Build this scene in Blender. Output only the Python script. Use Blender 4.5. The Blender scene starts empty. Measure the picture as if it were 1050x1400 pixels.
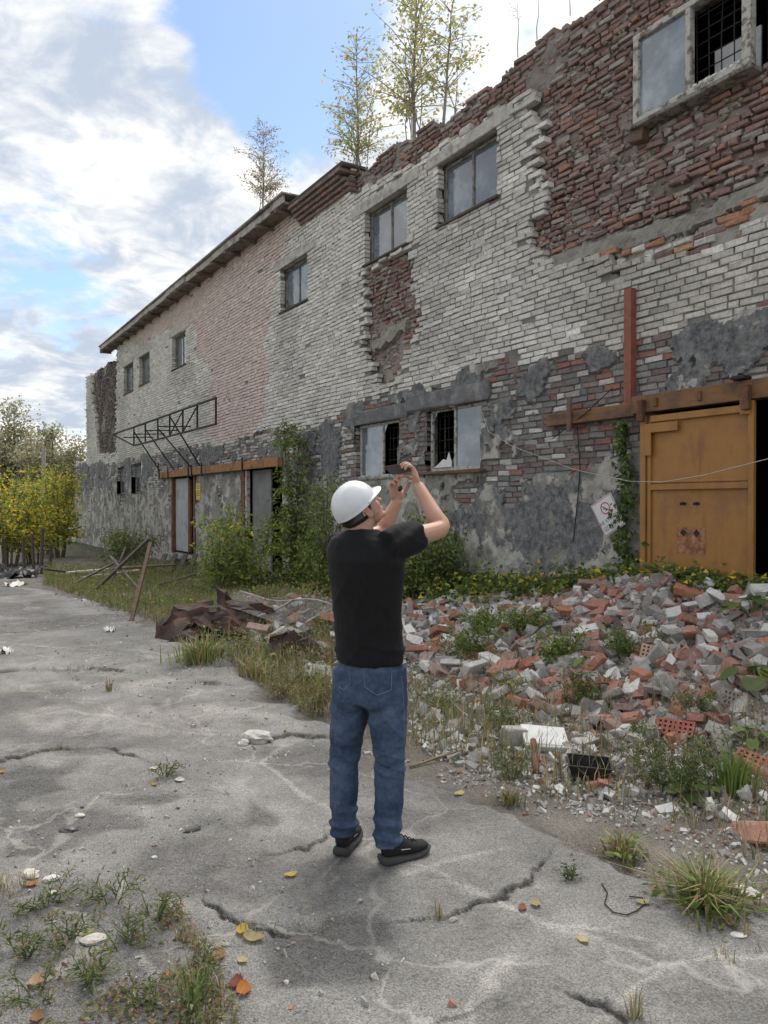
import bpy, math, random
import numpy as np
from mathutils import Vector, Matrix, Euler

# ------------------------------------------------------------------ camera, sky, sun, exposure
R = math.radians
sc = bpy.context.scene
COL = sc.collection
CAM_H = 1.64          # lens height
WALL_D = 7.1          # camera to facade plane (y = 0)
YAW = R(58.4)         # view direction, counter-clockwise from +Y
F_PX, HORIZON = 1052.0, 690.0
cam_d = bpy.data.cameras.new('camera')
cam_d.sensor_fit = 'VERTICAL'
cam_d.sensor_height = 36.0
cam_d.lens = 36.0 * F_PX / 1400.0
cam_d.clip_end = 3000
cam_d.clip_start = 0.05
cam = bpy.data.objects.new('camera', cam_d)
COL.objects.link(cam)
cam.location = (0, -WALL_D, CAM_H)
cam.rotation_euler = (R(90) - math.atan((700 - HORIZON) / F_PX), 0, YAW)
sc.camera = cam

SUN_EL, SUN_AZ = R(56), R(41)       # azimuth counter-clockwise from +Y: behind the building, up in the bright cloud
sun_dir = Vector((-math.sin(SUN_AZ) * math.cos(SUN_EL), math.cos(SUN_AZ) * math.cos(SUN_EL), math.sin(SUN_EL)))
sun_d = bpy.data.lights.new('sun', 'SUN')
sun_d.energy = 1.5
sun_d.angle = R(40)                 # veiled by thin cloud
sun_d.color = (1.0, 0.95, 0.88)
sun = bpy.data.objects.new('sun', sun_d)
COL.objects.link(sun)
sun.location = sun_dir * 60
sun.rotation_euler = (-sun_dir).to_track_quat('-Z', 'Y').to_euler()

world = bpy.data.worlds.new('World')
sc.world = world
world.use_nodes = True
wn, wl = world.node_tree.nodes, world.node_tree.links
wn.clear()
def wnode(t, **kw):
    n = wn.new(t)
    for k, v in kw.items():
        setattr(n, k, v)
    return n
def wmath(op, a, b=None, c=None):
    n = wnode('ShaderNodeMath', operation=op)
    for i, v in enumerate((a, b, c)):
        if v is None:
            continue
        if hasattr(v, 'is_output'):
            wl.new(v, n.inputs[i])
        else:
            n.inputs[i].default_value = v
    return n.outputs[0]
sky = wnode('ShaderNodeTexSky', sky_type='NISHITA')
sky.sun_disc = False
sky.sun_elevation = SUN_EL
sky.sun_rotation = -SUN_AZ
sky.air_density, sky.dust_density, sky.ozone_density = 1.0, 0.45, 2.0
tc = wnode('ShaderNodeTexCoord')
sep = wnode('ShaderNodeSeparateXYZ'); wl.new(tc.outputs['Generated'], sep.inputs[0])
den = wmath('ADD', wmath('MAXIMUM', sep.outputs[2], 0.0), 0.22)
cx_, cy_ = wmath('DIVIDE', sep.outputs[0], den), wmath('DIVIDE', sep.outputs[1], den)
cmb = wnode('ShaderNodeCombineXYZ'); wl.new(cx_, cmb.inputs[0]); wl.new(cy_, cmb.inputs[1]); cmb.inputs[2].default_value = 2.75
def wnoise(scale, detail, rough, dist=0.0, off=0.0):
    n = wnode('ShaderNodeTexNoise')
    n.inputs['Scale'].default_value = scale; n.inputs['Detail'].default_value = detail
    n.inputs['Roughness'].default_value = rough; n.inputs['Distortion'].default_value = dist
    add = wnode('ShaderNodeVectorMath', operation='ADD'); add.inputs[1].default_value = (off, off * .7, off * 1.3)
    wl.new(cmb.outputs[0], add.inputs[0]); wl.new(add.outputs[0], n.inputs['Vector'])
    return n.outputs['Fac']
def wramp(v, a, b):
    n = wnode('ShaderNodeMapRange', interpolation_type='SMOOTHSTEP')
    wl.new(v, n.inputs[0]); n.inputs[1].default_value = a; n.inputs[2].default_value = b
    return n.outputs[0]
n_big, n_mid = wnoise(1.9, 10, 0.60, 0.35, 1.7), wnoise(6.0, 9, 0.60, 0.35, 4.3)
# the open blue gap in the cloud field (a place in the sky, given as a direction)
def wdir(px, py):
    u, v = (px - 525) / F_PX, (HORIZON - py) / F_PX
    d = Vector((-math.sin(YAW) + u * math.cos(YAW), math.cos(YAW) + u * math.sin(YAW), v))
    return d.normalized()
def wgap(px, py, w):
    dt = wnode('ShaderNodeVectorMath', operation='DOT_PRODUCT')
    wl.new(tc.outputs['Generated'], dt.inputs[0]); dt.inputs[1].default_value = wdir(px, py)
    return wramp(dt.outputs['Value'], math.cos(R(w)), math.cos(R(w * 0.15)))
def wsum(*v):
    r = v[0]
    for q in v[1:]: r = wmath('ADD', r, q)
    return r
gap = wsum(*[wmath('MULTIPLY', wgap(px, py, w), k) for px, py, w, k in ((380, -20, 8.5, .20), (385, 60, 7, .16), (415, 130, 6, .13), (395, 190, 5, .10), (440, 30, 4, .06), (30, 350, 5, .05), (90, 390, 5, .06))])
cover = wmath('SUBTRACT', wmath('ADD', wmath('MULTIPLY', n_big, 0.56), wmath('MULTIPLY', n_mid, 0.44)), gap)
cmask = wramp(cover, 0.31, 0.46)
sh_a, sh_b = wnoise(2.3, 10, 0.62, 0.5, 9.1), wnoise(6.0, 9, 0.60, 0.5, 2.2)
shade = wramp(wmath('ADD', wmath('MULTIPLY', sh_a, 0.52), wmath('MULTIPLY', sh_b, 0.48)), 0.40, 0.59)
# thick cloud bellies are grey-blue, thin edges and the part near the sun glow
glow = wnode('ShaderNodeVectorMath', operation='DOT_PRODUCT')
wl.new(tc.outputs['Generated'], glow.inputs[0]); glow.inputs[1].default_value = sun_dir
near = wramp(glow.outputs['Value'], 0.80, 0.97)
cl = wnode('ShaderNodeMix', data_type='RGBA')
cl.inputs[6].default_value = (0.49, 0.56, 0.665, 1); cl.inputs[7].default_value = (1.0, 0.985, 0.96, 1)
wl.new(shade, cl.inputs[0])
clg = wnode('ShaderNodeMix', data_type='RGBA')
wl.new(wmath('MULTIPLY', near, 0.75), clg.inputs[0]); wl.new(cl.outputs[2], clg.inputs[6]); clg.inputs[7].default_value = (1.2, 1.18, 1.15, 1)
bg_sky, bg_cl, mixs, wout = wnode('ShaderNodeBackground'), wnode('ShaderNodeBackground'), wnode('ShaderNodeMixShader'), wnode('ShaderNodeOutputWorld')
wl.new(sky.outputs[0], bg_sky.inputs[0]); bg_sky.inputs[1].default_value = 0.058
wl.new(clg.outputs[2], bg_cl.inputs[0]); bg_cl.inputs[1].default_value = 0.365
wl.new(cmask, mixs.inputs[0]); wl.new(bg_sky.outputs[0], mixs.inputs[1]); wl.new(bg_cl.outputs[0], mixs.inputs[2])
wl.new(mixs.outputs[0], wout.inputs[0])

vs = sc.view_settings
vs.view_transform = 'Standard'; vs.look = 'None'; vs.gamma = 1.0; vs.use_curve_mapping = False
vs.exposure = 1.7
sc.render.engine = 'CYCLES'
sc.cycles.use_denoising = True
sc.cycles.max_bounces = 5
sc.cycles.diffuse_bounces = 3
sc.cycles.adaptive_threshold = 0.02
sc.cycles.transparent_max_bounces = 12

# ------------------------------------------------------------------ measuring helpers
_s, _c = math.sin(YAW), math.cos(YAW)
def ray(px, py):
    u, v = (px - 525) / F_PX, (HORIZON - py) / F_PX
    return Vector((-_s + u * _c, _c + u * _s, v))
def W(px, py, y=0.0):
    d = ray(px, py); t = (WALL_D + y) / d.y
    return (d.x * t, CAM_H + d.z * t)
def WX(px, y=0.0): return W(px, 690, y)[0]
def G(px, py, z=0.0):
    d = ray(px, py); t = (z - CAM_H) / d.z
    return Vector((d.x * t, -WALL_D + d.y * t, z))
def P(px, py, depth):
    d = ray(px, py)
    return Vector((d.x * depth, -WALL_D + d.y * depth, CAM_H + d.z * depth))
def pix(x, y, z):
    rx, ry = x, y + WALL_D
    dep = -_s * rx + _c * ry
    dep = np.maximum(dep, 1e-3)
    return 525 + F_PX * (_c * rx + _s * ry) / dep, HORIZON - F_PX * (z - CAM_H) / dep, dep

# ------------------------------------------------------------------ numpy noise
def _hash(ix, iy, seed):
    h = (ix.astype(np.int64) * 374761393 + iy.astype(np.int64) * 668265263 + seed * 1442695041) & 0xffffffff
    h = ((h ^ (h >> 13)) * 1274126177) & 0xffffffff
    return ((h ^ (h >> 16)) & 0xffff) / 65535.0
def vnoise(x, y, seed=0):
    x = np.asarray(x, float); y = np.asarray(y, float)
    ix, iy = np.floor(x), np.floor(y)
    fx, fy = x - ix, y - iy
    fx = fx * fx * (3 - 2 * fx); fy = fy * fy * (3 - 2 * fy)
    a, b = _hash(ix, iy, seed), _hash(ix + 1, iy, seed)
    c, d = _hash(ix, iy + 1, seed), _hash(ix + 1, iy + 1, seed)
    return (a + (b - a) * fx) * (1 - fy) + (c + (d - c) * fx) * fy
def fbm(x, y, seed=0, octv=4, gain=0.5):
    t = 0; amp = 1; tot = 0
    for o in range(octv):
        t = t + amp * vnoise(np.asarray(x) * 2 ** o, np.asarray(y) * 2 ** o, seed + o * 17)
        tot += amp; amp *= gain
    return t / tot
def sstep(a, b, v):
    t = np.clip((v - a) / (b - a), 0, 1)
    return t * t * (3 - 2 * t)
def inpoly(X, Y, poly):
    r = np.zeros(np.shape(X), bool)
    n = len(poly)
    for i in range(n):
        x0, y0 = poly[i]; x1, y1 = poly[(i + 1) % n]
        if y0 == y1:
            continue
        c = ((y0 > Y) != (y1 > Y)) & (X < (x1 - x0) * (Y - y0) / (y1 - y0) + x0)
        r ^= c
    return r
def linedist(X, Y, pts):
    """distance to a polyline and the signed side of the nearest segment"""
    best = np.full(np.shape(X), 1e9); side = np.zeros(np.shape(X))
    for (x0, y0), (x1, y1) in zip(pts[:-1], pts[1:]):
        dx, dy = x1 - x0, y1 - y0
        L = dx * dx + dy * dy + 1e-12
        t = np.clip(((X - x0) * dx + (Y - y0) * dy) / L, 0, 1)
        d = np.hypot(X - x0 - t * dx, Y - y0 - t * dy)
        m = d < best
        best = np.where(m, d, best); side = np.where(m, np.sign(dx * (Y - y0) - dy * (X - x0)), side)
    return best, side

# ------------------------------------------------------------------ scene helpers
def tag(o, label=None, cat=None, group=None, kind=None):
    if label: o['label'] = label
    if cat: o['category'] = cat
    if group: o['group'] = group
    if kind: o['kind'] = kind
    return o
def empty(name, loc=(0, 0, 0), rz=0.0, parent=None):
    o = bpy.data.objects.new(name, None)
    COL.objects.link(o); o.location = loc; o.rotation_euler = (0, 0, rz)
    o.empty_display_size = 0.1
    if parent: o.parent = parent
    return o
def link(name, me, parent=None, mat=None):
    o = bpy.data.objects.new(name, me)
    COL.objects.link(o)
    if parent: o.parent = parent
    if mat and not me.materials: me.materials.append(mat)
    return o
def np_mesh(name, V, Q, mat, parent=None, col=None, attrs=None, smooth=False):
    """V (n,3), Q (m,3|4) -> a mesh object"""
    V = np.asarray(V, np.float32).reshape(-1, 3); Q = np.asarray(Q, np.int32)
    me = bpy.data.meshes.new(name)
    k = Q.shape[1]
    me.vertices.add(len(V)); me.vertices.foreach_set('co', V.ravel())
    me.loops.add(Q.size); me.loops.foreach_set('vertex_index', Q.ravel())
    me.polygons.add(len(Q)); me.polygons.foreach_set('loop_start', np.arange(0, Q.size, k, dtype=np.int32))
    me.polygons.foreach_set('use_smooth', np.full(len(Q), smooth))
    if col is not None:
        a = me.attributes.new('Col', 'FLOAT_COLOR', 'POINT')
        c = np.ones((len(V), 4), np.float32); c[:, :3] = col
        a.data.foreach_set('color', c.ravel())
    for nm, v in (attrs or {}).items():
        a = me.attributes.new(nm, 'FLOAT', 'POINT'); a.data.foreach_set('value', np.asarray(v, np.float32).ravel())
    me.update(calc_edges=True)
    me.validate()
    return link(name, me, parent, mat)
class MB:
    """collects simple shapes; build() links them as one mesh object"""
    def __init__(s): s.v = []; s.f = []; s.c = []
    def add(s, verts, faces, col=None):
        b = len(s.v)
        s.v += [tuple(p) for p in verts]; s.f += [tuple(b + i for i in f) for f in faces]
        s.c += [col or (1, 1, 1)] * len(verts)
        return s
    def box(s, x0, x1, y0, y1, z0, z1, M=None, bev=0.0, col=None, jit=0.0):
        b = min(bev, abs(x1 - x0) * .45, abs(y1 - y0) * .45, abs(z1 - z0) * .45)
        vs = []
        if b <= 0:
            for z in (z0, z1):
                for x, y in ((x0, y0), (x1, y0), (x1, y1), (x0, y1)): vs.append(Vector((x, y, z)))
            fs = [(0, 3, 2, 1), (4, 5, 6, 7), (0, 1, 5, 4), (1, 2, 6, 5), (2, 3, 7, 6), (3, 0, 4, 7)]
        else:
            idx = {}
            for sx, X in ((0, x0), (1, x1)):
                for sy, Y in ((0, y0), (1, y1)):
                    for sz, Z in ((0, z0), (1, z1)):
                        dx, dy, dz = (b if sx == 0 else -b), (b if sy == 0 else -b), (b if sz == 0 else -b)
                        for ax, p in enumerate(((X, Y + dy, Z + dz), (X + dx, Y, Z + dz), (X + dx, Y + dy, Z))):
                            idx[sx, sy, sz, ax] = len(vs); vs.append(Vector(p))
            I = lambda a, b_, c, ax: idx[a, b_, c, ax]
            fs = []
            for sgn in (0, 1):
                fs.append([I(sgn, 0, 0, 0), I(sgn, 1, 0, 0), I(sgn, 1, 1, 0), I(sgn, 0, 1, 0)])
                fs.append([I(0, sgn, 0, 1), I(1, sgn, 0, 1), I(1, sgn, 1, 1), I(0, sgn, 1, 1)])
                fs.append([I(0, 0, sgn, 2), I(1, 0, sgn, 2), I(1, 1, sgn, 2), I(0, 1, sgn, 2)])
            for p in (0, 1):
                for q in (0, 1):
                    fs.append([I(p, q, 0, 0), I(p, q, 1, 0), I(p, q, 1, 1), I(p, q, 0, 1)])
                    fs.append([I(p, 0, q, 0), I(p, 1, q, 0), I(p, 1, q, 2), I(p, 0, q, 2)])
                    fs.append([I(0, p, q, 1), I(1, p, q, 1), I(1, p, q, 2), I(0, p, q, 2)])
            for p in (0, 1):
                for q in (0, 1):
                    for r in (0, 1): fs.append([I(p, q, r, 0), I(p, q, r, 1), I(p, q, r, 2)])
        if jit:
            vs = [v + Vector((random.uniform(-jit, jit), random.uniform(-jit, jit), random.uniform(-jit, jit))) for v in vs]
        if M is not None: vs = [M @ v for v in vs]
        return s.add(vs, fs, col)
    def tube(s, pts, r, n=8, cap=True, col=None):
        pts = [Vector(p) for p in pts]; m = len(pts)
        rs = r if isinstance(r, (list, tuple)) else [r] * m
        vs = []; up = Vector((0, 0, 1))
        prev = None
        for i, p in enumerate(pts):
            t = (pts[min(i + 1, m - 1)] - pts[max(i - 1, 0)])
            t = t.normalized() if t.length > 1e-9 else Vector((0, 0, 1))
            if prev is None:
                a = t.orthogonal().normalized()
            else:
                a = (prev - t * prev.dot(t)); a = a.normalized() if a.length > 1e-6 else t.orthogonal().normalized()
            prev = a; b = t.cross(a)
            for k in range(n):
                an = 2 * math.pi * k / n
                vs.append(p + (a * math.cos(an) + b * math.sin(an)) * rs[i])
        fs = [(i * n + k, i * n + (k + 1) % n, (i + 1) * n + (k + 1) % n, (i + 1) * n + k) for i in range(m - 1) for k in range(n)]
        if cap: fs += [tuple(range(n))[::-1], tuple((m - 1) * n + k for k in range(n))]
        return s.add(vs, fs, col)
    def bar(s, a, b, w, h, col=None, bev=0.0, roll=0.0):
        """square bar from a to b, width w (sideways), height h (up)"""
        a, b = Vector(a), Vector(b); d = b - a; L = d.length
        q = d.to_track_quat('X', 'Z')
        M = Matrix.Translation(a) @ q.to_matrix().to_4x4() @ Matrix.Rotation(roll, 4, 'X')
        return s.box(0, L, -w / 2, w / 2, -h / 2, h / 2, M, bev, col)
    def build(s, name, mat, parent=None, smooth=False):
        me = bpy.data.meshes.new(name)
        me.from_pydata(s.v, [], s.f)
        if any(c != (1, 1, 1) for c in s.c):
            a = me.attributes.new('Col', 'FLOAT_COLOR', 'POINT')
            a.data.foreach_set('color', np.c_[np.array(s.c, np.float32), np.ones(len(s.c), np.float32)].ravel())
        if smooth: me.polygons.foreach_set('use_smooth', [True] * len(me.polygons))
        import bmesh
        bm = bmesh.new(); bm.from_mesh(me); bmesh.ops.recalc_face_normals(bm, faces=bm.faces); bm.to_mesh(me); bm.free()
        me.update()
        return link(name, me, parent, mat)

# ------------------------------------------------------------------ materials
def material(name, base=(.5, .5, .5), rough=.85, attr=False, var=.25, scale=14., bump=.3, bscale=60., metallic=0.,
             second=None, sscale=4., slo=.5, shi=.62, spec=.35, dist=.01, third=None, tscale=9., tlo=.58, thi=.66):
    """procedural material: base (or the Col attribute) with grain, up to two patchy wear colours and fine relief"""
    m = bpy.data.materials.new(name); m.use_nodes = True
    nt = m.node_tree; N, L = nt.nodes, nt.links
    bs = N['Principled BSDF']
    bs.inputs['Roughness'].default_value = rough; bs.inputs['Metallic'].default_value = metallic
    bs.inputs['Specular IOR Level'].default_value = spec
    t = N.new('ShaderNodeTexCoord'); vec = t.outputs['Object']
    def noise(s, d=5, r=.6):
        n = N.new('ShaderNodeTexNoise'); n.inputs['Scale'].default_value = s; n.inputs['Detail'].default_value = d
        n.inputs['Roughness'].default_value = r; L.new(vec, n.inputs['Vector']); return n.outputs['Fac']
    def rng(v, a, b, c=0., d=1.):
        n = N.new('ShaderNodeMapRange'); L.new(v, n.inputs[0])
        for i, q in enumerate((a, b, c, d)): n.inputs[i + 1].default_value = q
        return n.outputs[0]
    if attr:
        a = N.new('ShaderNodeAttribute'); a.attribute_name = 'Col'; c = a.outputs['Color']
    else:
        a = N.new('ShaderNodeRGB'); a.outputs[0].default_value = (*base, 1); c = a.outputs[0]
    def mixc(f, x, y):
        n = N.new('ShaderNodeMix'); n.data_type = 'RGBA'
        L.new(f, n.inputs[0]); L.new(x, n.inputs[6])
        if isinstance(y, tuple): n.inputs[7].default_value = (*y, 1)
        else: L.new(y, n.inputs[7])
        return n.outputs[2]
    if second: c = mixc(rng(noise(sscale, 7, .65), slo, shi), c, second)
    if third: c = mixc(rng(noise(tscale, 7, .7), tlo, thi), c, third)
    mu = N.new('ShaderNodeMix'); mu.data_type = 'RGBA'; mu.blend_type = 'MULTIPLY'; mu.inputs[0].default_value = 1
    L.new(c, mu.inputs[6]); L.new(rng(noise(scale, 6, .65), .25, .75, 1 - var, 1 + var), mu.inputs[7])
    L.new(mu.outputs[2], bs.inputs['Base Color'])
    if bump:
        b = N.new('ShaderNodeBump'); b.inputs['Strength'].default_value = bump; b.inputs['Distance'].default_value = dist
        L.new(noise(bscale, 4, .65), b.inputs['Height']); L.new(b.outputs[0], bs.inputs['Normal'])
    m['bsdf'] = bs.name
    return m
rng_ = np.random.default_rng(7)
random.seed(11)
# ------------------------------------------------------------------ the building: facade y = 0, front towards -y
def wp(*pts): return [W(px, py) for px, py in pts]
OPEN = {  # openings: x0, x1, z0, z1
    'W1': (-6.05, -4.50, 5.97, 6.97), 'W2': (-9.92, -8.50, 6.03, 6.98), 'W3': (-12.22, -10.82, 6.03, 6.98),
    'W4': (-15.98, -14.62, 5.96, 6.92), 'W5': (-24.4, -23.0, 5.92, 6.95), 'W6': (-28.5, -27.1, 5.95, 6.98), 'W7': (-30.9, -29.4, 5.93, 6.98),
    'L1': (-10.25, -8.85, 2.17, 3.17), 'L2': (-12.55, -11.08, 2.13, 3.12), 'L3': (-29.6, -28.3, 2.07, 3.15), 'L4': (-32.0, -30.7, 2.07, 3.15),
    'D1': (-24.4, -22.0, 0.15, 2.50), 'D2': (-18.3, -15.9, 0.1, 2.52), 'GATE': (-5.75, -3.4, 0.0, 2.72)}
X0, X1, Z0, Z1 = -41.4, -3.3, -0.4, 8.15
ST = 0.025
rx = np.arange(X0, X1, ST); rz = np.arange(Z0, Z1 + .3, ST)
RX, RZ = np.meshgrid(rx, rz)          # rows = z
jx = (fbm(RX * 4.5, RZ * 4.5, 3, 4) - .5) * .34; jz = (fbm(RX * 4.5, RZ * 4.5, 31, 4) - .5) * .26
NX, NZ = RX + jx, RZ + jz
WHITE, RED, CONC, MIXED, LOWB, PLAS, HOLE, NONE = 1, 2, 3, 4, 5, 6, 7, 0
T = np.full(RX.shape, WHITE, np.int8)
# dark painted plinth zone: everything below the white facing
wb = [(1150, 400), (1050, 430), (960, 450), (870, 470), (800, 480), (740, 495), (690, 503), (650, 515), (560, 535), (470, 562), (450, 576), (370, 588), (290, 608), (215, 622), (118, 634), (95, 640)]
wbx = np.array([WX(p[0]) for p in wb]); wbz = np.array([W(*p)[1] for p in wb])
whitebot = np.interp(RX, wbx[::-1], wbz[::-1])
T[NZ + (fbm(RX * .9, RZ * 1.2, 15, 4) - .5) * .55 < whitebot] = PLAS
T[(T == PLAS) & (NZ > whitebot - .75) & (fbm(RX * 1.1, RZ * 2.6, 16, 5) > .50)] = LOWB
lowb = [wp((655, 512), (700, 498), (870, 468), (1150, 400), (1150, 520), (1030, 560), (900, 600), (880, 615), (800, 640), (740, 650), (690, 668), (660, 655), (655, 545)),
        wp((545, 556), (585, 552), (585, 650), (545, 652)), wp((472, 575), (490, 572), (492, 662), (462, 652), (464, 620)),
        wp((183, 628), (222, 632), (222, 668), (200, 668))]
for p in lowb: T[inpoly(NX, NZ, p)] = LOWB
# remnants of render on the brick and holes in it
big = fbm(RX * 1.7, RZ * 1.7, 77, 5)
T[(T == LOWB) & (big > .585) & (RZ > 2.3)] = PLAS
T[(T == PLAS) & (fbm(RX * 2.2, RZ * 2.2, 91, 5) > .64) & (RZ > 1.6)] = LOWB
rband = wp((870, 462), (1150, 398), (1150, 470), (1000, 470), (880, 500))
T[inpoly(NX, NZ, rband) & (big > .47)] = PLAS
reds = [wp((735, 140), (724, 150), (735, 175), (738, 200), (728, 225), (743, 255), (735, 280), (728, 320), (736, 356), (760, 362), (800, 350), (850, 362), (905, 352), (1000, 330), (1050, 305), (1150, 270), (1150, -400), (700, -50), (690, 60)),
        wp((481, 200), (481, 268), (570, 224), (587, 208), (705, 132), (740, 125), (760, 0), (500, 0)),
        wp((500, 372), (556, 340), (561, 380), (571, 440), (561, 470), (549, 500), (536, 522), (512, 522), (503, 490), (496, 470), (500, 420)),
        wp((124, 480), (160, 470), (158, 618), (135, 622), (131, 570), (127, 540))]
for p in reds: T[inpoly(NX, NZ, p)] = RED
T[inpoly(NX, NZ, wp((800, 354), (935, 320), (1050, 263), (1150, 225), (1150, 275), (1050, 306), (1000, 331), (930, 345), (870, 368), (830, 356)))] = MIXED
T[inpoly(RX + jx * .4, RZ + jz * .4, wp((738, 362), (765, 344), (860, 310), (950, 284), (1050, 238), (1150, 190), (1150, 214), (1050, 262), (960, 300), (930, 320), (860, 336), (800, 353), (760, 366)))] = CONC
T[inpoly(NX, NZ, wp((502, 462), (548, 440), (552, 452), (520, 472), (504, 480)))] = CONC
# roofline
tops = [(90, 505), (117.9, 497), (118, 497), (128, 492), (160, 488)]
tx = np.array([WX(p[0]) for p in tops] + [WX(160) + .02, WX(405), WX(408), -12.7, -10.99, -9.34, -7.95, -6.8, -5.5, -3.0])
tz = np.array([3.72, 3.72, 7.62, 7.7, 7.62, 8.12, 8.12, 7.9, 7.93, 7.86, 7.79, 7.85, 7.83, 7.88, 7.9])
def ztop(x): return np.interp(x, tx, tz) + (fbm(np.asarray(x) * 2.2, np.asarray(x) * 0 + 3, 5, 4) - .5) * .34 * ((np.asarray(x) > -12.8) | (np.asarray(x) < -32))
T[RZ > ztop(RX)] = NONE
inset = 0.0
for k, (a, b, c, d) in OPEN.items(): T[(RX > a) & (RX < b) & (RZ > c) & (RZ < d)] = HOLE
def typ(x, z):
    i = np.clip(((np.asarray(x) - X0) / ST + .5).astype(int), 0, len(rx) - 1); j = np.clip(((np.asarray(z) - Z0) / ST + .5).astype(int), 0, len(rz) - 1)
    return T[j, i]
def dilate(m, n):
    m = m.copy()
    for _ in range(n):
        k = m.copy(); k[1:] |= m[:-1]; k[:-1] |= m[1:]; k[:, 1:] |= m[:, :-1]; k[:, :-1] |= m[:, 1:]; m = k
    return m
deep = dilate((T == RED) | (T == MIXED) | (T == NONE), 4)

building = tag(empty('brick_building', (0, 0, 0)), 'long derelict two-storey brick building with crumbling white facing and dark plinth', 'building')
m_wall = material('render_and_mortar', attr=True, var=.22, scale=9, bump=.55, bscale=38, dist=.02)
def add_tar(m):
    """dark bitumen paint with crisp flaked edges, driven by the 'tar' attribute, and pale scuffs"""
    nt = m.node_tree; N, L = nt.nodes, nt.links; bs = N['Principled BSDF']
    src = bs.inputs['Base Color'].links[0].from_socket
    a = N.new('ShaderNodeAttribute'); a.attribute_name = 'tar'
    t = N.new('ShaderNodeTexCoord')
    n = N.new('ShaderNodeTexNoise'); n.inputs['Scale'].default_value = 3.1; n.inputs['Detail'].default_value = 9; n.inputs['Roughness'].default_value = .62
    L.new(t.outputs['Object'], n.inputs['Vector'])
    ad = N.new('ShaderNodeMath'); ad.operation = 'ADD'; L.new(a.outputs['Fac'], ad.inputs[0]); L.new(n.outputs['Fac'], ad.inputs[1])
    r = N.new('ShaderNodeMapRange'); L.new(ad.outputs[0], r.inputs[0]); r.inputs[1].default_value = 1.0; r.inputs[2].default_value = 1.035
    r.inputs[4].default_value = .9
    n2 = N.new('ShaderNodeTexNoise'); n2.inputs['Scale'].default_value = 11; n2.inputs['Detail'].default_value = 8; n2.inputs['Roughness'].default_value = .75
    L.new(t.outputs['Object'], n2.inputs['Vector'])
    cr = N.new('ShaderNodeValToRGB'); e = cr.color_ramp.elements
    e[0].position, e[0].color = .38, (.052, .056, .064, 1); e[1].position, e[1].color = .66, (.25, .25, .25, 1)
    L.new(n2.outputs['Fac'], cr.inputs[0])
    mx = N.new('ShaderNodeMix'); mx.data_type = 'RGBA'; L.new(r.outputs[0], mx.inputs[0]); L.new(src, mx.inputs[6]); L.new(cr.outputs[0], mx.inputs[7])
    L.new(mx.outputs[2], bs.inputs['Base Color'])
add_tar(m_wall)
m_brick = material('brick', attr=True, var=.38, scale=26, bump=.6, bscale=110, dist=.006, second=(.30, .285, .26), sscale=2.6, slo=.60, shi=.78)
def tarfield(x, z):
    t = .425 + .19 * sstep(.8, 0, np.abs(z - np.interp(x, wbx[::-1], wbz[::-1]) + .42))
    px, py, _ = pix(x, x * 0, z)
    for cx, cy, wx_, wy_, a in ((770, 715, 80, 55, .22), (620, 720, 45, 45, .10), (700, 690, 40, 45, .08), (430, 615, 45, 45, .2), (145, 655, 60, 26, .12), (600, 530, 70, 16, .25), (300, 625, 90, 25, .12), (965, 455, 100, 30, .14), (810, 500, 50, 30, .12), (650, 775, 60, 25, -.08), (250, 700, 120, 60, .03)):
        t = t + a * np.exp(-((px - cx) / wx_) ** 2 - ((py - cy) / wy_) ** 2)
    return t
# -- backing sheet: mortar and render, one heightfield
gx = np.unique(np.r_[np.arange(X0, -20, .075), np.arange(-20, -12.5, .05), np.arange(-12.5, X1, .025)])
gz = np.arange(Z0, Z1 + .02, .03)
gx = np.unique(np.r_[gx, [v for o in OPEN.values() for v in o[:2]]]); gz = np.unique(np.r_[gz, [v for o in OPEN.values() for v in o[2:]]])
def thin(a):
    keep = np.ones(len(a), bool); fixed = set(np.round([v for o in OPEN.values() for v in o], 4))
    for i in range(1, len(a)):
        if a[i] - a[i - 1] < .012:
            keep[i if round(float(a[i]), 4) not in fixed else i - 1] = False
    return a[keep]
gx, gz = thin(gx), thin(gz)
GX, GZ = np.meshgrid(gx, gz)
GT = typ(GX, GZ)
ii = np.clip(((GX - X0) / ST + .5).astype(int), 0, len(rx) - 1); jj = np.clip(((GZ - Z0) / ST + .5).astype(int), 0, len(rz) - 1)
dp = deep[jj, ii]
n1 = fbm(GX * 9, GZ * 9, 8, 4) - .5; n2 = fbm(GX * 2.4, GZ * 2.4, 12, 4) - .5; n3 = fbm(GX * 30, GZ * 30, 21, 2) - .5
Y = np.full(GX.shape, .016)
Y = np.where(dp, .15, Y)
Y = np.where(GT == RED, .150 + n2 * .09 + n1 * .05, Y)
Y = np.where(GT == MIXED, .085 + n1 * .05, Y)
Y = np.where(GT == CONC, .055 + n1 * .06 + n2 * .05 + n3 * .02, Y)
Y = np.where(GT == LOWB, .022 + n1 * .012, Y)
flake = sstep(.46, .56, fbm(GX * 1.3, GZ * 1.3, 55, 5))
Y = np.where(GT == PLAS, -.020 - .012 * flake + n1 * .022 + n2 * .03 + n3 * .008, Y)
Y = np.where((GT == HOLE) | (GT == NONE), .10, Y)
C = np.zeros(GX.shape + (3,))
def setc(m, c, amp=.15, f=3.):
    k = 1 + (fbm(GX * f, GZ * f, 44, 4) - .5) * 2 * amp
    C[m] = (np.array(c)[None, None, :] * k[..., None])[m]
setc(GT >= 0, (.17, .16, .15)); setc(GT == WHITE, (.20, .19, .175), .4, 2)
setc((GT == RED), (.25, .22, .20), .35, 2.5); setc(GT == MIXED, (.34, .32, .29), .3); setc(GT == CONC, (.27, .255, .225), .25, 4)
setc(GT == LOWB, (.13, .125, .12), .3); setc(GT == PLAS, (.41, .392, .352), .22, 2.2)
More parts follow.
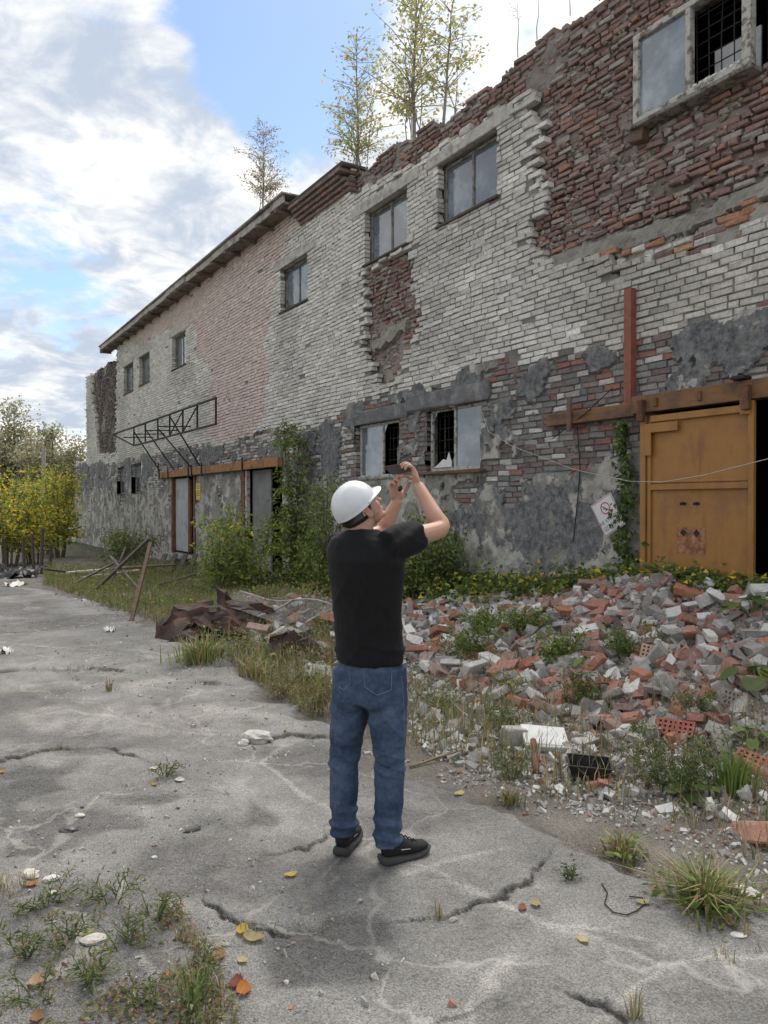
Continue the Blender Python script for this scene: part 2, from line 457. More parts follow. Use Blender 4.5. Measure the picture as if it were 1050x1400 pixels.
# blotches in the render: weathered cream and grey skins of different age
bl = sstep(.5, .56, fbm(GX * 2.8 + 9, GZ * 2.8, 63, 6)); sk = sstep(.55, .6, fbm(GX * 6, GZ * 6 + 4, 64, 5))
C = np.where((GT == PLAS)[..., None], C * (1 - .42 * bl[..., None]) * (1 - .25 * sk[..., None]), C)
tar = np.where((GT == PLAS), tarfield(GX, GZ), np.where(GT == LOWB, .44 + .1 * bl, .1))
nz_, nx_ = GX.shape
idx = np.arange(nz_ * nx_).reshape(nz_, nx_)
Q = np.stack([idx[:-1, :-1], idx[:-1, 1:], idx[1:, 1:], idx[1:, :-1]], -1).reshape(-1, 4)
cxm, czm = (GX[:-1, :-1] + GX[1:, 1:]).ravel() / 2, (GZ[:-1, :-1] + GZ[1:, 1:]).ravel() / 2
ok = czm < ztop(cxm) - .05
for a, b, c, d in OPEN.values(): ok &= ~((cxm > a) & (cxm < b) & (czm > c) & (czm < d))
np_mesh('wall', np.stack([GX, Y, GZ], -1), Q[ok], m_wall, building, C.reshape(-1, 3), {'tar': tar})

# -- bricks, laid course by course
CH, BL, BH = .0772, .25, .066
cent = []       # x0, x1, z0, z1, type
for k in range(int((Z1 - Z0) / CH) + 1):
    zc = Z0 + k * CH
    off = (k % 2) * .13 + random.uniform(-.02, .02)
    x = X0 + off
    while x < X1:
        hd = random.random()
        t0 = int(typ(x + .12, zc + .03))
        L = BL
        if t0 in (RED, MIXED): L = .12 if hd < .38 else (.185 if hd < .46 else BL)
        elif t0 == WHITE: L = .12 if hd < .09 else (.185 if hd < .12 else BL)
        elif t0 == LOWB: L = .12 if hd < .16 else BL
        cent.append((x, x + L - .001, zc, t0)); x += L + random.uniform(.007, .014)
cent = np.array(cent)
bx0, bx1, bz, bt = cent.T
# clip to the openings
keep = np.ones(len(bx0), bool)
for a, b, c, d in OPEN.values():
    zin = (bz + BH * .6 > c) & (bz + BH * .4 < d)
    keep &= ~(zin & (bx0 >= a - .03) & (bx1 <= b + .03))
    l = zin & (bx0 < a) & (bx1 > a); bx1 = np.where(l & (bx0 < a), np.minimum(bx1, a), bx1)
    r = zin & (bx0 < b) & (bx1 > b); bx0 = np.where(r, np.maximum(bx0, b), bx0)
keep &= (bx1 - bx0) > .05
mid = (bx0 + bx1) / 2
bt = typ(mid, bz + .033)
keep &= (bt != NONE) & (bt != HOLE) & (bt != CONC) & (bz + BH < ztop(mid) + .05)
al = np.zeros(len(mid), bool)
for fx in (0.02, .98):
    for fz in (0, BH): al |= typ(bx0 + (bx1 - bx0) * fx, bz + fz) != PLAS
keep &= (bt != PLAS) | al
bx0, bx1, bz, bt, mid = [q[keep] for q in (bx0, bx1, bz, bt, mid)]
n = len(mid)
rg = np.random.default_rng(3)
edge = dilate(T == RED, 9) | dilate(T == NONE, 5)
eg = edge[np.clip(((bz + .03 - Z0) / ST).astype(int), 0, len(rz) - 1), np.clip(((mid - X0) / ST).astype(int), 0, len(rx) - 1)] & (bt == WHITE)
ero = fbm(mid * 1.6, bz * 1.6, 19, 4)          # how far gone the core is
lost = rg.random(n)
drop = ((bt == RED) & (lost < .05 + .22 * (ero > .60))) | ((bt == MIXED) & (lost < .13)) | ((bt == WHITE) & (lost < np.where(eg, .06, .004))) | ((bt == LOWB) & (lost < .02))
bx0, bx1, bz, bt, mid, eg, ero = [q[~drop] for q in (bx0, bx1, bz, bt, mid, eg, ero)]
n = len(mid)
yf = np.select([bt == WHITE, bt == RED, bt == MIXED, bt == LOWB], [rg.normal(0, .003, n) + np.where(eg, rg.normal(0, .016, n), 0), .112 + rg.normal(0, .011, n) + (ero - .5) * .13, .06 + rg.normal(0, .022, n), .006 + rg.normal(0, .004, n)], .008)
dep = np.where(bt == WHITE, .118, .11)
wob = (fbm(mid * .55, bz * .5, 23, 3) - .5) * .10
# worn sizes
bx0 = bx0 + rg.uniform(0, .007, n) + np.where(bt == RED, rg.uniform(0, .012, n), 0)
bx1 = bx1 - rg.uniform(0, .004, n) - np.where(bt == RED, rg.uniform(0, .012, n), 0)
z0 = bz + wob + rg.uniform(-.002, .002, n); z1 = z0 + BH - rg.uniform(0, .006, n) - np.where(bt == RED, rg.uniform(0, .012, n), 0)
ch = np.where(bt == WHITE, .005, np.where(bt == LOWB, .007, .011))
Vb = np.zeros((n, 12, 3))
for i, (sx, sz) in enumerate(((0, 0), (1, 0), (1, 1), (0, 1))):
    X = bx0 if sx == 0 else bx1; Zz = z0 if sz == 0 else z1
    ix_ = ch * (1 if sx == 0 else -1); iz_ = ch * (1 if sz == 0 else -1)
    Vb[:, i] = np.stack([X, yf + dep, Zz], -1)
    Vb[:, 4 + i] = np.stack([X, yf + ch, Zz], -1)
    Vb[:, 8 + i] = np.stack([X + ix_, yf, Zz + iz_], -1)
rgh = np.where(bt == RED, .0052, np.where(bt == MIXED, .006, np.where(bt == WHITE, np.where(rg.random(n) < .16, .0065, .0024), .0045)))
Vb[:, 4:] += rg.normal(0, 1, (n, 8, 3)) * rgh[:, None, None]
# some tilt / slump
til = rg.normal(0, 1, n) * np.where(bt == RED, .016, np.where(eg, .03, .006))
cx_m = ((bx0 + bx1) / 2)[:, None]
Vb[:, :, 2] += (Vb[:, :, 0] - cx_m) * til[:, None]
yaw_ = rg.normal(0, 1, n) * np.where(bt == RED, .03, np.where(eg, .05, .008))
Vb[:, :, 1] += (Vb[:, :, 0] - cx_m) * yaw_[:, None]
FQ = np.array([(8, 9, 10, 11), (4, 5, 9, 8), (5, 6, 10, 9), (6, 7, 11, 10), (7, 4, 8, 11), (0, 1, 5, 4), (1, 2, 6, 5), (2, 3, 7, 6), (3, 0, 4, 7)])
# colours of the bricks themselves
px_b, py_b, dep_b = pix(mid, mid * 0, bz)
pink = inpoly(mid + (fbm(mid, bz * 1.5, 71, 4) - .5) * 1.6, bz + (fbm(mid, bz, 72, 3) - .5) * .8, wp((150, 470), (405, 255), (400, 300), (380, 380), (366, 470), (362, 570), (335, 606), (296, 606), (282, 585), (288, 540), (282, 480), (262, 440), (200, 468)))
v = rg.normal(0, 1, n)
def cmix(a, b, t): return np.array(a)[None] * (1 - t[:, None]) + np.array(b)[None] * t[:, None]
cw = cmix((.55, .525, .485), (.66, .64, .605), rg.random(n)) * (1 + .085 * v)[:, None]
age = sstep(.42, .66, fbm(mid * .7, bz * .9, 41, 4))
cw = cw * (1 - .20 * age)[:, None]
buff = (px_b > 800) & (py_b > 350); cw = np.where(buff[:, None], cw * np.array((.82, .81, .77)), cw)
cp = cmix((.55, .425, .385), (.63, .545, .51), rg.random(n)) * (1 + .05 * v)[:, None]
cw = np.where(pink[:, None], cp, cw)
q = rg.random(n)
cr_ = cmix((.182, .124, .110), (.285, .184, .156), rg.random(n))
warm = sstep(5.6, 4.7, bz) * (px_b > 640) + ((px_b > 480) & (px_b < 580) & (py_b > 440)) * .7
orange = q < .05 + .30 * np.clip(warm, 0, 1)
cr_ = np.where(orange[:, None], cmix((.27, .145, .11), (.34, .19, .14), rg.random(n)), cr_)
smear = rg.random(n) < .25 + .14 * np.clip(warm, 0, 1)
cr_ = np.where(smear[:, None], cmix((.26, .225, .20), (.36, .325, .295), rg.random(n)), cr_)
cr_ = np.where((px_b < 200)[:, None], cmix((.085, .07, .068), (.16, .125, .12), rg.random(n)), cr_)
qm = rg.random(n)
cm = np.where((qm < .38)[:, None], cmix((.36, .18, .105), (.44, .25, .155), rg.random(n)), np.where((qm < .78)[:, None], cmix((.50, .48, .45), (.62, .60, .57), rg.random(n)), cmix((.16, .10, .09), (.25, .16, .14), rg.random(n))))
ql = rg.random(n)
cl_ = np.where((ql < .10)[:, None], cmix((.22, .105, .085), (.29, .14, .115), rg.random(n)), np.where((ql < .55)[:, None], cmix((.150, .118, .112), (.215, .175, .165), rg.random(n)), cmix((.13, .127, .127), (.30, .29, .275), rg.random(n))))
farw = ((px_b < 480) & (rg.random(n) < .6)) | (rg.random(n) < .14)
cl_ = np.where(farw[:, None], cmix((.30, .29, .275), (.50, .485, .455), rg.random(n)), cl_)
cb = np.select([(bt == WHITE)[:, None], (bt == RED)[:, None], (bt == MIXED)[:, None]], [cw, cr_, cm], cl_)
# pick the 300 of each kind that show largest as parts of their own
area = (F_PX / dep_b) ** 2 * (bx1 - bx0) * .065
seen = (px_b > 15) & (px_b < 1035) & (py_b > 10) & (py_b < 1390) & ~((px_b > 885) & (py_b > 560))
gate_hide = (py_b > 800)
single = np.zeros(n, bool)
parts = {}
for kd, nm in ((WHITE, 'facing_brick'), (RED, 'core_brick'), (LOWB, 'plinth_brick')):
    c_ = np.where((bt == kd) & seen & ~gate_hide)[0]
    c_ = c_[np.argsort(-area[c_])][:295]; single[c_] = True; parts[nm] = c_
for nm, c_ in parts.items():
    for i in c_:
        o_ = Vector(((bx0[i] + bx1[i]) / 2, yf[i] + .05, z0[i]))
        ob = np_mesh(nm, Vb[i] - np.array(o_), FQ, m_brick, building, np.repeat(cb[i][None], 12, 0)); ob.location = o_
rest = np.where(~single)[0]
for kd, nm in ((WHITE, 'facing_brickwork'), (RED, 'core_brickwork'), (MIXED, 'patched_brickwork'), (0, 'plinth_brickwork')):
    r_ = rest[bt[rest] == kd] if kd else rest[(bt[rest] == LOWB) | (bt[rest] == PLAS)]
    ob = np_mesh(nm, Vb[r_], (FQ[None] + (np.arange(len(r_)) * 12)[:, None, None]).reshape(-1, 4), m_brick, building, np.repeat(cb[r_], 12, 0)); tag(ob, kind='stuff')
# -- crumbled mortar and brick bits on the ragged core
mb_n = 2600
cand = np.argwhere((T == RED) | (T == MIXED)); cand = cand[rg.choice(len(cand), mb_n)]
bxs, bzs = rx[cand[:, 1]], rz[cand[:, 0]]
s_ = rg.uniform(.012, .045, mb_n)
oc = np.array([(1, 0, 0), (-1, 0, 0), (0, 1, 0), (0, -1, 0), (0, 0, 1), (0, 0, -1)], float)
OF = np.array([(0, 2, 4), (2, 1, 4), (1, 3, 4), (3, 0, 4), (2, 0, 5), (1, 2, 5), (3, 1, 5), (0, 3, 5)])
Vm = oc[None] * s_[:, None, None] * rg.uniform(.5, 1.3, (mb_n, 6, 3)) * np.array((1.3, .8, .9)) + np.stack([bxs, .115 + (fbm(bxs * 1.6, bzs * 1.6, 19, 4) - .5) * .11, bzs], -1)[:, None]
cmo = cmix((.20, .17, .155), (.36, .32, .29), rg.random(mb_n))
tag(np_mesh('mortar_crumbs', Vm, (OF[None] + (np.arange(mb_n) * 6)[:, None, None]).reshape(-1, 3), m_brick, building, np.repeat(cmo, 6, 0)), kind='stuff')
print('bricks', n)

# -- the body behind the facade: roof, end walls, dark rooms
m_reveal_end = material('plain_end_brick', (.22, .17, .15), var=.4, scale=8, bump=.5)
m_inner = material('dark_inner_wall', (.09, .085, .08), var=.3, bump=.2)  # blackish base colour deepens the darkness inside the openings
m_roof = material('old_roofing_felt', (.10, .095, .09), var=.4, bump=.4)
m_conc = material('weathered_concrete', (.36, .345, .315), var=.28, scale=7, bump=.5, bscale=45, second=(.22, .21, .195), sscale=3.2, slo=.48, shi=.66)
b = MB()
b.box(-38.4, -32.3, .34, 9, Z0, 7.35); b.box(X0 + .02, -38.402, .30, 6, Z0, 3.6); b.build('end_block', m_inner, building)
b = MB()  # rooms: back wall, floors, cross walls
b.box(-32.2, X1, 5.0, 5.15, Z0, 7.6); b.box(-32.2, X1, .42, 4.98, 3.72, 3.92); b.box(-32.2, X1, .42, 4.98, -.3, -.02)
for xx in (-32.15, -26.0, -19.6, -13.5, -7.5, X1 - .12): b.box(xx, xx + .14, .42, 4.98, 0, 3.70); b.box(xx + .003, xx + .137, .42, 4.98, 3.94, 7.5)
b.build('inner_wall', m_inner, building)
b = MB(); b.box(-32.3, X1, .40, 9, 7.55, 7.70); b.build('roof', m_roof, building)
b = MB(); b.box(X1 + .003, X1 + .3, .02, 9, Z0, 7.85); b.box(-32.3, X1, 8.9, 9.1, Z0, 7.5); b.build('end_wall', m_reveal_end, building)
b = MB()  # lining of the facade's own thickness, behind the sheet, with the openings left out
xs = sorted(set([X0, -38.45, X1] + [v for o in OPEN.values() for v in o[:2]])); zs = sorted(set([Z0, 3.4, 3.6, 5.0, 7.48] + [v for o in OPEN.values() for v in o[2:]]))
for xa, xb in zip(xs[:-1], xs[1:]):
    run = None
    for za, zb in zip(zs[:-1], zs[1:]):
        xm, zm = (xa + xb) / 2, (za + zb) / 2
        hole = any(a < xm < b_ and c < zm < d for a, b_, c, d in OPEN.values()) or (xm < -38.45 and zm > 3.6)
        if not hole:
            if run is None: run = za
            end = zb
        if (hole or zb == zs[-1]) and run is not None:
            b.box(xa, xb, .235, .38, run, end); run = None
b.build('wall_core', m_inner, building)
# ------------------------------------------------------------------ windows, doors, gate and what hangs on the wall
m_frame = material('peeling_white_wood', (.46, .445, .41), var=.3, scale=30, bump=.5, bscale=80, dist=.004, second=(.16, .135, .115), sscale=11, slo=.50, shi=.60)
m_gframe = material('grey_weathered_wood', (.25, .235, .215), var=.35, scale=30, bump=.5, bscale=80, dist=.004, second=(.10, .085, .075), sscale=9, slo=.48, shi=.60)
m_sill = material('dark_wet_wood', (.085, .07, .06), var=.4, bump=.4)
m_iron = material('black_iron', (.022, .021, .021), rough=.7, var=.4, bump=.2, second=(.06, .035, .022), sscale=20, slo=.55, shi=.7)
m_rust = material('rusty_steel', (.17, .075, .04), rough=.8, var=.4, scale=18, bump=.35, second=(.075, .04, .03), sscale=7, slo=.45, shi=.65)
m_redst = material('red_oxide_paint', (.25, .085, .058), rough=.6, var=.25, scale=12, bump=.3, second=(.15, .075, .05), sscale=9, slo=.55, shi=.68, third=(.42, .34, .26), tscale=12, tlo=.66, thi=.70)
m_brownb = material('brown_painted_beam', (.215, .105, .042), rough=.6, var=.3, scale=10, bump=.35, second=(.085, .05, .033), sscale=5, slo=.45, shi=.62)
m_orange = material('ochre_gate_paint', (.345, .172, .046), rough=.5, var=.16, scale=3.0, bump=.25, bscale=40, second=(.25, .115, .04), sscale=3.0, slo=.46, shi=.66, third=(.13, .055, .03), tscale=7, tlo=.66, thi=.74)
def streaks(m, sx, sz, lo, hi, colr):
    N, L = m.node_tree.nodes, m.node_tree.links; bs = N['Principled BSDF']; src = bs.inputs['Base Color'].links[0].from_socket
    t = N.new('ShaderNodeTexCoord'); mp = N.new('ShaderNodeMapping'); mp.inputs['Scale'].default_value = (sx, sx, sz); L.new(t.outputs['Object'], mp.inputs[0])
    n = N.new('ShaderNodeTexNoise'); n.inputs['Scale'].default_value = 1; n.inputs['Detail'].default_value = 7; n.inputs['Roughness'].default_value = .65; L.new(mp.outputs[0], n.inputs['Vector'])
    r = N.new('ShaderNodeMapRange'); L.new(n.outputs['Fac'], r.inputs[0]); r.inputs[1].default_value = lo; r.inputs[2].default_value = hi; r.inputs[4].default_value = .85
    mx = N.new('ShaderNodeMix'); mx.data_type = 'RGBA'; L.new(r.outputs[0], mx.inputs[0]); L.new(src, mx.inputs[6]); mx.inputs[7].default_value = (*colr, 1); L.new(mx.outputs[2], bs.inputs['Base Color'])
streaks(m_orange, 4.5, .8, .53, .72, (.17, .068, .028)); streaks(m_orange, 2.2, 1.6, .54, .62, (.25, .12, .05)); streaks(m_brownb, 1.2, 14, .55, .72, (.06, .04, .03)); streaks(m_redst, 16, 1.5, .58, .66, (.10, .06, .045))
def glass_mat(name, base, rough=.07, film=.5):
    m = material(name, base, rough=rough, var=.12, scale=2.5, bump=.05, bscale=1.4, dist=.05, second=tuple(min(1, c * 1.9) for c in base), sscale=1.7, slo=.46, shi=.62, spec=.5)
    bs = m.node_tree.nodes['Principled BSDF']
    bs.inputs['Coat Weight'].default_value = 1.0; bs.inputs['Coat Roughness'].default_value = .03
    bs.inputs['Coat IOR'].default_value = 1.7
    N, L = m.node_tree.nodes, m.node_tree.links
    tr = N.new('ShaderNodeBsdfTransparent'); mx = N.new('ShaderNodeMixShader'); mx.inputs[0].default_value = film
    L.new(tr.outputs[0], mx.inputs[1]); L.new(bs.outputs[0], mx.inputs[2]); L.new(mx.outputs[0], N['Material Output'].inputs[0])
    return m
m_glass = glass_mat('dusty_window_glass', (.17, .20, .235), film=.62)
m_film = glass_mat('glass_backed_with_plastic_film', (.12, .15, .172), .18, .92); m_film2 = glass_mat('dusty_pale_glass', (.20, .235, .265), .14, .80)
m_curt = material('grimy_net_curtain', (.56, .57, .58), var=.15, bump=.2)

def curtain(win, xa, xb, za, zb, y):
    """hanging folded cloth behind the pane"""
    n = 36; b = MB(); V = []
    for i in range(n + 1):
        x = xa + (xb - xa) * i / n; yy = y + .018 * math.sin(i * 1.15) + .01 * math.sin(i * 2.7)
        V += [(x, yy, za + .03 * math.sin(i * .4)), (x, yy + .004, zb)]
    b.add(V, [(2 * i, 2 * i + 2, 2 * i + 3, 2 * i + 1) for i in range(n)])
    b.build('curtain', m_curt, win, True)
def grille(win, xa, xb, za, zb, y, nx, nz, r=.006, lean=0.):
    b = MB()
    for i in range(nx):
        x = xa + (xb - xa) * (i + .5) / nx; b.tube([(x, y, za), (x + lean, y - .01, (za + zb) / 2), (x + random.uniform(-.015, .015), y, zb)], r, 5)
    for i in range(nz):
        z = za + (zb - za) * (i + .5) / nz; b.tube([(xa, y - r * 2, z), (xb, y - r * 2, z + random.uniform(-.012, .012))], r, 5)
    b.build('grille', m_iron, win)
def window(key, y=.14, fw=.05, fm=None, panes='gg', mull=.5, lintel=None, sill=True, curt='', bars='', tilt=0.):
    xa, xb, za, zb = OPEN[key]
    w = empty('window', (0, 0, 0), 0, building)
    fm = fm or m_gframe; d = .05; b = MB()
    xm = xa + (xb - xa) * mull
    b.box(xa + .004, xb - .004, y, y + d, za + .004, za + fw, bev=.004); b.box(xa + .004, xb - .004, y, y + d, zb - fw, zb - .004, bev=.004)
    b.box(xa + .004, xa + fw, y + .002, y + d - .002, za + fw - .004, zb - fw + .004, bev=.004); b.box(xb - fw, xb - .004, y + .002, y + d - .002, za + fw - .004, zb - fw + .004, bev=.004)
    b.box(xm - fw * .45, xm + fw * .45, y + .003, y + d - .003, za + fw - .004, zb - fw + .004, bev=.004)
    b.build('frame', fm, w)
    for i, (p, q) in enumerate(((xa + fw, xm - fw * .45), (xm + fw * .45, xb - fw))):
        if panes[i] in 'gf':
            b = MB(); b.box(p - .006, q + .006, y + .022, y + .027, za + fw - .006, zb - fw + .006); b.build('pane', m_glass if panes[i] == 'g' else m_film, w)
        elif panes[i] == 'b':   # broken: shards left in the rebate
            for (ax, az, bx_, bz_, cx, cz) in ((.70, 0, 1, 0, 1, .20), (0, .80, 0, 1, .2, 1)):
                b = MB(); L_ = lambda u, v: (p + (q - p) * u, za + fw + (zb - za - 2 * fw) * v)
                t3 = [L_(ax, az), L_(bx_, bz_), L_(cx, cz)]
                b.add([(a_, y + .022, c_) for a_, c_ in t3] + [(a_, y + .026, c_) for a_, c_ in t3], [(0, 1, 2), (5, 4, 3), (0, 3, 4, 1), (1, 4, 5, 2), (2, 5, 3, 0)])
                b.build('glass_shard', m_glass, w)
        if curt[i:i + 1] == 'c': curtain(w, p, q, za + fw + random.uniform(.0, .1), zb - fw, y + .11)
        if bars[i:i + 1] == 'x': grille(w, p - .02, q + .02, za + .02, zb - .02, y + .13, 5, 5)
    # reveals: the cut through the facing and the core
    b = MB(); t = .02
    b.box(xa - t, xa, .13, .40, za, zb); b.box(xb, xb + t, .13, .40, za, zb); b.box(xa - t, xb + t, .13, .40, za - t, za - .001); b.box(xa - t, xb + t, .13, .40, zb + .001, zb + t)
    b.build('reveal', m_reveal, w)
    if sill:
        b = MB(); b.box(xa - .05, xb + .05, -.035, y + .01, za - .045, za - .003, bev=.006, jit=.004); b.build('sill', m_sill if sill is True else sill, w)
    if lintel:
        l0, l1, hh = lintel; b = MB(); b.box(l0, l1, -.018, .13, zb + .004, zb + hh, bev=.012, jit=.008); b.build('lintel', m_lint, w)
    return w
m_reveal = material('reveal_brick', (.24, .215, .20), var=.5, scale=16, bump=.7, bscale=30, dist=.02, second=(.10, .085, .08), sscale=6, slo=.45, shi=.6)
m_lint = material('whitewashed_concrete', (.45, .43, .39), var=.25, scale=8, bump=.5, bscale=50, second=(.27, .255, .235), sscale=5, slo=.5, shi=.64)
w2 = window('W2', lintel=(-10.22, -8.15, .2), curt='cc', sill=True)
w3 = window('W3', lintel=(-12.72, -10.45, .2), curt='cc', sill=True)
w4 = window('W4', lintel=(-16.3, -14.2, .2), panes='gg', curt='cc')
w5 = window('W5', lintel=(-24.7, -22.6, .2), curt='cc', panes='gg')
w6 = window('W6', lintel=(-28.8, -26.8, .18), curt='c')
w7 = window('W7', lintel=(-31.2, -29.1, .18), panes='fg')
l3 = window('L3', panes='ff', y=.12); l4 = window('L4', panes='ff', y=.12)
l1 = window('L1', y=.09, fw=.055, panes='bf', mull=.47, bars='x', fm=m_frame, sill=False)
l2 = window('L2', y=.09, fw=.055, panes='fb', mull=.55, bars='.x', fm=m_frame, sill=False)
m_sill2 = material('brown_plank', (.15, .10, .075), var=.4, bump=.5, scale=20)
b = MB(); b.box(-10.35, -8.72, -.13, .09, 2.115, 2.165, bev=.008, jit=.006); b.build('sill', m_sill2, l1)
b = MB(); b.box(-12.6, -11.0, -.05, .09, 2.085, 2.125, bev=.008, jit=.006); b.build('sill', m_gframe, l2)
m_dlint = material('blackened_concrete', (.15, .15, .155), var=.35, scale=6, bump=.6, bscale=35, dist=.02, second=(.27, .265, .255), sscale=4, slo=.5, shi=.66)
b = MB(); b.box(-10.75, -8.62, -.055, .12, 3.172, 3.43, bev=.02, jit=.015); b.build('lintel', m_dlint, l1)
b = MB(); b.box(-12.95, -10.753, -.035, .12, 3.124, 3.36, bev=.02, jit=.015); b.build('lintel', m_dlint, l2)
# torn foam board standing in the broken pane
b = MB(); F = [(-10.14, 2.23), (-9.66, 2.23), (-9.66, 2.30), (-9.73, 2.46), (-9.79, 2.34), (-9.88, 2.36), (-10.02, 2.28)]
b.add([(x, .075, z) for x, z in F] + [(x, .088, z) for x, z in F], [tuple(range(7)), tuple(range(13, 6, -1))] + [(i, (i + 1) % 7, 7 + (i + 1) % 7, 7 + i) for i in range(7)])
m_foam = material('dirty_white_foam', (.66, .66, .64), var=.15, bump=.4, bscale=90)
tag(b.build('foam_board', m_foam, None), 'torn white foam scrap standing in the broken lower window', 'foam scrap')

# -- the big upper window hanging out of the stripped wall
xa, xb, za, zb = OPEN['W1']
w1 = empty('window', (0, 0, 0), 0, building)
y = -.03; xl, xr, zl, zh = -6.06, -4.60, 5.98, 7.0; xm = -5.33
b = MB(); b.box(xl, xr, y, y + .1, zl, zl + .085, bev=.006); b.box(xl, xr, y, y + .1, zh - .07, zh, bev=.006)
b.box(xl + .002, xl + .075, y + .003, y + .097, zl + .08, zh - .065, bev=.006); b.box(xr - .10, xr - .002, y - .004, y + .097, zl + .08, zh - .065, bev=.006); b.box(xm - .03, xm + .03, y + .004, y + .09, zl + .08, zh - .065, bev=.006)
b.build('frame', m_frame, w1)
b = MB(); b.box(xl + .07, xm - .025, y + .045, y + .05, zl + .08, zh - .066); b.build('pane', m_film2, w1)
b = MB(); b.box(xl - .03, xr + .04, y - .05, y + .14, zl - .05, zl - .003, bev=.008, jit=.006); b.build('sill', m_gframe, w1)
grille(w1, xl + .06, xr - .08, zl + .08, zh - .06, .16, 9, 6, .007)
b = MB(); b.box(xm + .1, xr - .1, .30, .32, zl + .05, zl + .55); b.build('inner_board', m_curt, w1)
b = MB()
for k in range(26): b.box(-.02, .02, -.012, .012, -.008, .012, Matrix.Translation((random.uniform(xm + .04, xr - .12), y + .03, zl + .095)) @ Matrix.Rotation(random.uniform(0, 3), 4, 'Z'), jit=.008)
b.build('debris', m_foam, w1)
b = MB(); t = .02
b.box(xa - t, xa, .16, .40, za, zb); b.box(xb, xb + t, .16, .40, za, zb); b.box(xa - t, xb + t, .16, .40, za - t, za); b.box(xa - t, xb + t, .16, .40, zb, zb + t); b.build('reveal', m_reveal, w1)
b = MB(); b.box(-6.13, -5.93, -.02, .12, 5.80, 5.95, Matrix.Translation((-6.03, 0, 5.87)) @ Matrix.Rotation(.18, 4, 'Y') @ Matrix.Translation((6.03, 0, -5.87)), bev=.01); b.build('wooden_block', m_sill2, w1)

# -- eave along the far half, stepped brick cornice beside it
eave = empty('eave', (0, 0, 0), 0, building)
ex0, ex1 = -33.4, -14.95
m_fascia = material('grey_fascia_board', (.20, .165, .145), var=.4, scale=9, bump=.5, second=(.10, .075, .065), sscale=3, slo=.45, shi=.65)
m_gut = material('pale_asbestos_sheet', (.40, .375, .345), var=.3, scale=9, bump=.4, second=(.24, .20, .18), sscale=3, slo=.48, shi=.64)
b = MB(); b.box(ex0, ex1, -.34, .05, 7.98, 8.03); b.build('soffit', m_fascia, eave)
x = ex0
while x < ex1 - .2:
    L = min(random.uniform(1.5, 2.3), ex1 - x); dz = random.uniform(-.02, .02)
    b = MB(); b.box(x, x + L - .02, -.385 + random.uniform(-.01, .01), -.345, 8.0 + dz, 8.16 + dz, bev=.006, jit=.006); b.build('fascia_board', m_gut, eave); x += L
x = ex0 + .2
while x < ex1:
    b = MB(); b.box(x, x + .09, -.43, .02, 7.89, 7.975, bev=.006, jit=.008); b.build('rafter_end', m_fascia, eave); x += 1.05
b = MB(); b.box(ex0 - .1, ex1 + .05, -.44, .9, 8.18, 8.215, jit=.01); b.box(ex0 - .1, ex1 + .05, .9, 9, 8.17, 8.2); b.build('roof_sheet', m_gut, eave)
corn = empty('cornice', (0, 0, 0), 0, building)
for r in range(5):
    x = -15.0 + random.uniform(0, .1); yy = -.05 - .055 * r
    while x < -12.75 - .03 * r:
        b = MB(); L = .25 if r % 2 == 0 else .12; x2 = min(x + L, -12.7)
        cc = random.choice([(.19, .135, .12), (.22, .15, .13), (.16, .125, .115), (.25, .165, .14)])
        b.box(x, x2, yy, .10, 7.56 + r * .079, 7.56 + r * .079 + .068, bev=.007, col=cc, jit=.004); b.build('brick', m_brick, corn); x = x2 + .012
b = MB(); b.box(-15.0, -12.6, -.25, .3, 7.957, 8.02, bev=.015, jit=.015); b.build('mortar_cap', m_roof, corn)

# -- steel and timber on the plinth, right part
def bld(b, name, mat): return b.build(name, mat, building)
b = MB()   # red channel: web and two flanges
xr0 = WX(857, -.09); b.box(xr0 - .052, xr0 + .052, -.09, -.078, 2.78, 4.12); b.box(xr0 - .052, xr0 - .042, -.077, .0, 2.78, 4.12); b.box(xr0 + .042, xr0 + .052, -.077, .0, 2.78, 4.12)
bld(b, 'steel_channel', m_redst)
b = MB(); b.box(-7.38, -5.95, -.11, -.015, 2.645, 2.80, bev=.008, jit=.004); bld(b, 'timber_beam', m_brownb)
b = MB(); xx = WX(778, -.13); b.box(xx - .035, xx + .035, -.15, -.113, 2.55, 2.98, Matrix.Translation((xx, 0, 2.75)) @ Matrix.Rotation(.03, 4, 'Y') @ Matrix.Translation((-xx, 0, -2.75)), bev=.008); bld(b, 'short_post', m_sill2)
b = MB(); b.box(-5.945, -3.35, -.17, -.03, 2.66, 2.855, bev=.008, jit=.004); bld(b, 'gate_rail', m_brownb)
for xx in (-5.78, -4.52):
    b = MB(); b.box(xx - .04, xx + .04, -.235, -.173, 2.56, 2.80, bev=.006); bld(b, 'rail_bracket', m_rust)
b = MB(); b.box(-4.66, -4.52, -.24, -.10, 2.86, 2.90, bev=.01); b.box(-4.62, -4.58, -.20, -.14, 2.90, 2.93, bev=.01); bld(b, 'rail_cap', m_iron)
for (a1, z1) in ((-5.60, 2.76), (-5.05, 2.76)):
    b = MB(); b.box(a1 - .02, a1 + .02, -.20, -.172, z1 - .05, z1 + .05, bev=.004); bld(b, 'bolt_plate', m_rust)

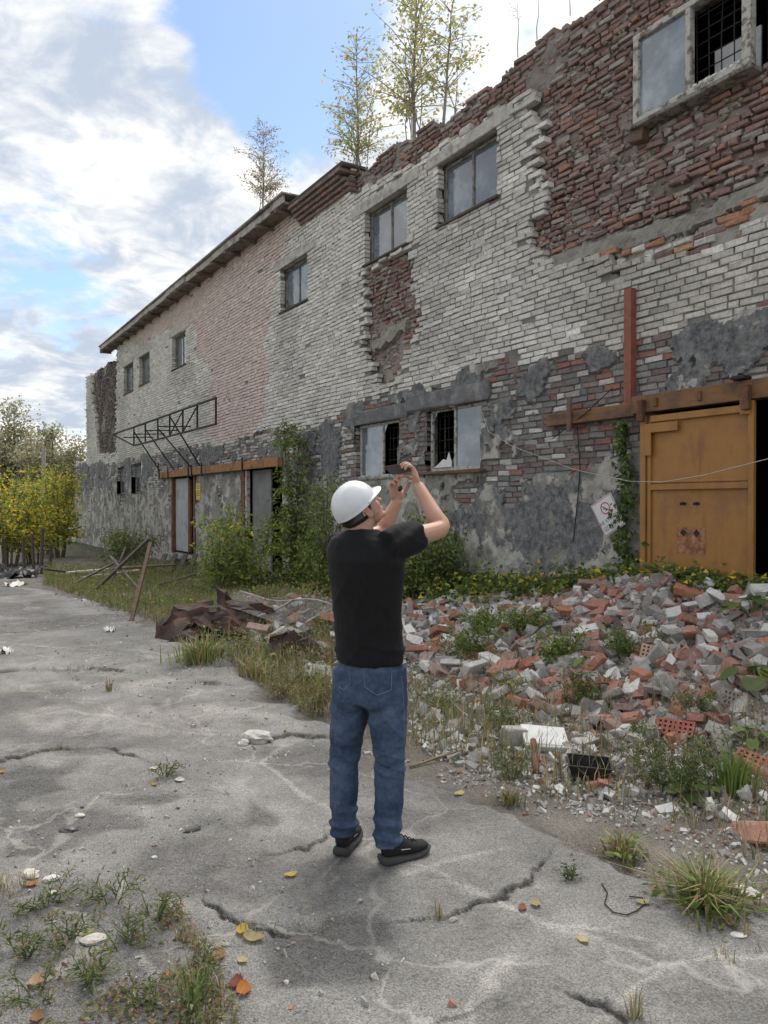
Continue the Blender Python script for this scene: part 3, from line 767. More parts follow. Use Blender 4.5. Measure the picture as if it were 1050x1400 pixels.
# -- the ochre gate leaf
gate = tag(empty('metal_gate', (-5.82, -.12, 0)), 'ochre painted steel sliding gate leaf with rust streaks on brown rail', 'gate')
gl, gr, gz0, gz1 = 0.0, 1.36, .05, 2.62
b = MB(); b.box(gl + .08, gr - .06, -.004, .006, gz0 + .05, gz1 - .03); b.build('panel', m_orange, gate)
def gbar(x0, x1, z0, z1, y0=-.045, y1=-.006, name='frame_bar', mat=m_orange):
    b = MB(); b.box(x0, x1, y0, y1, z0, z1, bev=.004); return b.build(name, mat, gate)
gbar(gl, gl + .07, gz0, gz1, -.05); gbar(gl + .085, gl + .13, gz0, gz1 - .1, -.03); gbar(gr - .06, gr, gz0, gz1 + .03, -.05)
gbar(gl + .13, gr - .062, gz1 - .075, gz1 - .003, -.045); gbar(gl + .075, gr - .062, gz0, gz0 + .08)
gbar(gl + .132, gr - .062, 1.80, 1.86, -.04); gbar(gl + .132, gr - .062, 1.875, 1.90, -.02)
b = MB()   # welded corner gusset
b.box(gl + .072, gl + .155, -.062, -.047, 2.18, gz1 - .11, bev=.003); b.box(gl + .072, gl + .50, -.0622, -.0472, gz1 - .19, gz1 - .09, bev=.003)
b.build('corner_plate', m_orange, gate)
b = MB(); b.box(gr - .14, gr - .03, -.065, -.052, gz1 - .1, gz1 + .06, bev=.003); b.build('hanger_plate', m_orange, gate)
m_rustp = material('scraped_rust', (.22, .095, .045), rough=.8, var=.4, scale=16, bump=.3, second=(.36, .18, .10), sscale=8, slo=.42, shi=.6)
b = MB(); b.box(.46, .80, -.0075, -.0045, 1.12, 1.40, jit=.0); b.build('scraped_patch', m_rustp, gate)
for px_ in (.54, .70):
    b = MB(); b.add([(px_, -.0095, 1.385), (px_ + .04, -.0095, 1.345), (px_, -.0095, 1.30), (px_ - .04, -.0095, 1.345), (px_, -.0078, 1.385), (px_ + .04, -.0078, 1.345), (px_, -.0078, 1.30), (px_ - .04, -.0078, 1.345)], [(0, 1, 2, 3), (0, 4, 5, 1), (1, 5, 6, 2), (2, 6, 7, 3), (3, 7, 4, 0)]); b.build('dark_mark', m_iron, gate)
    b = MB(); b.box(px_ - .045, px_ + .035, -.012, -.005, 1.635, 1.665, bev=.003); b.tube([(px_, -.006, 1.66), (px_, -.03, 1.655)], .012, 8); b.build('bolt', m_iron, gate)
b = MB(); b.box(-3.95, -3.8, .02, .12, 0, 2.66, bev=.01); bld(b, 'gate_post', m_rust)

# -- left doors under the long beam
b = MB(); b.box(-25.5, -15.8, -.16, -.03, 2.50, 2.70, bev=.01, jit=.006); bld(b, 'long_beam', material('orange_brown_beam', (.31, .155, .065), var=.3, scale=6, bump=.35, second=(.14, .08, .05), sscale=2.5, slo=.5, shi=.66))
for xx in (-25.3, -24.3, -22.2, -21.9, -21.0, -17.9):
    b = MB(); b.box(xx - .03, xx + .03, -.19, -.163, 2.44, 2.80, bev=.004); bld(b, 'beam_bracket', m_iron)
d1 = empty('door', (0, 0, 0), 0, building)
m_door = material('grey_painted_door', (.37, .385, .40), var=.22, scale=5, bump=.3, second=(.27, .22, .185), sscale=2.4, slo=.52, shi=.68)
for fa_ in (-24.4, -22.15):
    b = MB(); b.box(fa_, fa_ + .15, -.04, .06, .15, 2.497, bev=.006); b.build('door_post', m_rust, d1)
b = MB(); b.box(-24.24, -22.95, .06, .10, .2, 2.45, bev=.004); b.build('door_leaf', m_door, d1)
b = MB(); b.box(-22.72, -22.2, .14, .18, .2, 2.45, bev=.004); b.build('door_leaf', m_door, d1)
b = MB(); b.box(-22.93, -22.74, .04, .12, .2, 2.40, bev=.006); b.build('mullion', m_rust, d1)
b = MB(); b.box(-24.5, -21.9, -.3, .05, .02, .14, bev=.02, jit=.02); b.build('threshold', m_conc, d1)
d2 = empty('door', (0, 0, 0), 0, building)
b = MB(); b.box(-18.3, -18.05, -.06, .08, .1, 2.497, bev=.006); b.build('door_frame', m_rust, d2)
b = MB(); b.box(-18.02, -17.93, -.05, .05, 1.0, 2.49, bev=.006); b.build('white_pipe', m_frame, d2)
b = MB(); b.box(-17.9, -16.75, .10, .14, .1, 2.48, bev=.004); b.build('door_leaf', material('dull_grey_panel', (.19, .19, .185), var=.3, scale=4, bump=.3), d2)
# yellow notice beside the door
no = tag(empty('notice_plate', (-21.65, -.045, 2.02)), 'small yellow notice plate beside the left grey door', 'sign')
b = MB(); b.box(-.19, .19, -.008, .0, -.24, .24, bev=.003); b.build('plate', material('yellow_plate', (.58, .43, .08), rough=.5, var=.2, bump=.1), no)
b = MB()
for zz in (.15, .09, .0, -.06, -.12): b.box(-.13, .13, -.0105, -.0085, zz, zz + .018)
b.build('print', m_iron, no)

# -- the projecting canopy skeleton
can = tag(empty('canopy_frame', (-22.8, -1.0, 4.1)), 'black welded canopy skeleton jutting out over the left doors', 'canopy')
def cbar(a, b_, r=.028, name='rail'):
    m = MB(); m.bar(Vector(a) - can.location, Vector(b_) - can.location, r * 1.3, r * 1.3); return m.build(name, m_iron, can)
cbar((-28.2, -1, 4.12), (-17.4, -1, 4.14), .035); cbar((-25.2, -1, 3.53), (-17.4, -1, 3.53), .035)
cbar((-28.2, -1, 4.12), (-25.2, -1, 3.53), .03)
for xx in (-17.43, -18.8, -20.0, -21.2, -22.4, -23.8, -25.2): cbar((xx, -1, 3.53), (xx, -1, 4.12), .03, 'post')
cbar((-18.8, -1, 4.1), (-20.0, -1, 3.55), .02, 'brace'); cbar((-20.0, -1, 4.1), (-21.2, -1, 3.55), .02, 'brace')
for xx in (-22.4, -23.8, -25.2, -26.6): cbar((xx, -1, 3.9), (xx, -.02, 3.95), .025, 'rung')
for xb_, xt, zt in ((-21.1, -21.15, 4.05), (-21.9, -22.4, 3.85), (-25.15, -25.2, 3.98), (-23.6, -23.8, 3.95)): cbar((xb_, -.18, 2.72), (xt, -1, zt), .028, 'strut')
cbar((-25.3, -.2, 2.75), (-25.3, -.2, 3.0), .03, 'post')

# -- tilted warning sign
sgn = tag(empty('warning_sign', (0, 0, 0)), 'white no-smoking sign hanging crooked behind the climbing vine', 'sign')
c0 = W(831, 704, -.14); sgn.scale = (1.16, 1, 1.12)
sgn.location = (c0[0], -.14, c0[1]); sgn.rotation_euler = (R(8), R(-27), R(-4))
b = MB(); b.box(-.155, .155, -.002, .004, -.185, .185, bev=.0015); b.build('plate', material('white_plastic_sheet', (.70, .70, .72), rough=.45, var=.1, bump=.05), sgn)
m_pr = material('red_print', (.42, .05, .06), var=.2, bump=0); m_ink = material('dark_print', (.08, .08, .09), var=.2, bump=0)
def ring(b, cx, cz, r0, r1, y, n=28):
    V = []
    for k in range(n):
        a = 2 * math.pi * k / n; V += [(cx + r0 * math.cos(a), y, cz + r0 * math.sin(a)), (cx + r1 * math.cos(a), y, cz + r1 * math.sin(a))]
    b.add(V, [(2 * k, 2 * k + 1, (2 * k + 3) % (2 * n), (2 * k + 2) % (2 * n)) for k in range(n)])
b = MB(); ring(b, .01, .075, .052, .064, -.0035)
b.add([(-.035, -.004, .115), (-.028, -.004, .122), (.055, -.004, .035), (.048, -.004, .028)], [(0, 1, 2, 3)])
for (p, q, r_, s__) in ((-.148, .148, .172, .178), (-.148, .148, -.178, -.172), (-.148, -.142, -.1715, .1715), (.142, .148, -.1715, .1715)): b.add([(p, -.0035, r_), (q, -.0035, r_), (q, -.0035, s__), (p, -.0035, s__)], [(0, 1, 2, 3)])
b.build('border_and_symbol', m_pr, sgn)
b = MB(); b.add([(-.02, -.0037, .07), (.02, -.0037, .07), (.02, -.0037, .08), (-.02, -.0037, .08)], [(0, 1, 2, 3)]); b.add([(.0, -.0037, .045), (.03, -.0037, .045), (.022, -.0037, .066), (.008, -.0037, .066)], [(0, 1, 2, 3)]); b.build('symbol', m_ink, sgn)
def lettering(txt, size, loc, mat, parent, rot=(R(90), 0, 0), name='lettering'):
    cu = bpy.data.curves.new(name, 'FONT'); cu.body = txt; cu.size = size; cu.align_x = 'CENTER'; cu.extrude = .0003
    o = bpy.data.objects.new(name, cu); COL.objects.link(o)
    me = bpy.data.meshes.new_from_object(o.evaluated_get(bpy.context.evaluated_depsgraph_get()))
    bpy.data.objects.remove(o)
    o = link(name, me, parent, mat); o.location = loc; o.rotation_euler = rot
    return o
lettering('НЕ КУРИТЬ', .052, (0, -.0035, -.065), m_ink, sgn); lettering('ШТРАФ', .068, (0, -.0035, -.14), m_ink, sgn)

# -- cables
def cable(name, pts, r, mat, label, sag=0., n=24):
    b = MB(); path = []
    for (a, c) in zip(pts[:-1], pts[1:]):
        a, c = Vector(a), Vector(c)
        for i in range(n): t = i / n; p = a.lerp(c, t); p.z -= sag * 4 * t * (1 - t); path.append(p)
    path.append(Vector(pts[-1])); b.tube(path, r, 6)
    o = b.build(name, mat, None, True); return tag(o, label, 'cable')
def WP(px, py, y=-.05): q = W(px, py, y); return (q[0], y, q[1])
m_cab = material('pale_cable', (.46, .45, .42), var=.2, bump=0, rough=.6); m_cabd = material('black_cable', (.02, .02, .022), var=.2, bump=0, rough=.5)
cable('cable', [WP(656, 556), WP(668, 590), WP(700, 610), WP(785, 642, -.1), WP(860, 658, -.3), WP(905, 659, -.5), WP(960, 650, -.6), WP(1055, 626, -.8), WP(1180, 590, -1.)], .0035, m_cab, 'pale cable sagging from lower window across the ochre gate', n=8)
cable('cable', [WP(789, 585), WP(793, 640, -.04), WP(790, 680, -.05), WP(784, 740, -.05)], .007, m_cabd, 'black cable hanging straight down the plinth near the beam end', n=8)
cable('cable', [WP(838, 530), WP(800, 565, -.13), WP(755, 600, -.04)], .006, m_cabd, 'thin black wire slanting across the short timber post', n=8)
cable('cable', [(-38.6, -.05, 6.2), (-46, 3, 6.6), (-62, 10, 8.2)], .014, m_cabd, 'thin overhead wire leaving the far corner of the building', sag=.5)
# ------------------------------------------------------------------ ground: broken asphalt yard, dirt verge, rubble bank
def gp(*pts): return [tuple(G(px, py)[:2]) for px, py in pts]
def pilemask(x, y):
    """rubble bank against the wall, highest by the gate"""
    d = -y                                     # distance in front of the wall
    crest = np.interp(x, [-20, -15, -12.5, -10.5, -8.5, -7, -5.8, -4.5, -2], [.0, .06, .13, .22, .36, .52, .70, .74, .74])
    foot = np.interp(x, [-20, -12.5, -10, -8, -6.5, -5, -3.5, -1], [1.5, 2.2, 2.9, 3.2, 3.2, 3.0, 2.8, 2.6])
    t = np.clip(1 - (d - .6) / np.maximum(foot - .6, .1), 0, 1)
    return crest * t ** 1.25
def height(x, y):
    x = np.asarray(x, float); y = np.asarray(y, float)
    h = pilemask(x, y) * (1 + (fbm(x * 1.5, y * 1.5, 101, 4) - .5) * .5)
    # low heap of rubble behind the rusty sheet
    c = G(385, 860); h = h + .34 * np.exp(-(((x - c.x) * .55 + (y - c.y) * .35) / 1.1) ** 2 - (((y - c.y) * .8 - (x - c.x) * .2) / .8) ** 2)
    far = sstep(14, 30, np.hypot(x, y + WALL_D))
    h = h - .22 * far + (fbm(x * .35, y * .35, 102, 3) - .5) * .10
    return h
AEDGE = gp((1250, 1330), (1050, 1235), (930, 1195), (830, 1165), (740, 1125), (650, 1085), (560, 1055), (470, 1020), (420, 985), (350, 945), (300, 905), (230, 870), (190, 845), (120, 822), (60, 806), (-60, 797), (-400, 790), (-700, 860), (-800, 1500), (0, 2600), (1500, 2600))
# slabs, cracks, worn areas (measured on the ground)
STEP1 = gp((300, 1235), (312, 1252), (340, 1270), (375, 1277), (430, 1271), (490, 1255), (560, 1263), (615, 1258), (650, 1246), (690, 1228), (745, 1190))
STEP2 = gp((-40, 1042), (0, 1041), (40, 1033), (90, 1026), (150, 1031), (195, 1040), (225, 1058))
STEP3 = gp((330, 1017), (390, 1008), (450, 1012), (520, 1010))
STEP4 = gp((-20, 924), (30, 920), (80, 922), (130, 918), (170, 924), (230, 936), (290, 940))
STEP5 = gp((645, 1395), (690, 1370), (735, 1352), (770, 1365), (830, 1380), (860, 1400))
STEP6 = gp((300, 1180), (350, 1172), (430, 1155), (455, 1140))
VEINS = [gp((560, 1180), (600, 1192), (655, 1225), (690, 1240), (745, 1262), (800, 1285), (855, 1310), (905, 1335), (960, 1327), (1060, 1318)), gp((905, 1335), (870, 1370), (820, 1400)), gp((745, 1262), (820, 1273), (900, 1300)),
         gp((550, 1195), (640, 1178), (700, 1172)), gp((690, 1320), (660, 1345), (640, 1400)), gp((20, 990), (90, 975), (150, 985), (230, 1000), (320, 1010)), gp((225, 960), (240, 985), (290, 1002)), gp((160, 1185), (170, 1230), (190, 1260)),
         gp((390, 1010), (360, 1040), (420, 1090), (470, 1120)), gp((180, 1290), (215, 1330), (260, 1360), (290, 1400)), gp((0, 880), (110, 890), (220, 905))]
ROUGH = [gp((-20, 1045), (120, 1060), (250, 1080), (330, 1120), (290, 1175), (200, 1200), (80, 1190), (-20, 1180)), gp((395, 1285), (520, 1275), (600, 1300), (580, 1420), (350, 1420), (370, 1330)), gp((-20, 1290), (150, 1280), (330, 1330), (330, 1420), (-20, 1420)), gp((370, 1100), (450, 1120), (440, 1160), (350, 1175)), gp((640, 1080), (760, 1120), (830, 1165), (760, 1190), (700, 1150))]
DUST = [gp((200, 1070), (330, 1060), (420, 1100), (330, 1180), (240, 1170)), gp((280, 1180), (330, 1190), (300, 1260), (420, 1280), (330, 1320), (220, 1240)), gp((0, 930), (300, 945), (420, 1005), (200, 1020), (0, 1010))]
ang = np.unique(np.r_[np.arange(-180, -42, 3.5), np.arange(-42, 42, .145), np.arange(42, 180.1, 3.5)])
rad = [0.25]
while rad[-1] < 900:
    r_ = rad[-1]; rad.append(r_ * (1.03 if r_ < 1.6 else 1.0042 if r_ < 7 else 1.0075 if r_ < 26 else 1.09))
rad = np.array(rad)
A_, R_ = np.meshgrid(R(1) * ang, rad)
gx_ = R_ * (-np.sin(YAW) * np.cos(A_) + np.cos(YAW) * np.sin(A_)); gy_ = -WALL_D + R_ * (np.cos(YAW) * np.cos(A_) + np.sin(YAW) * np.sin(A_))
jx_ = (fbm(gx_ * 3, gy_ * 3, 111, 4) - .5); jy_ = (fbm(gx_ * 3, gy_ * 3, 112, 4) - .5)
qx, qy = gx_ + jx_ * .22, gy_ + jy_ * .22
h = height(gx_, gy_)
wx_, wy_ = gx_ + jx_ * .5, gy_ + jy_ * .5
asph = inpoly(wx_, wy_, AEDGE)
ed, _ = linedist(wx_, wy_, AEDGE + AEDGE[:1])
af = np.where(asph, sstep(0, .10, ed), 0.)
h = h + af * .025 - (1 - af) * .0
h = h + (1 - af) * ((fbm(gx_ * 6, gy_ * 6, 121, 4) - .5) * .07 * sstep(0, .5, ed))
crk = np.zeros(gx_.shape)
fx_ = (fbm(gx_ * 16, gy_ * 16, 115, 3) - .5) * .07; fy_ = (fbm(gx_ * 16, gy_ * 16, 116, 3) - .5) * .07
for L_, hi, wd in ((STEP1, .006, .009), (STEP2, .008, .014), (STEP3, .008, .02), (STEP4, .010, .03), (STEP5, .006, .010), (STEP6, .004, .010)):
    d, sd = linedist(gx_ + jx_ * .16 + fx_, gy_ + jy_ * .16 + fy_, L_)
    brk = sstep(.34, .62, vnoise(gx_ * 3.6 + 5, gy_ * 2.6, 78)); wd = wd * (.5 + 1.1 * vnoise(gx_ * 7, gy_ * 7, 79)); hi = hi * (.3 + .9 * brk)
    # the slab on the far side stands proud, its lip broken off
    h = h + hi * np.exp(-(d / .45) ** 2) * np.where(sd > 0, 1, 0) - hi * .45 * np.exp(-(d / .25) ** 2) * np.where(sd <= 0, 1, 0)
    crk = np.maximum(crk, np.clip(1.4 * np.exp(-(d / wd) ** 2) * (.15 + .85 * brk), 0, 1))
    h = h - .010 * np.exp(-(d / wd) ** 2) * brk
vein = np.zeros(gx_.shape)
for L_ in VEINS:
    d, _ = linedist(qx * .7 + gx_ * .3, qy * .7 + gy_ * .3, L_)
    vein = np.maximum(vein, np.exp(-(d / (.012 + .018 * vnoise(gx_ * 4, gy_ * 4, 9))) ** 2) * (.45 + .55 * vnoise(gx_ * 2, gy_ * 2, 10)))
bx_ = gx_ + (fbm(gx_ * 1.3, gy_ * 1.3, 113, 5) - .5) * 1.3; by_ = gy_ + (fbm(gx_ * 1.3, gy_ * 1.3, 114, 5) - .5) * 1.3
rough = np.zeros(gx_.shape)
for p in ROUGH:
    m = inpoly(bx_, by_, p); d, _ = linedist(bx_, by_, p + p[:1]); rough = np.maximum(rough, np.where(m, sstep(0, .12, d), 0))
dust = np.zeros(gx_.shape)
for p in DUST:
    m = inpoly(bx_, by_, p); d, _ = linedist(bx_, by_, p + p[:1]); dust = np.maximum(dust, np.where(m, sstep(0, .25, d), 0))
dust *= sstep(.38, .62, fbm(gx_ * 1.7, gy_ * 1.7, 131, 5))
rough = np.clip(np.maximum(rough * sstep(.3, .5, fbm(gx_ * 2.2, gy_ * 2.2, 133, 4)), .75 * sstep(.50, .62, fbm(gx_ * .9, gy_ * .9, 132, 5)) * af), 0, 1)
h = h - rough * .008 + rough * (vnoise(gx_ * 60, gy_ * 60, 5) - .5) * .008
base = np.array((.186, .181, .172))[None, None] * (1 + (fbm(gx_ * .6, gy_ * .6, 141, 4) - .5)[..., None] * .35)
cdirt = np.array((.150, .135, .115)) * (1 + (fbm(gx_ * 2.5, gy_ * 2.5, 142, 5) - .5)[..., None] * .9)
def lerp(a, b, t): return a * (1 - t[..., None]) + np.array(b) * t[..., None]
c = lerp(base, (.118, .114, .110), rough * .85)
c = lerp(c, (.29, .277, .252), dust * .7)
c = lerp(c, (.36, .345, .315), vein * .65)
c = lerp(c, (.03, .028, .025), crk * .85)  # cracks darkened in the colour, including the shade at the slab lip
cdirt = lerp(cdirt, (.34, .315, .285), sstep(.04, .22, pilemask(gx_, gy_)) * sstep(-13, -8, gx_))
c = lerp(cdirt, c, af)
# far off: grassy waste ground
fargrass = sstep(24, 40, R_) * (1 - .0 * af)
c = lerp(c, (.09, .10, .045), fargrass)
m_ground = material('yard_surface', attr=True, var=.16, scale=5, bump=0)
def ground_nodes(m):
    nt = m.node_tree; N, L = nt.nodes, nt.links; bs = N['Principled BSDF']
    src = bs.inputs['Base Color'].links[0].from_socket
    t = N.new('ShaderNodeTexCoord')
    v = N.new('ShaderNodeTexVoronoi'); v.inputs['Scale'].default_value = 190; L.new(t.outputs['Object'], v.inputs['Vector'])
    n = N.new('ShaderNodeTexNoise'); n.inputs['Scale'].default_value = 70; n.inputs['Detail'].default_value = 6; L.new(t.outputs['Object'], n.inputs['Vector'])
    cr = N.new('ShaderNodeMapRange'); L.new(v.outputs['Color'], cr.inputs[0]); cr.inputs[3].default_value = .42; cr.inputs[4].default_value = 1.62
    ro = N.new('ShaderNodeAttribute'); ro.attribute_name = 'rough'
    mm = N.new('ShaderNodeMix'); mm.data_type = 'RGBA'; mm.blend_type = 'MULTIPLY'; mm.inputs[0].default_value = .9
    L.new(src, mm.inputs[6]); L.new(cr.outputs[0], mm.inputs[7])
    # fine hairline cracks, tortuous
    nd = N.new('ShaderNodeTexNoise'); nd.inputs['Scale'].default_value = 2.2; nd.inputs['Detail'].default_value = 6; L.new(t.outputs['Object'], nd.inputs['Vector'])
    vm = N.new('ShaderNodeVectorMath'); vm.operation = 'MULTIPLY_ADD'; L.new(nd.outputs['Color'], vm.inputs[0]); vm.inputs[1].default_value = (.9, .9, 0); L.new(t.outputs['Object'], vm.inputs[2])
    ve = N.new('ShaderNodeTexVoronoi'); ve.feature = 'DISTANCE_TO_EDGE'; ve.inputs['Scale'].default_value = .75; L.new(vm.outputs[0], ve.inputs['Vector'])
    hr = N.new('ShaderNodeMapRange'); L.new(ve.outputs['Distance'], hr.inputs[0]); hr.inputs[1].default_value = .003; hr.inputs[2].default_value = .014; hr.inputs[3].default_value = 1; hr.inputs[4].default_value = 0
    nm = N.new('ShaderNodeTexNoise'); nm.inputs['Scale'].default_value = 1.3; L.new(t.outputs['Object'], nm.inputs['Vector'])
    hm = N.new('ShaderNodeMapRange'); L.new(nm.outputs['Fac'], hm.inputs[0]); hm.inputs[1].default_value = .42; hm.inputs[2].default_value = .56
    af_ = N.new('ShaderNodeAttribute'); af_.attribute_name = 'asphalt'
    m1 = N.new('ShaderNodeMath'); m1.operation = 'MULTIPLY'; L.new(hr.outputs[0], m1.inputs[0]); L.new(hm.outputs[0], m1.inputs[1])
    m2 = N.new('ShaderNodeMath'); m2.operation = 'MULTIPLY'; L.new(m1.outputs[0], m2.inputs[0]); L.new(af_.outputs['Fac'], m2.inputs[1])
    m3 = N.new('ShaderNodeMath'); m3.operation = 'MULTIPLY'; L.new(m2.outputs[0], m3.inputs[0]); m3.inputs[1].default_value = .32
    mc = N.new('ShaderNodeMix'); mc.data_type = 'RGBA'; L.new(m3.outputs[0], mc.inputs[0]); L.new(mm.outputs[2], mc.inputs[6]); mc.inputs[7].default_value = (.50, .48, .435, 1)
    L.new(mc.outputs[2], bs.inputs['Base Color'])
    # old patches, tyre-polished and dusty areas
    nb1 = N.new('ShaderNodeTexNoise'); nb1.inputs['Scale'].default_value = 1.6; nb1.inputs['Detail'].default_value = 9; nb1.inputs['Roughness'].default_value = .7; L.new(t.outputs['Object'], nb1.inputs['Vector'])
    rb1 = N.new('ShaderNodeMapRange'); L.new(nb1.outputs['Fac'], rb1.inputs[0]); rb1.inputs[1].default_value = .32; rb1.inputs[2].default_value = .68; rb1.inputs[3].default_value = .66; rb1.inputs[4].default_value = 1.28
    mb1 = N.new('ShaderNodeMix'); mb1.data_type = 'RGBA'; mb1.blend_type = 'MULTIPLY'; mb1.inputs[0].default_value = 1; L.new(mc.outputs[2], mb1.inputs[6]); L.new(rb1.outputs[0], mb1.inputs[7])
    # fine dark crazing
    vf = N.new('ShaderNodeTexVoronoi'); vf.feature = 'DISTANCE_TO_EDGE'; vf.inputs['Scale'].default_value = 5.5; L.new(vm.outputs[0], vf.inputs['Vector'])
    rf = N.new('ShaderNodeMapRange'); L.new(vf.outputs['Distance'], rf.inputs[0]); rf.inputs[1].default_value = .0; rf.inputs[2].default_value = .03; rf.inputs[3].default_value = 1; rf.inputs[4].default_value = 0
    gm = N.new('ShaderNodeMapRange'); L.new(nb1.outputs['Fac'], gm.inputs[0]); gm.inputs[1].default_value = .56; gm.inputs[2].default_value = .46
    g2 = N.new('ShaderNodeMath'); g2.operation = 'MULTIPLY'; L.new(rf.outputs[0], g2.inputs[0]); L.new(gm.outputs[0], g2.inputs[1])
    g3 = N.new('ShaderNodeMath'); g3.operation = 'MULTIPLY'; L.new(g2.outputs[0], g3.inputs[0]); L.new(af_.outputs['Fac'], g3.inputs[1])
    g4 = N.new('ShaderNodeMath'); g4.operation = 'MULTIPLY'; L.new(g3.outputs[0], g4.inputs[0]); g4.inputs[1].default_value = .5
    mf = N.new('ShaderNodeMix'); mf.data_type = 'RGBA'; L.new(g4.outputs[0], mf.inputs[0]); L.new(mb1.outputs[2], mf.inputs[6]); mf.inputs[7].default_value = (.07, .065, .06, 1)
    L.new(mf.outputs[2], bs.inputs['Base Color'])
    # relief of the aggregate
    b = N.new('ShaderNodeBump'); b.inputs['Distance'].default_value = .006
    ms = N.new('ShaderNodeMapRange'); L.new(ro.outputs['Fac'], ms.inputs[0]); ms.inputs[3].default_value = .5; ms.inputs[4].default_value = 1.0
    L.new(ms.outputs[0], b.inputs['Strength'])
    ad = N.new('ShaderNodeMath'); ad.operation = 'ADD'; L.new(v.outputs['Distance'], ad.inputs[0]); L.new(n.outputs['Fac'], ad.inputs[1])
    L.new(ad.outputs[0], b.inputs['Height']); L.new(b.outputs[0], bs.inputs['Normal'])
    bs.inputs['Roughness'].default_value = .9
ground_nodes(m_ground)
nr, na = gx_.shape
idx = np.arange(nr * na).reshape(nr, na)
Q = np.stack([idx[:-1, :-1], idx[:-1, 1:], idx[1:, 1:], idx[1:, :-1]], -1).reshape(-1, 4)[:, ::-1]
g_o = np_mesh('ground', np.stack([gx_, gy_, h], -1), Q, m_ground, None, c.reshape(-1, 3), {'rough': np.maximum(rough, 1 - af), 'asphalt': af}, False)
tag(g_o, 'cracked grey asphalt yard with broken edges running along the building', None, None, 'structure')
from mathutils.bvhtree import BVHTree
gbvh = BVHTree.FromPolygons([tuple(q) for q in np.stack([gx_, gy_, h], -1).reshape(-1, 3)[:]], [tuple(f) for f in Q[(R_[:-1, :-1].ravel() < 45)]])
def gz_at(x, y):
    p = gbvh.ray_cast(Vector((x, y, 5)), Vector((0, 0, -1)))
    return p[0].z if p[0] else float(height(x, y))
def GG(px, py):
    """point of the built ground seen at a pixel"""
    p = gbvh.ray_cast(Vector((0, -WALL_D, CAM_H)), ray(px, py).normalized())
    return p[0] if p[0] else G(px, py)
# ------------------------------------------------------------------ the man photographing the facade
PD = 3.55                                            # his distance from the camera
_o = P(505, 690, PD)
person = tag(empty('person', (_o.x, _o.y, .0), YAW), 'man in white hard hat, black t-shirt and jeans raising a phone to the facade', 'person')
PG = gz_at(_o.x, _o.y) + .003
person.location.z = PG
def LP(px, py, y=0.):
    d = PD + y
    return Vector(((px - 525) / F_PX * d + 20 / F_PX * PD, y, CAM_H + (HORIZON - py) / F_PX * d - PG))
def ringloft(mb, secs, n=20, cap=True):
    """secs: (centre, right axis * rx, forward axis * ry)"""
    V = []
    for c, a, b in secs:
        for k in range(n):
            t = 2 * math.pi * k / n; V.append(c + a * math.cos(t) + b * math.sin(t))
    m = len(secs)
    F = [(i * n + k, i * n + (k + 1) % n, (i + 1) * n + (k + 1) % n, (i + 1) * n + k) for i in range(m - 1) for k in range(n)]
    if cap: F += [tuple(range(n))[::-1], tuple((m - 1) * n + k for k in range(n))]
    mb.add(V, F)
def limb(mb, pts, rs, n=14, sub=4):
    """smooth tapered limb through joints"""
    P_, R2 = [], []
    pts = [Vector(p) for p in pts]
    for i in range(len(pts) - 1):
        p0, p1, p2, p3 = pts[max(i - 1, 0)], pts[i], pts[i + 1], pts[min(i + 2, len(pts) - 1)]
        for k in range(sub):
            t = k / sub
            P_.append(.5 * ((2 * p1) + (p2 - p0) * t + (2 * p0 - 5 * p1 + 4 * p2 - p3) * t * t + (3 * p1 - p0 - 3 * p2 + p3) * t ** 3)); R2.append(rs[i] * (1 - t) + rs[i + 1] * t)
    P_.append(pts[-1]); R2.append(rs[-1])
    # round ends
    d0 = (P_[0] - P_[1]).normalized(); d1 = (P_[-1] - P_[-2]).normalized()
    P_ = [P_[0] + d0 * R2[0] * .8] + P_ + [P_[-1] + d1 * R2[-1] * .8]; R2 = [R2[0] * .45] + R2 + [R2[-1] * .45]
    mb.tube(P_, R2, n)
def ellipsoid(mb, c, ax, n=16, m=10):
    """ax: three axis vectors"""
    V = []
    for i in range(1, m):
        ph = math.pi * i / m
        for k in range(n):
            t = 2 * math.pi * k / n; V.append(c + ax[0] * math.sin(ph) * math.cos(t) + ax[1] * math.sin(ph) * math.sin(t) + ax[2] * math.cos(ph))
    V += [c + ax[2], c - ax[2]]; a, b = len(V) - 2, len(V) - 1
    F = [(i * n + k, (i + 1) * n + k, (i + 1) * n + (k + 1) % n, i * n + (k + 1) % n) for i in range(m - 2) for k in range(n)]
    F += [(a, k, (k + 1) % n) for k in range(n)] + [(b, (m - 2) * n + (k + 1) % n, (m - 2) * n + k) for k in range(n)]
    mb.add(V, F)
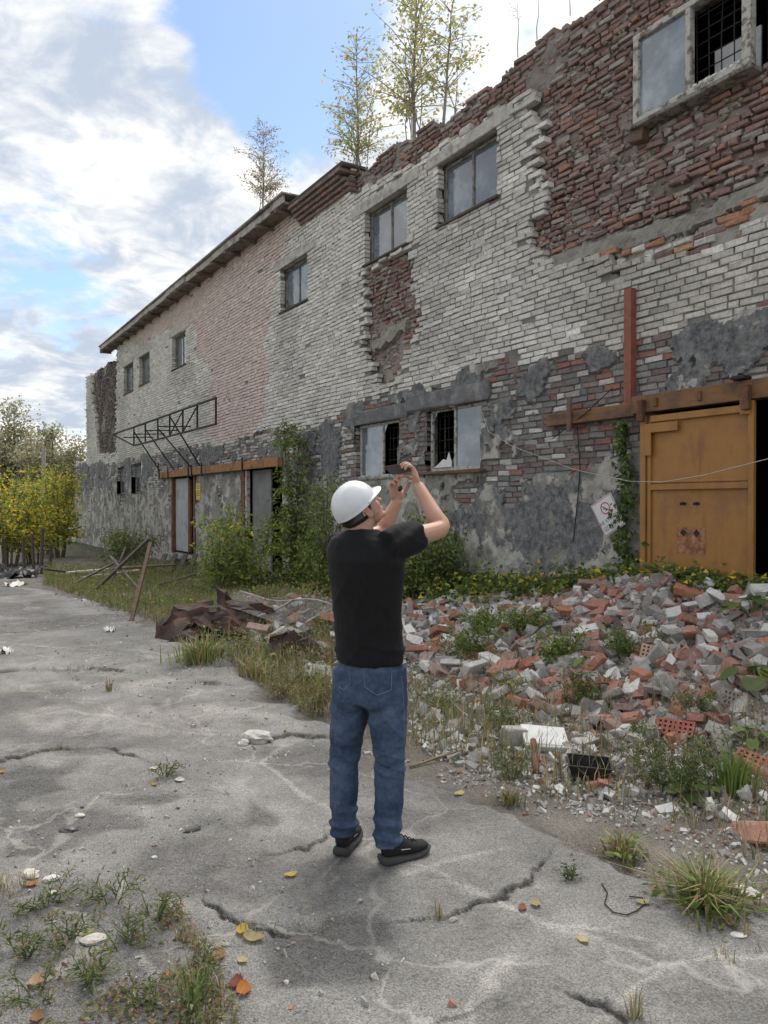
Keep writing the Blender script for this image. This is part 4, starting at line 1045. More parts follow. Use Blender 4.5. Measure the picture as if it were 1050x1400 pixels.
def fuse(mb, name, mat, parent, vox, smooth=6, fac=.5, disp=None):
    """voxel-fuse the collected volumes into one continuous surface"""
    import bmesh
    me = bpy.data.meshes.new(name); me.from_pydata(mb.v, [], mb.f)
    bm = bmesh.new(); bm.from_mesh(me); bmesh.ops.recalc_face_normals(bm, faces=bm.faces); bm.to_mesh(me); bm.free()
    o = bpy.data.objects.new(name, me); COL.objects.link(o)
    r = o.modifiers.new('r', 'REMESH'); r.mode = 'VOXEL'; r.voxel_size = vox
    s = o.modifiers.new('s', 'SMOOTH'); s.iterations = smooth; s.factor = fac
    m2 = bpy.data.meshes.new_from_object(o.evaluated_get(bpy.context.evaluated_depsgraph_get()))
    bpy.data.objects.remove(o)
    if disp:
        k = len(m2.vertices); co = np.zeros(k * 3, np.float32); no = np.zeros(k * 3, np.float32)
        m2.vertices.foreach_get('co', co); m2.vertices.foreach_get('normal', no)
        co, no = co.reshape(-1, 3).astype(float), no.reshape(-1, 3).astype(float)
        m2.vertices.foreach_set('co', (co + no * disp(co, no)[:, None]).astype(np.float32).ravel())
    m2.polygons.foreach_set('use_smooth', [True] * len(m2.polygons)); m2.update()
    m2.name = name; m2.materials.clear()
    return link(name, m2, parent, mat)
BY = R(33)                                            # torso turned to the right of the view direction
bf, br = Vector((math.sin(BY), math.cos(BY), 0)), Vector((math.cos(BY), -math.sin(BY), 0))
UP = Vector((0, 0, 1))
# joints
shR, elR, wrR = LP(538, 744, -.07), LP(603, 722, .12), LP(572, 664, .25)
shL, elL, wrL = LP(470, 748, .13), LP(522, 728, .34), LP(543, 686, .36)
hipR, knR, anR = LP(528, 930, -.05), LP(533, 1048, -.04), LP(530, 1150, -.06)
hipL, knL, anL = LP(483, 930, .04), LP(470, 1045, .05), LP(470, 1132, .06)
nb = LP(492, 738, .02)                                # neck base
HY, HP = R(60), R(40)                                 # head turned and thrown back
hf = Vector((math.sin(HY) * math.cos(HP), math.cos(HY) * math.cos(HP), math.sin(HP)))
hr = Vector((math.cos(HY), -math.sin(HY), 0)); hu = hr.cross(hf)
hc = LP(489, 694, .03)
def H(f, r, u): return hc + hf * f + hr * r + hu * u
# torso cross-sections: height pixel, centre px, half width, half depth
TS = [(960, 505, .150, .105), (930, 505, .160, .116), (905, 505, .154, .116), (870, 504, .152, .114), (830, 502, .160, .114), (790, 500, .175, .118), (765, 499, .186, .118), (748, 498, .186, .108), (737, 497, .158, .092), (730, 496, .10, .075), (724, 496, .062, .062)]
def torso(mb, grow=0., top=99, bot=-1):
    ringloft(mb, [(LP(px, py, .0 + (.02 if py < 760 else 0)), br * (hw + grow), bf * (hd + grow)) for py, px, hw, hd in TS if bot < py <= top], 28)
# --- body: legs, trunk, arms, hands, neck and head as one surface
b = MB()
torso(b, -.02, 960)
limb(b, [hipR, knR, anR], [.07, .05, .04]); limb(b, [hipL, knL, anL], [.07, .05, .04])
for sgn_, s0, e0, w0 in ((1, shR, elR, wrR), (-1, shL, elL, wrL)):
    m1 = s0.lerp(e0, .45); m2 = e0.lerp(w0, .28)
    limb(b, [s0, m1, e0, m2, e0.lerp(w0, .7), w0], [.052, .049, .041, .043, .034, .027], sub=5)
# hands
def hand(mb, wrist, direc, palmn, fingers, thumb, mirror):
    """palm from the wrist along direc; palmn faces the held thing; fingers: curl per joint"""
    d = direc.normalized(); n_ = (palmn - d * palmn.dot(d)).normalized(); s = d.cross(n_) * mirror
    pc = wrist + d * .048
    ellipsoid(mb, pc, [s * .040, d * .052, n_ * .016])
    ellipsoid(mb, wrist + d * .03 + s * .018 + n_ * .006, [s * .02, d * .03, n_ * .016])
    for i, (ln, cu) in enumerate(zip((.072, .080, .074, .058), fingers)):
        p = wrist + d * (.088 - .004 * abs(i - 1.2)) + s * (.030 - .020 * i)
        dd = d + s * (.10 - .07 * i); dd.normalize()
        ch_ = [p - d * .02, p]; a = 0
        for sg, c_ in zip((.45, .32, .23), cu):
            a += c_; p = p + (dd * math.cos(a) + n_ * math.sin(a)) * ln * sg; ch_.append(p)
        limb(mb, ch_, [.0095, .0092, .0088, .0082, .0074], n=8, sub=3)
    t0 = wrist + d * .028 + s * .030; ch_ = [t0, t0 + (s * .75 + d * .6 + n_ * .25).normalized() * .034]
    ch_.append(ch_[-1] + (s * thumb[0] + d * .85 + n_ * thumb[1]).normalized() * .032); ch_.append(ch_[-1] + (s * thumb[0] * .4 + d * .8 + n_ * (thumb[1] + .3)).normalized() * .026)
    limb(mb, ch_, [.0125, .0115, .0100, .0086], n=8, sub=3)
PHL = H(0, 0, 0) * 0
phc = LP(547, 641, .32)                               # phone centre
phn = Vector((math.sin(HY) * math.cos(R(58)), math.cos(HY) * math.cos(R(58)), math.sin(R(58))))   # lens direction
phl = Vector((.78, -.60, .10)).normalized()      # long edge
phs = phn.cross(phl).normalized()
gripR = phc + phl * .088 - phn * .014
hand(b, wrR, (gripR - wrR), -hf * .3 + Vector((-.8, .1, .25)), [(.15, .5, .7), (.35, .8, .8), (.5, .9, .9), (.6, 1.0, .9)], (.1, .9), -1)
hand(b, wrL, (phc - phl * .045 - phs * .0 - wrL), Vector((.55, -.75, .1)), [(.05, .25, .3), (.35, .9, .7), (.55, 1.1, .9), (.6, 1.1, .9)], (.35, .5), 1)
# neck and head
limb(b, [nb - UP * .03, nb.lerp(H(-.02, 0, -.06), .5), H(-.015, 0, -.05), H(-.01, 0, 0)], [.064, .058, .057, .055])
def HE(f, r, u, a, b_, c_): ellipsoid(b, H(f, r, u), [hf * a, hr * b_, hu * c_])
HE(-.008, 0, .03, .098, .076, .088); HE(.040, 0, -.045, .056, .060, .072); HE(.040, 0, -.088, .048, .050, .032); HE(.080, 0, -.108, .020, .024, .016)
HE(.075, 0, -.002, .026, .054, .014); HE(.102, 0, -.034, .014, .011, .026); HE(.112, 0, -.047, .013, .015, .010); HE(.088, 0, -.082, .014, .024, .008); HE(.088, 0, -.072, .015, .022, .006)
HE(.060, .034, -.042, .030, .024, .026); HE(.060, -.034, -.042, .030, .024, .026)
for s in (1, -1):
    ellipsoid(b, H(-.004, s * .079, -.028), [(hf * .9 + hu * .25) * .018, hr * .006 + hf * -.004 * 1, hu * .034])
    b.tube([H(-.012 + .019 * math.cos(t), s * .084, -.026 + .034 * math.sin(t)) for t in [k * .45 - .9 for k in range(10)]], .0052, 8)
def skin_mat():
    m = material('skin', (.47, .275, .195), rough=.5, var=.10, scale=22, bump=.12, bscale=150, dist=.002, second=(.46, .215, .155), sscale=11, slo=.5, shi=.7)
    bs = m.node_tree.nodes['Principled BSDF']; bs.inputs['Subsurface Weight'].default_value = .12; bs.inputs['Subsurface Radius'].default_value = (.012, .005, .003)
    return m
m_skin = skin_mat()
fuse(b, 'body', m_skin, person, .0042, 5, .5)
for s in (1, -1):
    b = MB(); ellipsoid(b, H(.083, s * .031, -.014), [hf * .011, hr * .013, hu * .008]); b.build('eye', material('eye', (.5, .48, .46), rough=.2, var=.05, bump=0), person, True)
# hair: cropped, showing below the helmet at the nape and round the ear
b = MB(); ellipsoid(b, H(-.022, 0, .005), [hf * .092, hr * .0775, hu * .088], 24, 16)
ellipsoid(b, H(.022, 0, .028), [hf * .065, hr * .0785, hu * .05], 24, 12)
m_hair = material('dark_cropped_hair', (.035, .027, .022), rough=.8, var=.5, scale=120, bump=.8, bscale=300, dist=.004)
fuse(b, 'hair', m_hair, person, .006, 3, .5, lambda co, no: .0016 * np.sin(co[:, 0] * 900) * np.sin(co[:, 2] * 700))
# stubble along the jaw
# --- hard hat
hat = empty('hard_hat', (0, 0, 0), 0, person)
m_hat = material('white_hat_shell', (.66, .68, .70), rough=.28, var=.05, scale=6, bump=.04, bscale=30, spec=.5, second=(.55, .56, .565), sscale=5, slo=.52, shi=.75)
def hatpt(th, ph, off=0.):
    cf, cr = math.cos(th), math.sin(th)
    A_, B_, C_ = .114, .099, .110
    f_, r_, u_ = A_ * cf * math.cos(ph), B_ * cr * math.cos(ph), C_ * math.sin(ph)
    rib = .0035 * math.exp(-(r_ / .012) ** 2) + .0022 * (math.exp(-((abs(r_) - .045) / .008) ** 2)) if ph > R(25) else 0.
    k = 1 + (off + rib) / .12
    return f_ * k - .004, r_ * k, u_ * k + .018
n, m = 56, 16; V = []; F = []
rows = [(R(-6), -.003), (R(-6), .004)] + [(R(-4) + (R(90) - R(-4)) * i / m, 0) for i in range(m)]
for ph, off in rows:
    for k in range(n): V.append(H(*hatpt(2 * math.pi * k / n, ph, off)))
V.append(H(*hatpt(0, R(90)))); M_ = len(rows)
F = [(i * n + k, i * n + (k + 1) % n, (i + 1) * n + (k + 1) % n, (i + 1) * n + k) for i in range(M_ - 1) for k in range(n)] + [((M_ - 1) * n + k, (M_ - 1) * n + (k + 1) % n, len(V) - 1) for k in range(n)]
nv = len(V)   # inner skin
for ph, off in rows[2:]:
    for k in range(n): V.append(H(*hatpt(2 * math.pi * k / n, ph, -.006)))
F += [(nv + i * n + k, nv + (i + 1) * n + k, nv + (i + 1) * n + (k + 1) % n, nv + i * n + (k + 1) % n) for i in range(m - 1) for k in range(n)]
F += [(k, nv + k, nv + (k + 1) % n, (k + 1) % n) for k in range(n)]
b = MB(); b.add(V, F); b.build('shell', m_hat, hat, True)
V = []; F = []; q = 22
for lay, dz in ((0, 0.), (1, -.004)):
    for j in range(5):
        e = j / 4
        for k in range(q + 1):
            th = R(-78) + R(156) * k / q
            f_, r_, u_ = hatpt(th, R(-2)); ext = .042 * max(0, math.cos(th * 90 / 78)) ** .8 * e
            V.append(H(f_ + ext * (.6 + .4 * math.cos(th)) - (.003 if j == 0 else 0), r_ * (1 + .05 * e), u_ - .012 * e * max(0, math.cos(th)) + dz + .004))
for lay in (0, 1):
    for j in range(4):
        for k in range(q):
            a_ = lay * 5 * (q + 1) + j * (q + 1) + k; F.append((a_, a_ + 1, a_ + q + 2, a_ + q + 1))
e0, e1 = 4 * (q + 1), 9 * (q + 1)
F += [(e0 + k, e0 + k + 1, e1 + k + 1, e1 + k) for k in range(q)]
b = MB(); b.add(V, F); b.build('peak', m_hat, hat, True)
b = MB()
for k in range(18):
    for _ in range(1):
        t0 = R(100) + R(160) * k / 18; t1 = R(100) + R(160) * (k + 1) / 18
        p0, p1 = hatpt(t0, R(-8), -.014), hatpt(t1, R(-8), -.014)
        b.add([H(p0[0], p0[1], p0[2] - .004), H(p1[0], p1[1], p1[2] - .004), H(p1[0], p1[1], p1[2] - .03), H(p0[0], p0[1], p0[2] - .03)], [(0, 1, 2, 3)])
b.build('headband', m_ink, hat)
b = MB()
for (t0, p0, w_, h_) in ((R(-48), R(30), .020, .004), (R(-40), R(26), .012, .003), (R(-62), R(14), .010, .004)):
    a_ = [hatpt(t0, p0, .0012), hatpt(t0 + w_ / .11, p0, .0012), hatpt(t0 + w_ / .11, p0 + h_ / .12, .0012), hatpt(t0, p0 + h_ / .12, .0012)]
    b.add([H(*v_) for v_ in a_], [(0, 1, 2, 3)])
b.build('print_mark', material('faded_grey_print', (.35, .37, .40), var=.1, bump=0), hat)

# --- t-shirt
b = MB()
torso(b, .012, 905)
for s0, e0 in ((shR, elR), (shL, elL)):
    d = (e0 - s0).normalized(); st = s0 - d * .05
    ax = d.cross(UP).normalized(); ay = ax.cross(d)
    ringloft(b, [(st, ax * .07, ay * .075), (s0, ax * .072, ay * .080), (s0 + d * .06, ax * .070, ay * .079), (s0 + d * .115, ax * .068, ay * .080), (s0 + d * .150, ax * .067, ay * .080)], 18)
def shirt_folds(co, no):
    x, y, z = co.T
    back = np.clip(-(no @ np.array(bf)), 0, 1)
    low = sstep(1.18, .95, z)
    rid = lambda q: (1 - np.abs(np.sin(q))) ** 2.2
    f = .013 * low * rid(z * 30 + 7 * x + 2.6 * vnoise(x * 7, z * 5, 4)) * (.3 + .7 * vnoise(x * 6 + 5, z * 4, 14))
    f += .009 * rid(x * 26 - z * 9 + 3 * vnoise(x * 4, z * 6, 15)) * sstep(1.40, 1.15, z) * vnoise(x * 5, z * 3 + 9, 16)
    f += .010 * rid(z * 16 + 15 * x + 3 * vnoise(x * 5 + 3, z * 5, 8)) * sstep(1.05, 1.25, z) * vnoise(x * 5 + 2, z * 5, 18)
    f += .006 * (fbm(x * 8 + 7, z * 8, 61, 3) - .5) + .004 * (fbm(y * 11, z * 7, 62, 3) - .5)
    # drag lines from the raised arms across the shoulder blade
    f += .004 * np.sin((z - 1.42) * 70 - x * 55) * sstep(.02, .12, x) * sstep(1.3, 1.42, z)
    return f - .012 * np.exp(-((x - (-.01)) / .03) ** 2) * back * sstep(1.1, 1.3, z) * .5
m_shirt = material('black_cotton', (.008, .008, .009), rough=.9, var=.25, scale=40, bump=.35, bscale=13, dist=.02, spec=.25)
m_shirt.node_tree.nodes['Principled BSDF'].inputs['Sheen Weight'].default_value = .03
fuse(b, 't_shirt', m_shirt, person, .008, 4, .5, shirt_folds)
# --- jeans
b = MB()
torso(b, .002, 960, 899)
def leg(h_, k_, a_, ro):
    ringloft(b, [(h_ + UP * .06, br * .088, bf * .105), (h_, br * .092, bf * .108), (h_.lerp(k_, .3), br * .090, bf * .100), (h_.lerp(k_, .65), br * .078, bf * .086), (k_, br * .066, bf * .074), (k_.lerp(a_, .35), br * .064, bf * .074), (k_.lerp(a_, .7), br * .060, bf * .068), (a_ + UP * .02, br * .060, bf * .068), (a_ - UP * .025, br * .058, bf * .070)], 22)
leg(hipR, knR, anR, 0); leg(hipL, knL, anL, 0)
ellipsoid(b, LP(524, 945, -.05) - bf * .045, [br * .085, bf * .075, UP * .095]); ellipsoid(b, LP(485, 945, .03) - bf * .045, [br * .085, bf * .075, UP * .095])
def jean_folds(co, no):
    x, y, z = co.T
    back = .35 + .65 * np.clip(-(no @ np.array(bf)), 0, 1)
    kn = np.exp(-((z - .47) / .10) ** 2)
    rid = lambda q: (1 - np.abs(np.sin(q))) ** 2
    f = .008 * np.clip(kn * 1.2 + sstep(.40, .16, z), 0, 1) * rid(z * 75 + 16 * x + 3 * vnoise(x * 12, z * 9, 31)) * vnoise(x * 9 + 3, z * 12, 32)
    f += .008 * rid((z - .7) * 34 + np.abs(x - .01) * 46 + 2 * vnoise(x * 9, z * 7, 33)) * np.exp(-((z - .68) / .12) ** 2) * vnoise(x * 8, z * 8, 34)
    f += .0055 * kn * np.sin(z * 95 + 22 * x + 5 * vnoise(x * 14, z * 10, 3)) * back
    an = sstep(.30, .13, z)
    f += .0075 * an * np.sin(z * 88 + 14 * x + 10 * y + 4 * vnoise(x * 12, z * 12, 5))
    seat = np.exp(-((z - .70) / .07) ** 2)
    f += .0055 * seat * np.sin(z * 70 - np.abs(x - .0) * 60 + 3 * vnoise(x * 10, z * 8, 6)) * back
    f += .005 * (fbm(x * 9, z * 7, 71, 3) - .5) + .004 * np.sin(z * 40 + 30 * x + 6 * vnoise(x * 5, z * 5, 9)) * .5
    return f
def denim():
    m = material('blue_denim', (.030, .049, .092), rough=.85, var=.30, scale=60, bump=.42, bscale=19, dist=.012, second=(.100, .143, .218), sscale=5, slo=.40, shi=.72, spec=.2)
    return m
fuse(b, 'jeans', denim(), person, .006, 3, .5, jean_folds)
# back pockets with stitched edges lying on the seat
m_stitch = material('pale_stitching', (.16, .20, .27), var=.2, bump=0)
from mathutils.bvhtree import BVHTree as _BT
jo = [o for o in person.children if o.name.startswith('jeans')][0]
jb = _BT.FromPolygons([v.co.copy() for v in jo.data.vertices], [tuple(p.vertices) for p in jo.data.polygons])
def onjeans(px, py):
    d = (LP(px, py, 0) - LP(525, 690, -PD)); d.normalize()
    h_ = jb.ray_cast(LP(525, 690, -PD), d)
    return h_[0] - d * .002 if h_[0] else None
for line in ([(497, 910), (499, 940), (516, 951), (535, 944), (536, 910)], [(477, 908), (479, 935), (470, 944), (462, 938)], [(549, 925), (553, 975), (554, 1030), (551, 1100)]):
    pts = []
    for (a0, b0), (a1, b1) in zip(line[:-1], line[1:]):
        for k in range(6):
            p = onjeans(a0 + (a1 - a0) * k / 6, b0 + (b1 - b0) * k / 6)
            if p is not None: pts.append(p)
    if len(pts) > 3:
        b = MB(); b.tube(pts, .0012, 5); b.build('seam', m_stitch, jo)
# --- shoes
m_shoe = material('black_mesh_trainer', (.013, .013, .014), rough=.75, var=.4, scale=60, bump=.5, bscale=260, dist=.002)
m_sole = material('dark_grey_rubber', (.050, .050, .052), rough=.8, var=.3, scale=18, bump=.3)
def shoe(heel, yaw, name='shoe'):
    d = Vector((math.sin(yaw), math.cos(yaw), 0)); r = Vector((math.cos(yaw), -math.sin(yaw), 0))
    # along the foot: t, half width, sole thickness, toe spring, upper height
    S = [(q_[0] * .86, q_[1] * .95, *q_[2:]) for q_ in ((-.012, .026, .034, .012, .05), (.0, .034, .038, .003, .085), (.04, .038, .036, 0, .094), (.09, .038, .032, 0, .088), (.14, .042, .028, 0, .066), (.19, .047, .027, .002, .048), (.235, .045, .025, .008, .036), (.27, .034, .022, .017, .024), (.292, .014, .016, .026, .014))]
    b = MB(); V = []; n_ = 16
    for t, hw, th, sp, uh in S:
        for k in range(n_):
            a = 2 * math.pi * k / n_; cx = math.cos(a); sz = math.sin(a)
            V.append(heel + d * t + r * (hw + .006) * (abs(cx) ** .7) * (1 if cx > 0 else -1) + UP * (sp + th * (.5 + .5 * max(-1, min(1, sz * 1.6)))))
    F = [(i * n_ + k, i * n_ + (k + 1) % n_, (i + 1) * n_ + (k + 1) % n_, (i + 1) * n_ + k) for i in range(len(S) - 1) for k in range(n_)] + [tuple(range(n_))[::-1], tuple((len(S) - 1) * n_ + k for k in range(n_))]
    u = MB(); ringloft(u, [(heel + d * (t if t > 0 else .003) + UP * (sp + th + uh * .42), r * (hw * (.96 if uh < .08 else .90)), UP * (uh * .58)) for t, hw, th, sp, uh in S[:-1]], 18)
    c_ = heel + d * .04
    ringloft(u, [(c_ + UP * .06, r * .036, d * .05), (c_ + UP * .115, r * .040, d * .048), (c_ + UP * .128, r * .041, d * .047)], 16)
    o = fuse(u, name, m_shoe, person, .006, 4, .5)
    b.add(V, F); b.build('sole', m_sole, o, True)
    l = MB()
    for k in range(4):
        t = .10 + k * .022; zz = .118 - k * .012
        l.tube([heel + d * (t + .006) - r * .022 + UP * (zz - .012), heel + d * t + UP * zz, heel + d * (t + .006) + r * .022 + UP * (zz - .012)], .003, 5)
    l.build('laces', m_shirt, o)
    s_ = MB(); s_.add([heel + d * .075 + r * .0425 + UP * .065, heel + d * .125 + r * .0455 + UP * .060, heel + d * .120 + r * .0455 + UP * .064, heel + d * .075 + r * .0425 + UP * .069], [(0, 1, 2, 3)]); s_.build('side_stripe', m_curt, o)
hR = LP(523, 1178, -.06); hR.z = 0.0; hL = LP(465, 1160, .02); hL.z = 0.0
shoe(hR, R(60)); shoe(hL, R(16))
# --- phone held up, and the small round gadget in the other hand
ph = tag(empty('phone', (0, 0, 0), YAW), 'dark slim phone held up in both hands of the man', 'phone'); ph.location = person.location
M = Matrix((( *phl, 0), (*phs, 0), (*phn, 0), (0, 0, 0, 1))).transposed(); M.translation = phc
b = MB(); b.box(-.076, .076, -.037, .037, -.0045, .0045, M, bev=.003); b.build('case', material('phone_case', (.045, .038, .036), rough=.4, var=.1, bump=0), ph)
b = MB(); b.box(-.071, .071, -.033, .033, -.0058, -.0047, M); b.build('screen', material('phone_screen', (.10, .10, .10), rough=.12, var=.1, bump=0), ph)
b = MB(); b.box(-.068, -.040, .008, .033, .0047, .0065, M, bev=.0008); b.build('camera_bump', m_iron, ph)
gd = empty('round_gadget', (0, 0, 0), YAW); gd.location = person.location  # dark round gadget of unknown kind held in the hand
b = MB(); gc = LP(547, 668, .29); ellipsoid(b, gc, [Vector((.012, 0, .004)), Vector((0, .010, 0)), Vector((0, 0, .015))]); b.build('body', material('glossy_black', (.02, .02, .02), rough=.15, bump=0), gd, True)
b = MB(); b.tube([gc + Vector((.009 * math.cos(t), .0, .022 + .009 * math.sin(t))) for t in [k * .63 for k in range(11)]], .0014, 5); b.build('ring', m_curt, gd, True)
tag(gd, 'small shiny black round gadget held under the phone', 'gadget')
# ------------------------------------------------------------------ foliage tools
def leaf_material(name, trans=.35, rough=.6):
    m = material(name, attr=True, rough=rough, var=.18, scale=25, bump=0, spec=.3)
    N, L = m.node_tree.nodes, m.node_tree.links; bs = N['Principled BSDF']
    tr = N.new('ShaderNodeBsdfTranslucent'); mx = N.new('ShaderNodeMixShader'); mx.inputs[0].default_value = trans
    L.new(bs.inputs['Base Color'].links[0].from_socket, tr.inputs[0]); L.new(bs.outputs[0], mx.inputs[1]); L.new(tr.outputs[0], mx.inputs[2]); L.new(mx.outputs[0], N['Material Output'].inputs[0])
    return m
m_leaf = leaf_material('leaf', .42); m_blade = leaf_material('grass_blade', .25)
m_bark = material('bark', (.13, .11, .09), var=.4, scale=30, bump=.5); m_birch = material('birch_bark', (.30, .275, .24), var=.3, scale=12, bump=.2, second=(.08, .07, .06), sscale=14, slo=.55, shi=.62)
m_stem = material('green_stem', (.10, .13, .05), var=.3, bump=0); m_dry = material('dry_stalk', (.20, .15, .085), var=.3, bump=0)
fr = np.random.default_rng(21)
def unit(v): return v / np.maximum(np.linalg.norm(v, axis=-1, keepdims=True), 1e-9)
def palette(n, cols, jit=.16):
    c = np.array(cols)[fr.integers(0, len(cols), n)] * np.array((1.72, 1.55, 1.65))
    return np.clip(c * (1 + fr.normal(0, jit, (n, 1))) * (1 + fr.normal(0, .05, (n, 3))), .004, .9)
def leaves(name, pos, d, size, cols, parent=None, wid=.5, up=None, mat=None, fold=.25):
    """folded leaf blades: midrib base-tip with two halves"""
    n = len(pos); d = unit(np.asarray(d, float))
    u = np.array((0, 0, 1.)) + fr.normal(0, .55, (n, 3)) if up is None else up
    s = unit(np.cross(d, u)); nn = np.cross(s, d)
    size = np.asarray(size).reshape(-1, 1) * np.ones((n, 1))
    tip = pos + d * size - nn * size * .18
    midp = pos + d * size * .45
    l = midp + s * size * wid * .5 + nn * size * fold * wid; r = midp - s * size * wid * .5 + nn * size * fold * wid
    V = np.stack([pos, r, tip, l, ], 1)
    Q = np.array([(0, 1, 2), (0, 2, 3)])
    return np_mesh(name, V, (Q[None] + (np.arange(n) * 4)[:, None, None]).reshape(-1, 3), mat or m_leaf, parent, np.repeat(cols, 4, 0))
def blades(name, pos, hgt, cols, parent=None, lean=.35, wid=.006, dirs=None, mat=None):
    n = len(pos); hgt = np.asarray(hgt).reshape(-1, 1) * np.ones((n, 1))
    a = fr.uniform(0, 2 * np.pi, n); d = np.stack([np.cos(a), np.sin(a), np.zeros(n)], -1) if dirs is None else dirs
    ln = np.abs(fr.normal(lean, lean * .5, (n, 1)))
    s = np.stack([-d[:, 1], d[:, 0], np.zeros(n)], -1); s = unit(s + fr.normal(0, .3, (n, 3)) * np.array((1, 1, 0)))
    up = np.array((0, 0, 1.))
    m1 = pos + up * hgt * .55 + d * hgt * ln * .28; tp = pos + up * hgt * (1 - .25 * ln) + d * hgt * ln
    w = wid * fr.uniform(.6, 1.3, (n, 1))
    V = np.stack([pos - s * w, pos + s * w, m1 + s * w * .75, m1 - s * w * .75, tp], 1)
    T_ = np.array([(0, 1, 2), (0, 2, 3), (3, 2, 4)])
    return np_mesh(name, V, (T_[None] + (np.arange(n) * 5)[:, None, None]).reshape(-1, 3), mat or m_blade, parent, np.repeat(cols, 5, 0))
GREENS = [(.070, .115, .028), (.095, .140, .035), (.055, .090, .025), (.12, .16, .045)]
LIGHT = [(.16, .22, .05), (.12, .18, .045), (.20, .25, .06), (.09, .14, .04)]
DARKG = [(.040, .070, .022), (.055, .085, .028), (.07, .10, .03)]
DRY = [(.20, .165, .085), (.155, .125, .065), (.12, .115, .05), (.24, .20, .11)]
WEED = [(.10, .125, .045), (.13, .14, .055), (.08, .105, .04), (.17, .155, .075), (.12, .13, .06)]
YEL = [(.42, .36, .04), (.34, .33, .045), (.50, .37, .04), (.25, .28, .04), (.38, .36, .05)]
BIR = [(.22, .28, .11), (.27, .29, .12), (.18, .23, .11), (.26, .29, .16), (.34, .30, .08)]
def tree_like(root, stems, cols, n_leaf, size, wid, bark, droop=.3, spread=.14, tips=.3, name_c='crown', name_t='trunk', twigs=1.0, trunk_r=.02):
    """stems: list of polylines (with branches grown from them). Leaves ride on the branches."""
    tb = MB(); lp, ld = [], []
    segs = []
    for pts, r0, nb_, bl in stems:
        pts = [Vector(p) for p in pts]
        tb.tube(pts, [r0 * (1 - .85 * i / (len(pts) - 1)) for i in range(len(pts))], 6)
        for _ in range(nb_):
            t = random.uniform(tips, .98) * (len(pts) - 1); i = min(int(t), len(pts) - 2); p = pts[i].lerp(pts[i + 1], t - i)
            ax = (pts[i + 1] - pts[i]).normalized()
            a = random.uniform(0, 2 * math.pi); o = ax.orthogonal().normalized(); o = Matrix.Rotation(a, 3, ax) @ o
            f_ = 1 - .65 * t / (len(pts) - 1)
            L = bl * random.uniform(.55, 1.1) * f_
            d = (o + ax * random.uniform(.25, .9)).normalized()
            q = [p, p + d * L * .5, p + d * L + Vector((0, 0, -droop * L * random.uniform(0, 1)))]
            tb.tube(q, [r0 * .28 * f_ + .002, r0 * .18 * f_ + .0015, .001], 4, False)
            segs.append(q)
    w = np.array([(s[2] - s[0]).length + .02 for s in segs]); k = fr.choice(len(segs), n_leaf, p=w / w.sum())
    S0 = np.array([s[0][:] for s in segs])[k]; S1 = np.array([s[1][:] for s in segs])[k]; S2 = np.array([s[2][:] for s in segs])[k]
    t = fr.uniform(.12, 1.05, (n_leaf, 1))
    pos = np.where(t < .5, S0 + (S1 - S0) * t * 2, S1 + (S2 - S1) * (t * 2 - 1)) + fr.normal(0, spread, (n_leaf, 3)) * np.array((1, 1, .7)) * size * 2
    d = unit(S2 - S0) + fr.normal(0, .7, (n_leaf, 3)) + np.array((0, 0, -droop))
    tb.build(name_t, bark, root)
    return leaves(name_c, pos, d, size * fr.uniform(.6, 1.25, n_leaf), palette(n_leaf, cols), root, wid)
def stem(base, height_, lean=(0, 0), n=6, wob=.06):
    b0 = Vector(base); return [b0 + Vector((lean[0] * (i / n) ** 1.3 + random.uniform(-wob, wob) * (i > 0) * height_ * .25, lean[1] * (i / n) ** 1.3 + random.uniform(-wob, wob) * (i > 0) * height_ * .25, height_ * i / n)) for i in range(n + 1)]

# ------------------------------------------------------------------ birches seeded on the wall top
def birch(px, py, y, hgt, nb_, bl, nl, label, size=.05, lean=(0, 0), wisps=0, cols=BIR):
    q = W(px, py, y); root = tag(empty('birch_tree', (q[0], y, q[1])), label, 'tree', 'birches growing on the roof')
    st = [(stem((0, 0, -.15), hgt, lean, 7, .035), .022 * hgt / 2, nb_, bl)]
    for _ in range(wisps): st.append((stem((random.uniform(-.15, .15), random.uniform(-.1, .2), -.1), hgt * random.uniform(.4, .8), (random.uniform(-.8, .8), random.uniform(-.4, .4)), 6, .06), .010, int(nb_ * .35), bl * .6))
    tree_like(root, st, cols, nl, size, .62, m_birch, .25, .35, .14)
birch(566, 185, .35, 3.3, 66, 1.5, 1350, 'tallest thin birch growing from the crumbled parapet', .080, (.1, 0), 5)
birch(489, 232, .30, 2.75, 64, 1.3, 1600, 'bushy yellowing birch rooted beside the brick cornice', .072, (-.02, 0), 5)
birch(606, 158, .40, 2.3, 40, 1.1, 640, 'slender birch leaning right beside the tallest one', .078, (.35, 0), 2)
birch(360, 285, 1.3, 2.5, 70, 1.25, 2300, 'small grey-leaved birch behind the pale eave', .055, (.1, 0), 4, [(.17, .17, .10), (.14, .15, .08), (.21, .20, .12), (.20, .17, .07)])
for px, py, hh, lb in ((707, 72, 1.0, 'bare thin twig standing on the broken parapet'), (733, 48, 1.0, 'wiry sapling with few leaves on the parapet'), (778, 15, .6, 'short curled sapling at the top frame edge of the parapet')):
    q = W(px, py, .2); root = tag(empty('sapling', (q[0], .2, q[1])), lb, 'sapling')
    tree_like(root, [(stem((0, 0, -.1), hh, (random.uniform(-.15, .1), 0), 6, .05), .007, 7, .18)], BIR, 14 if px != 733 else 60, .035, .6, m_birch, .2, .3, .3)

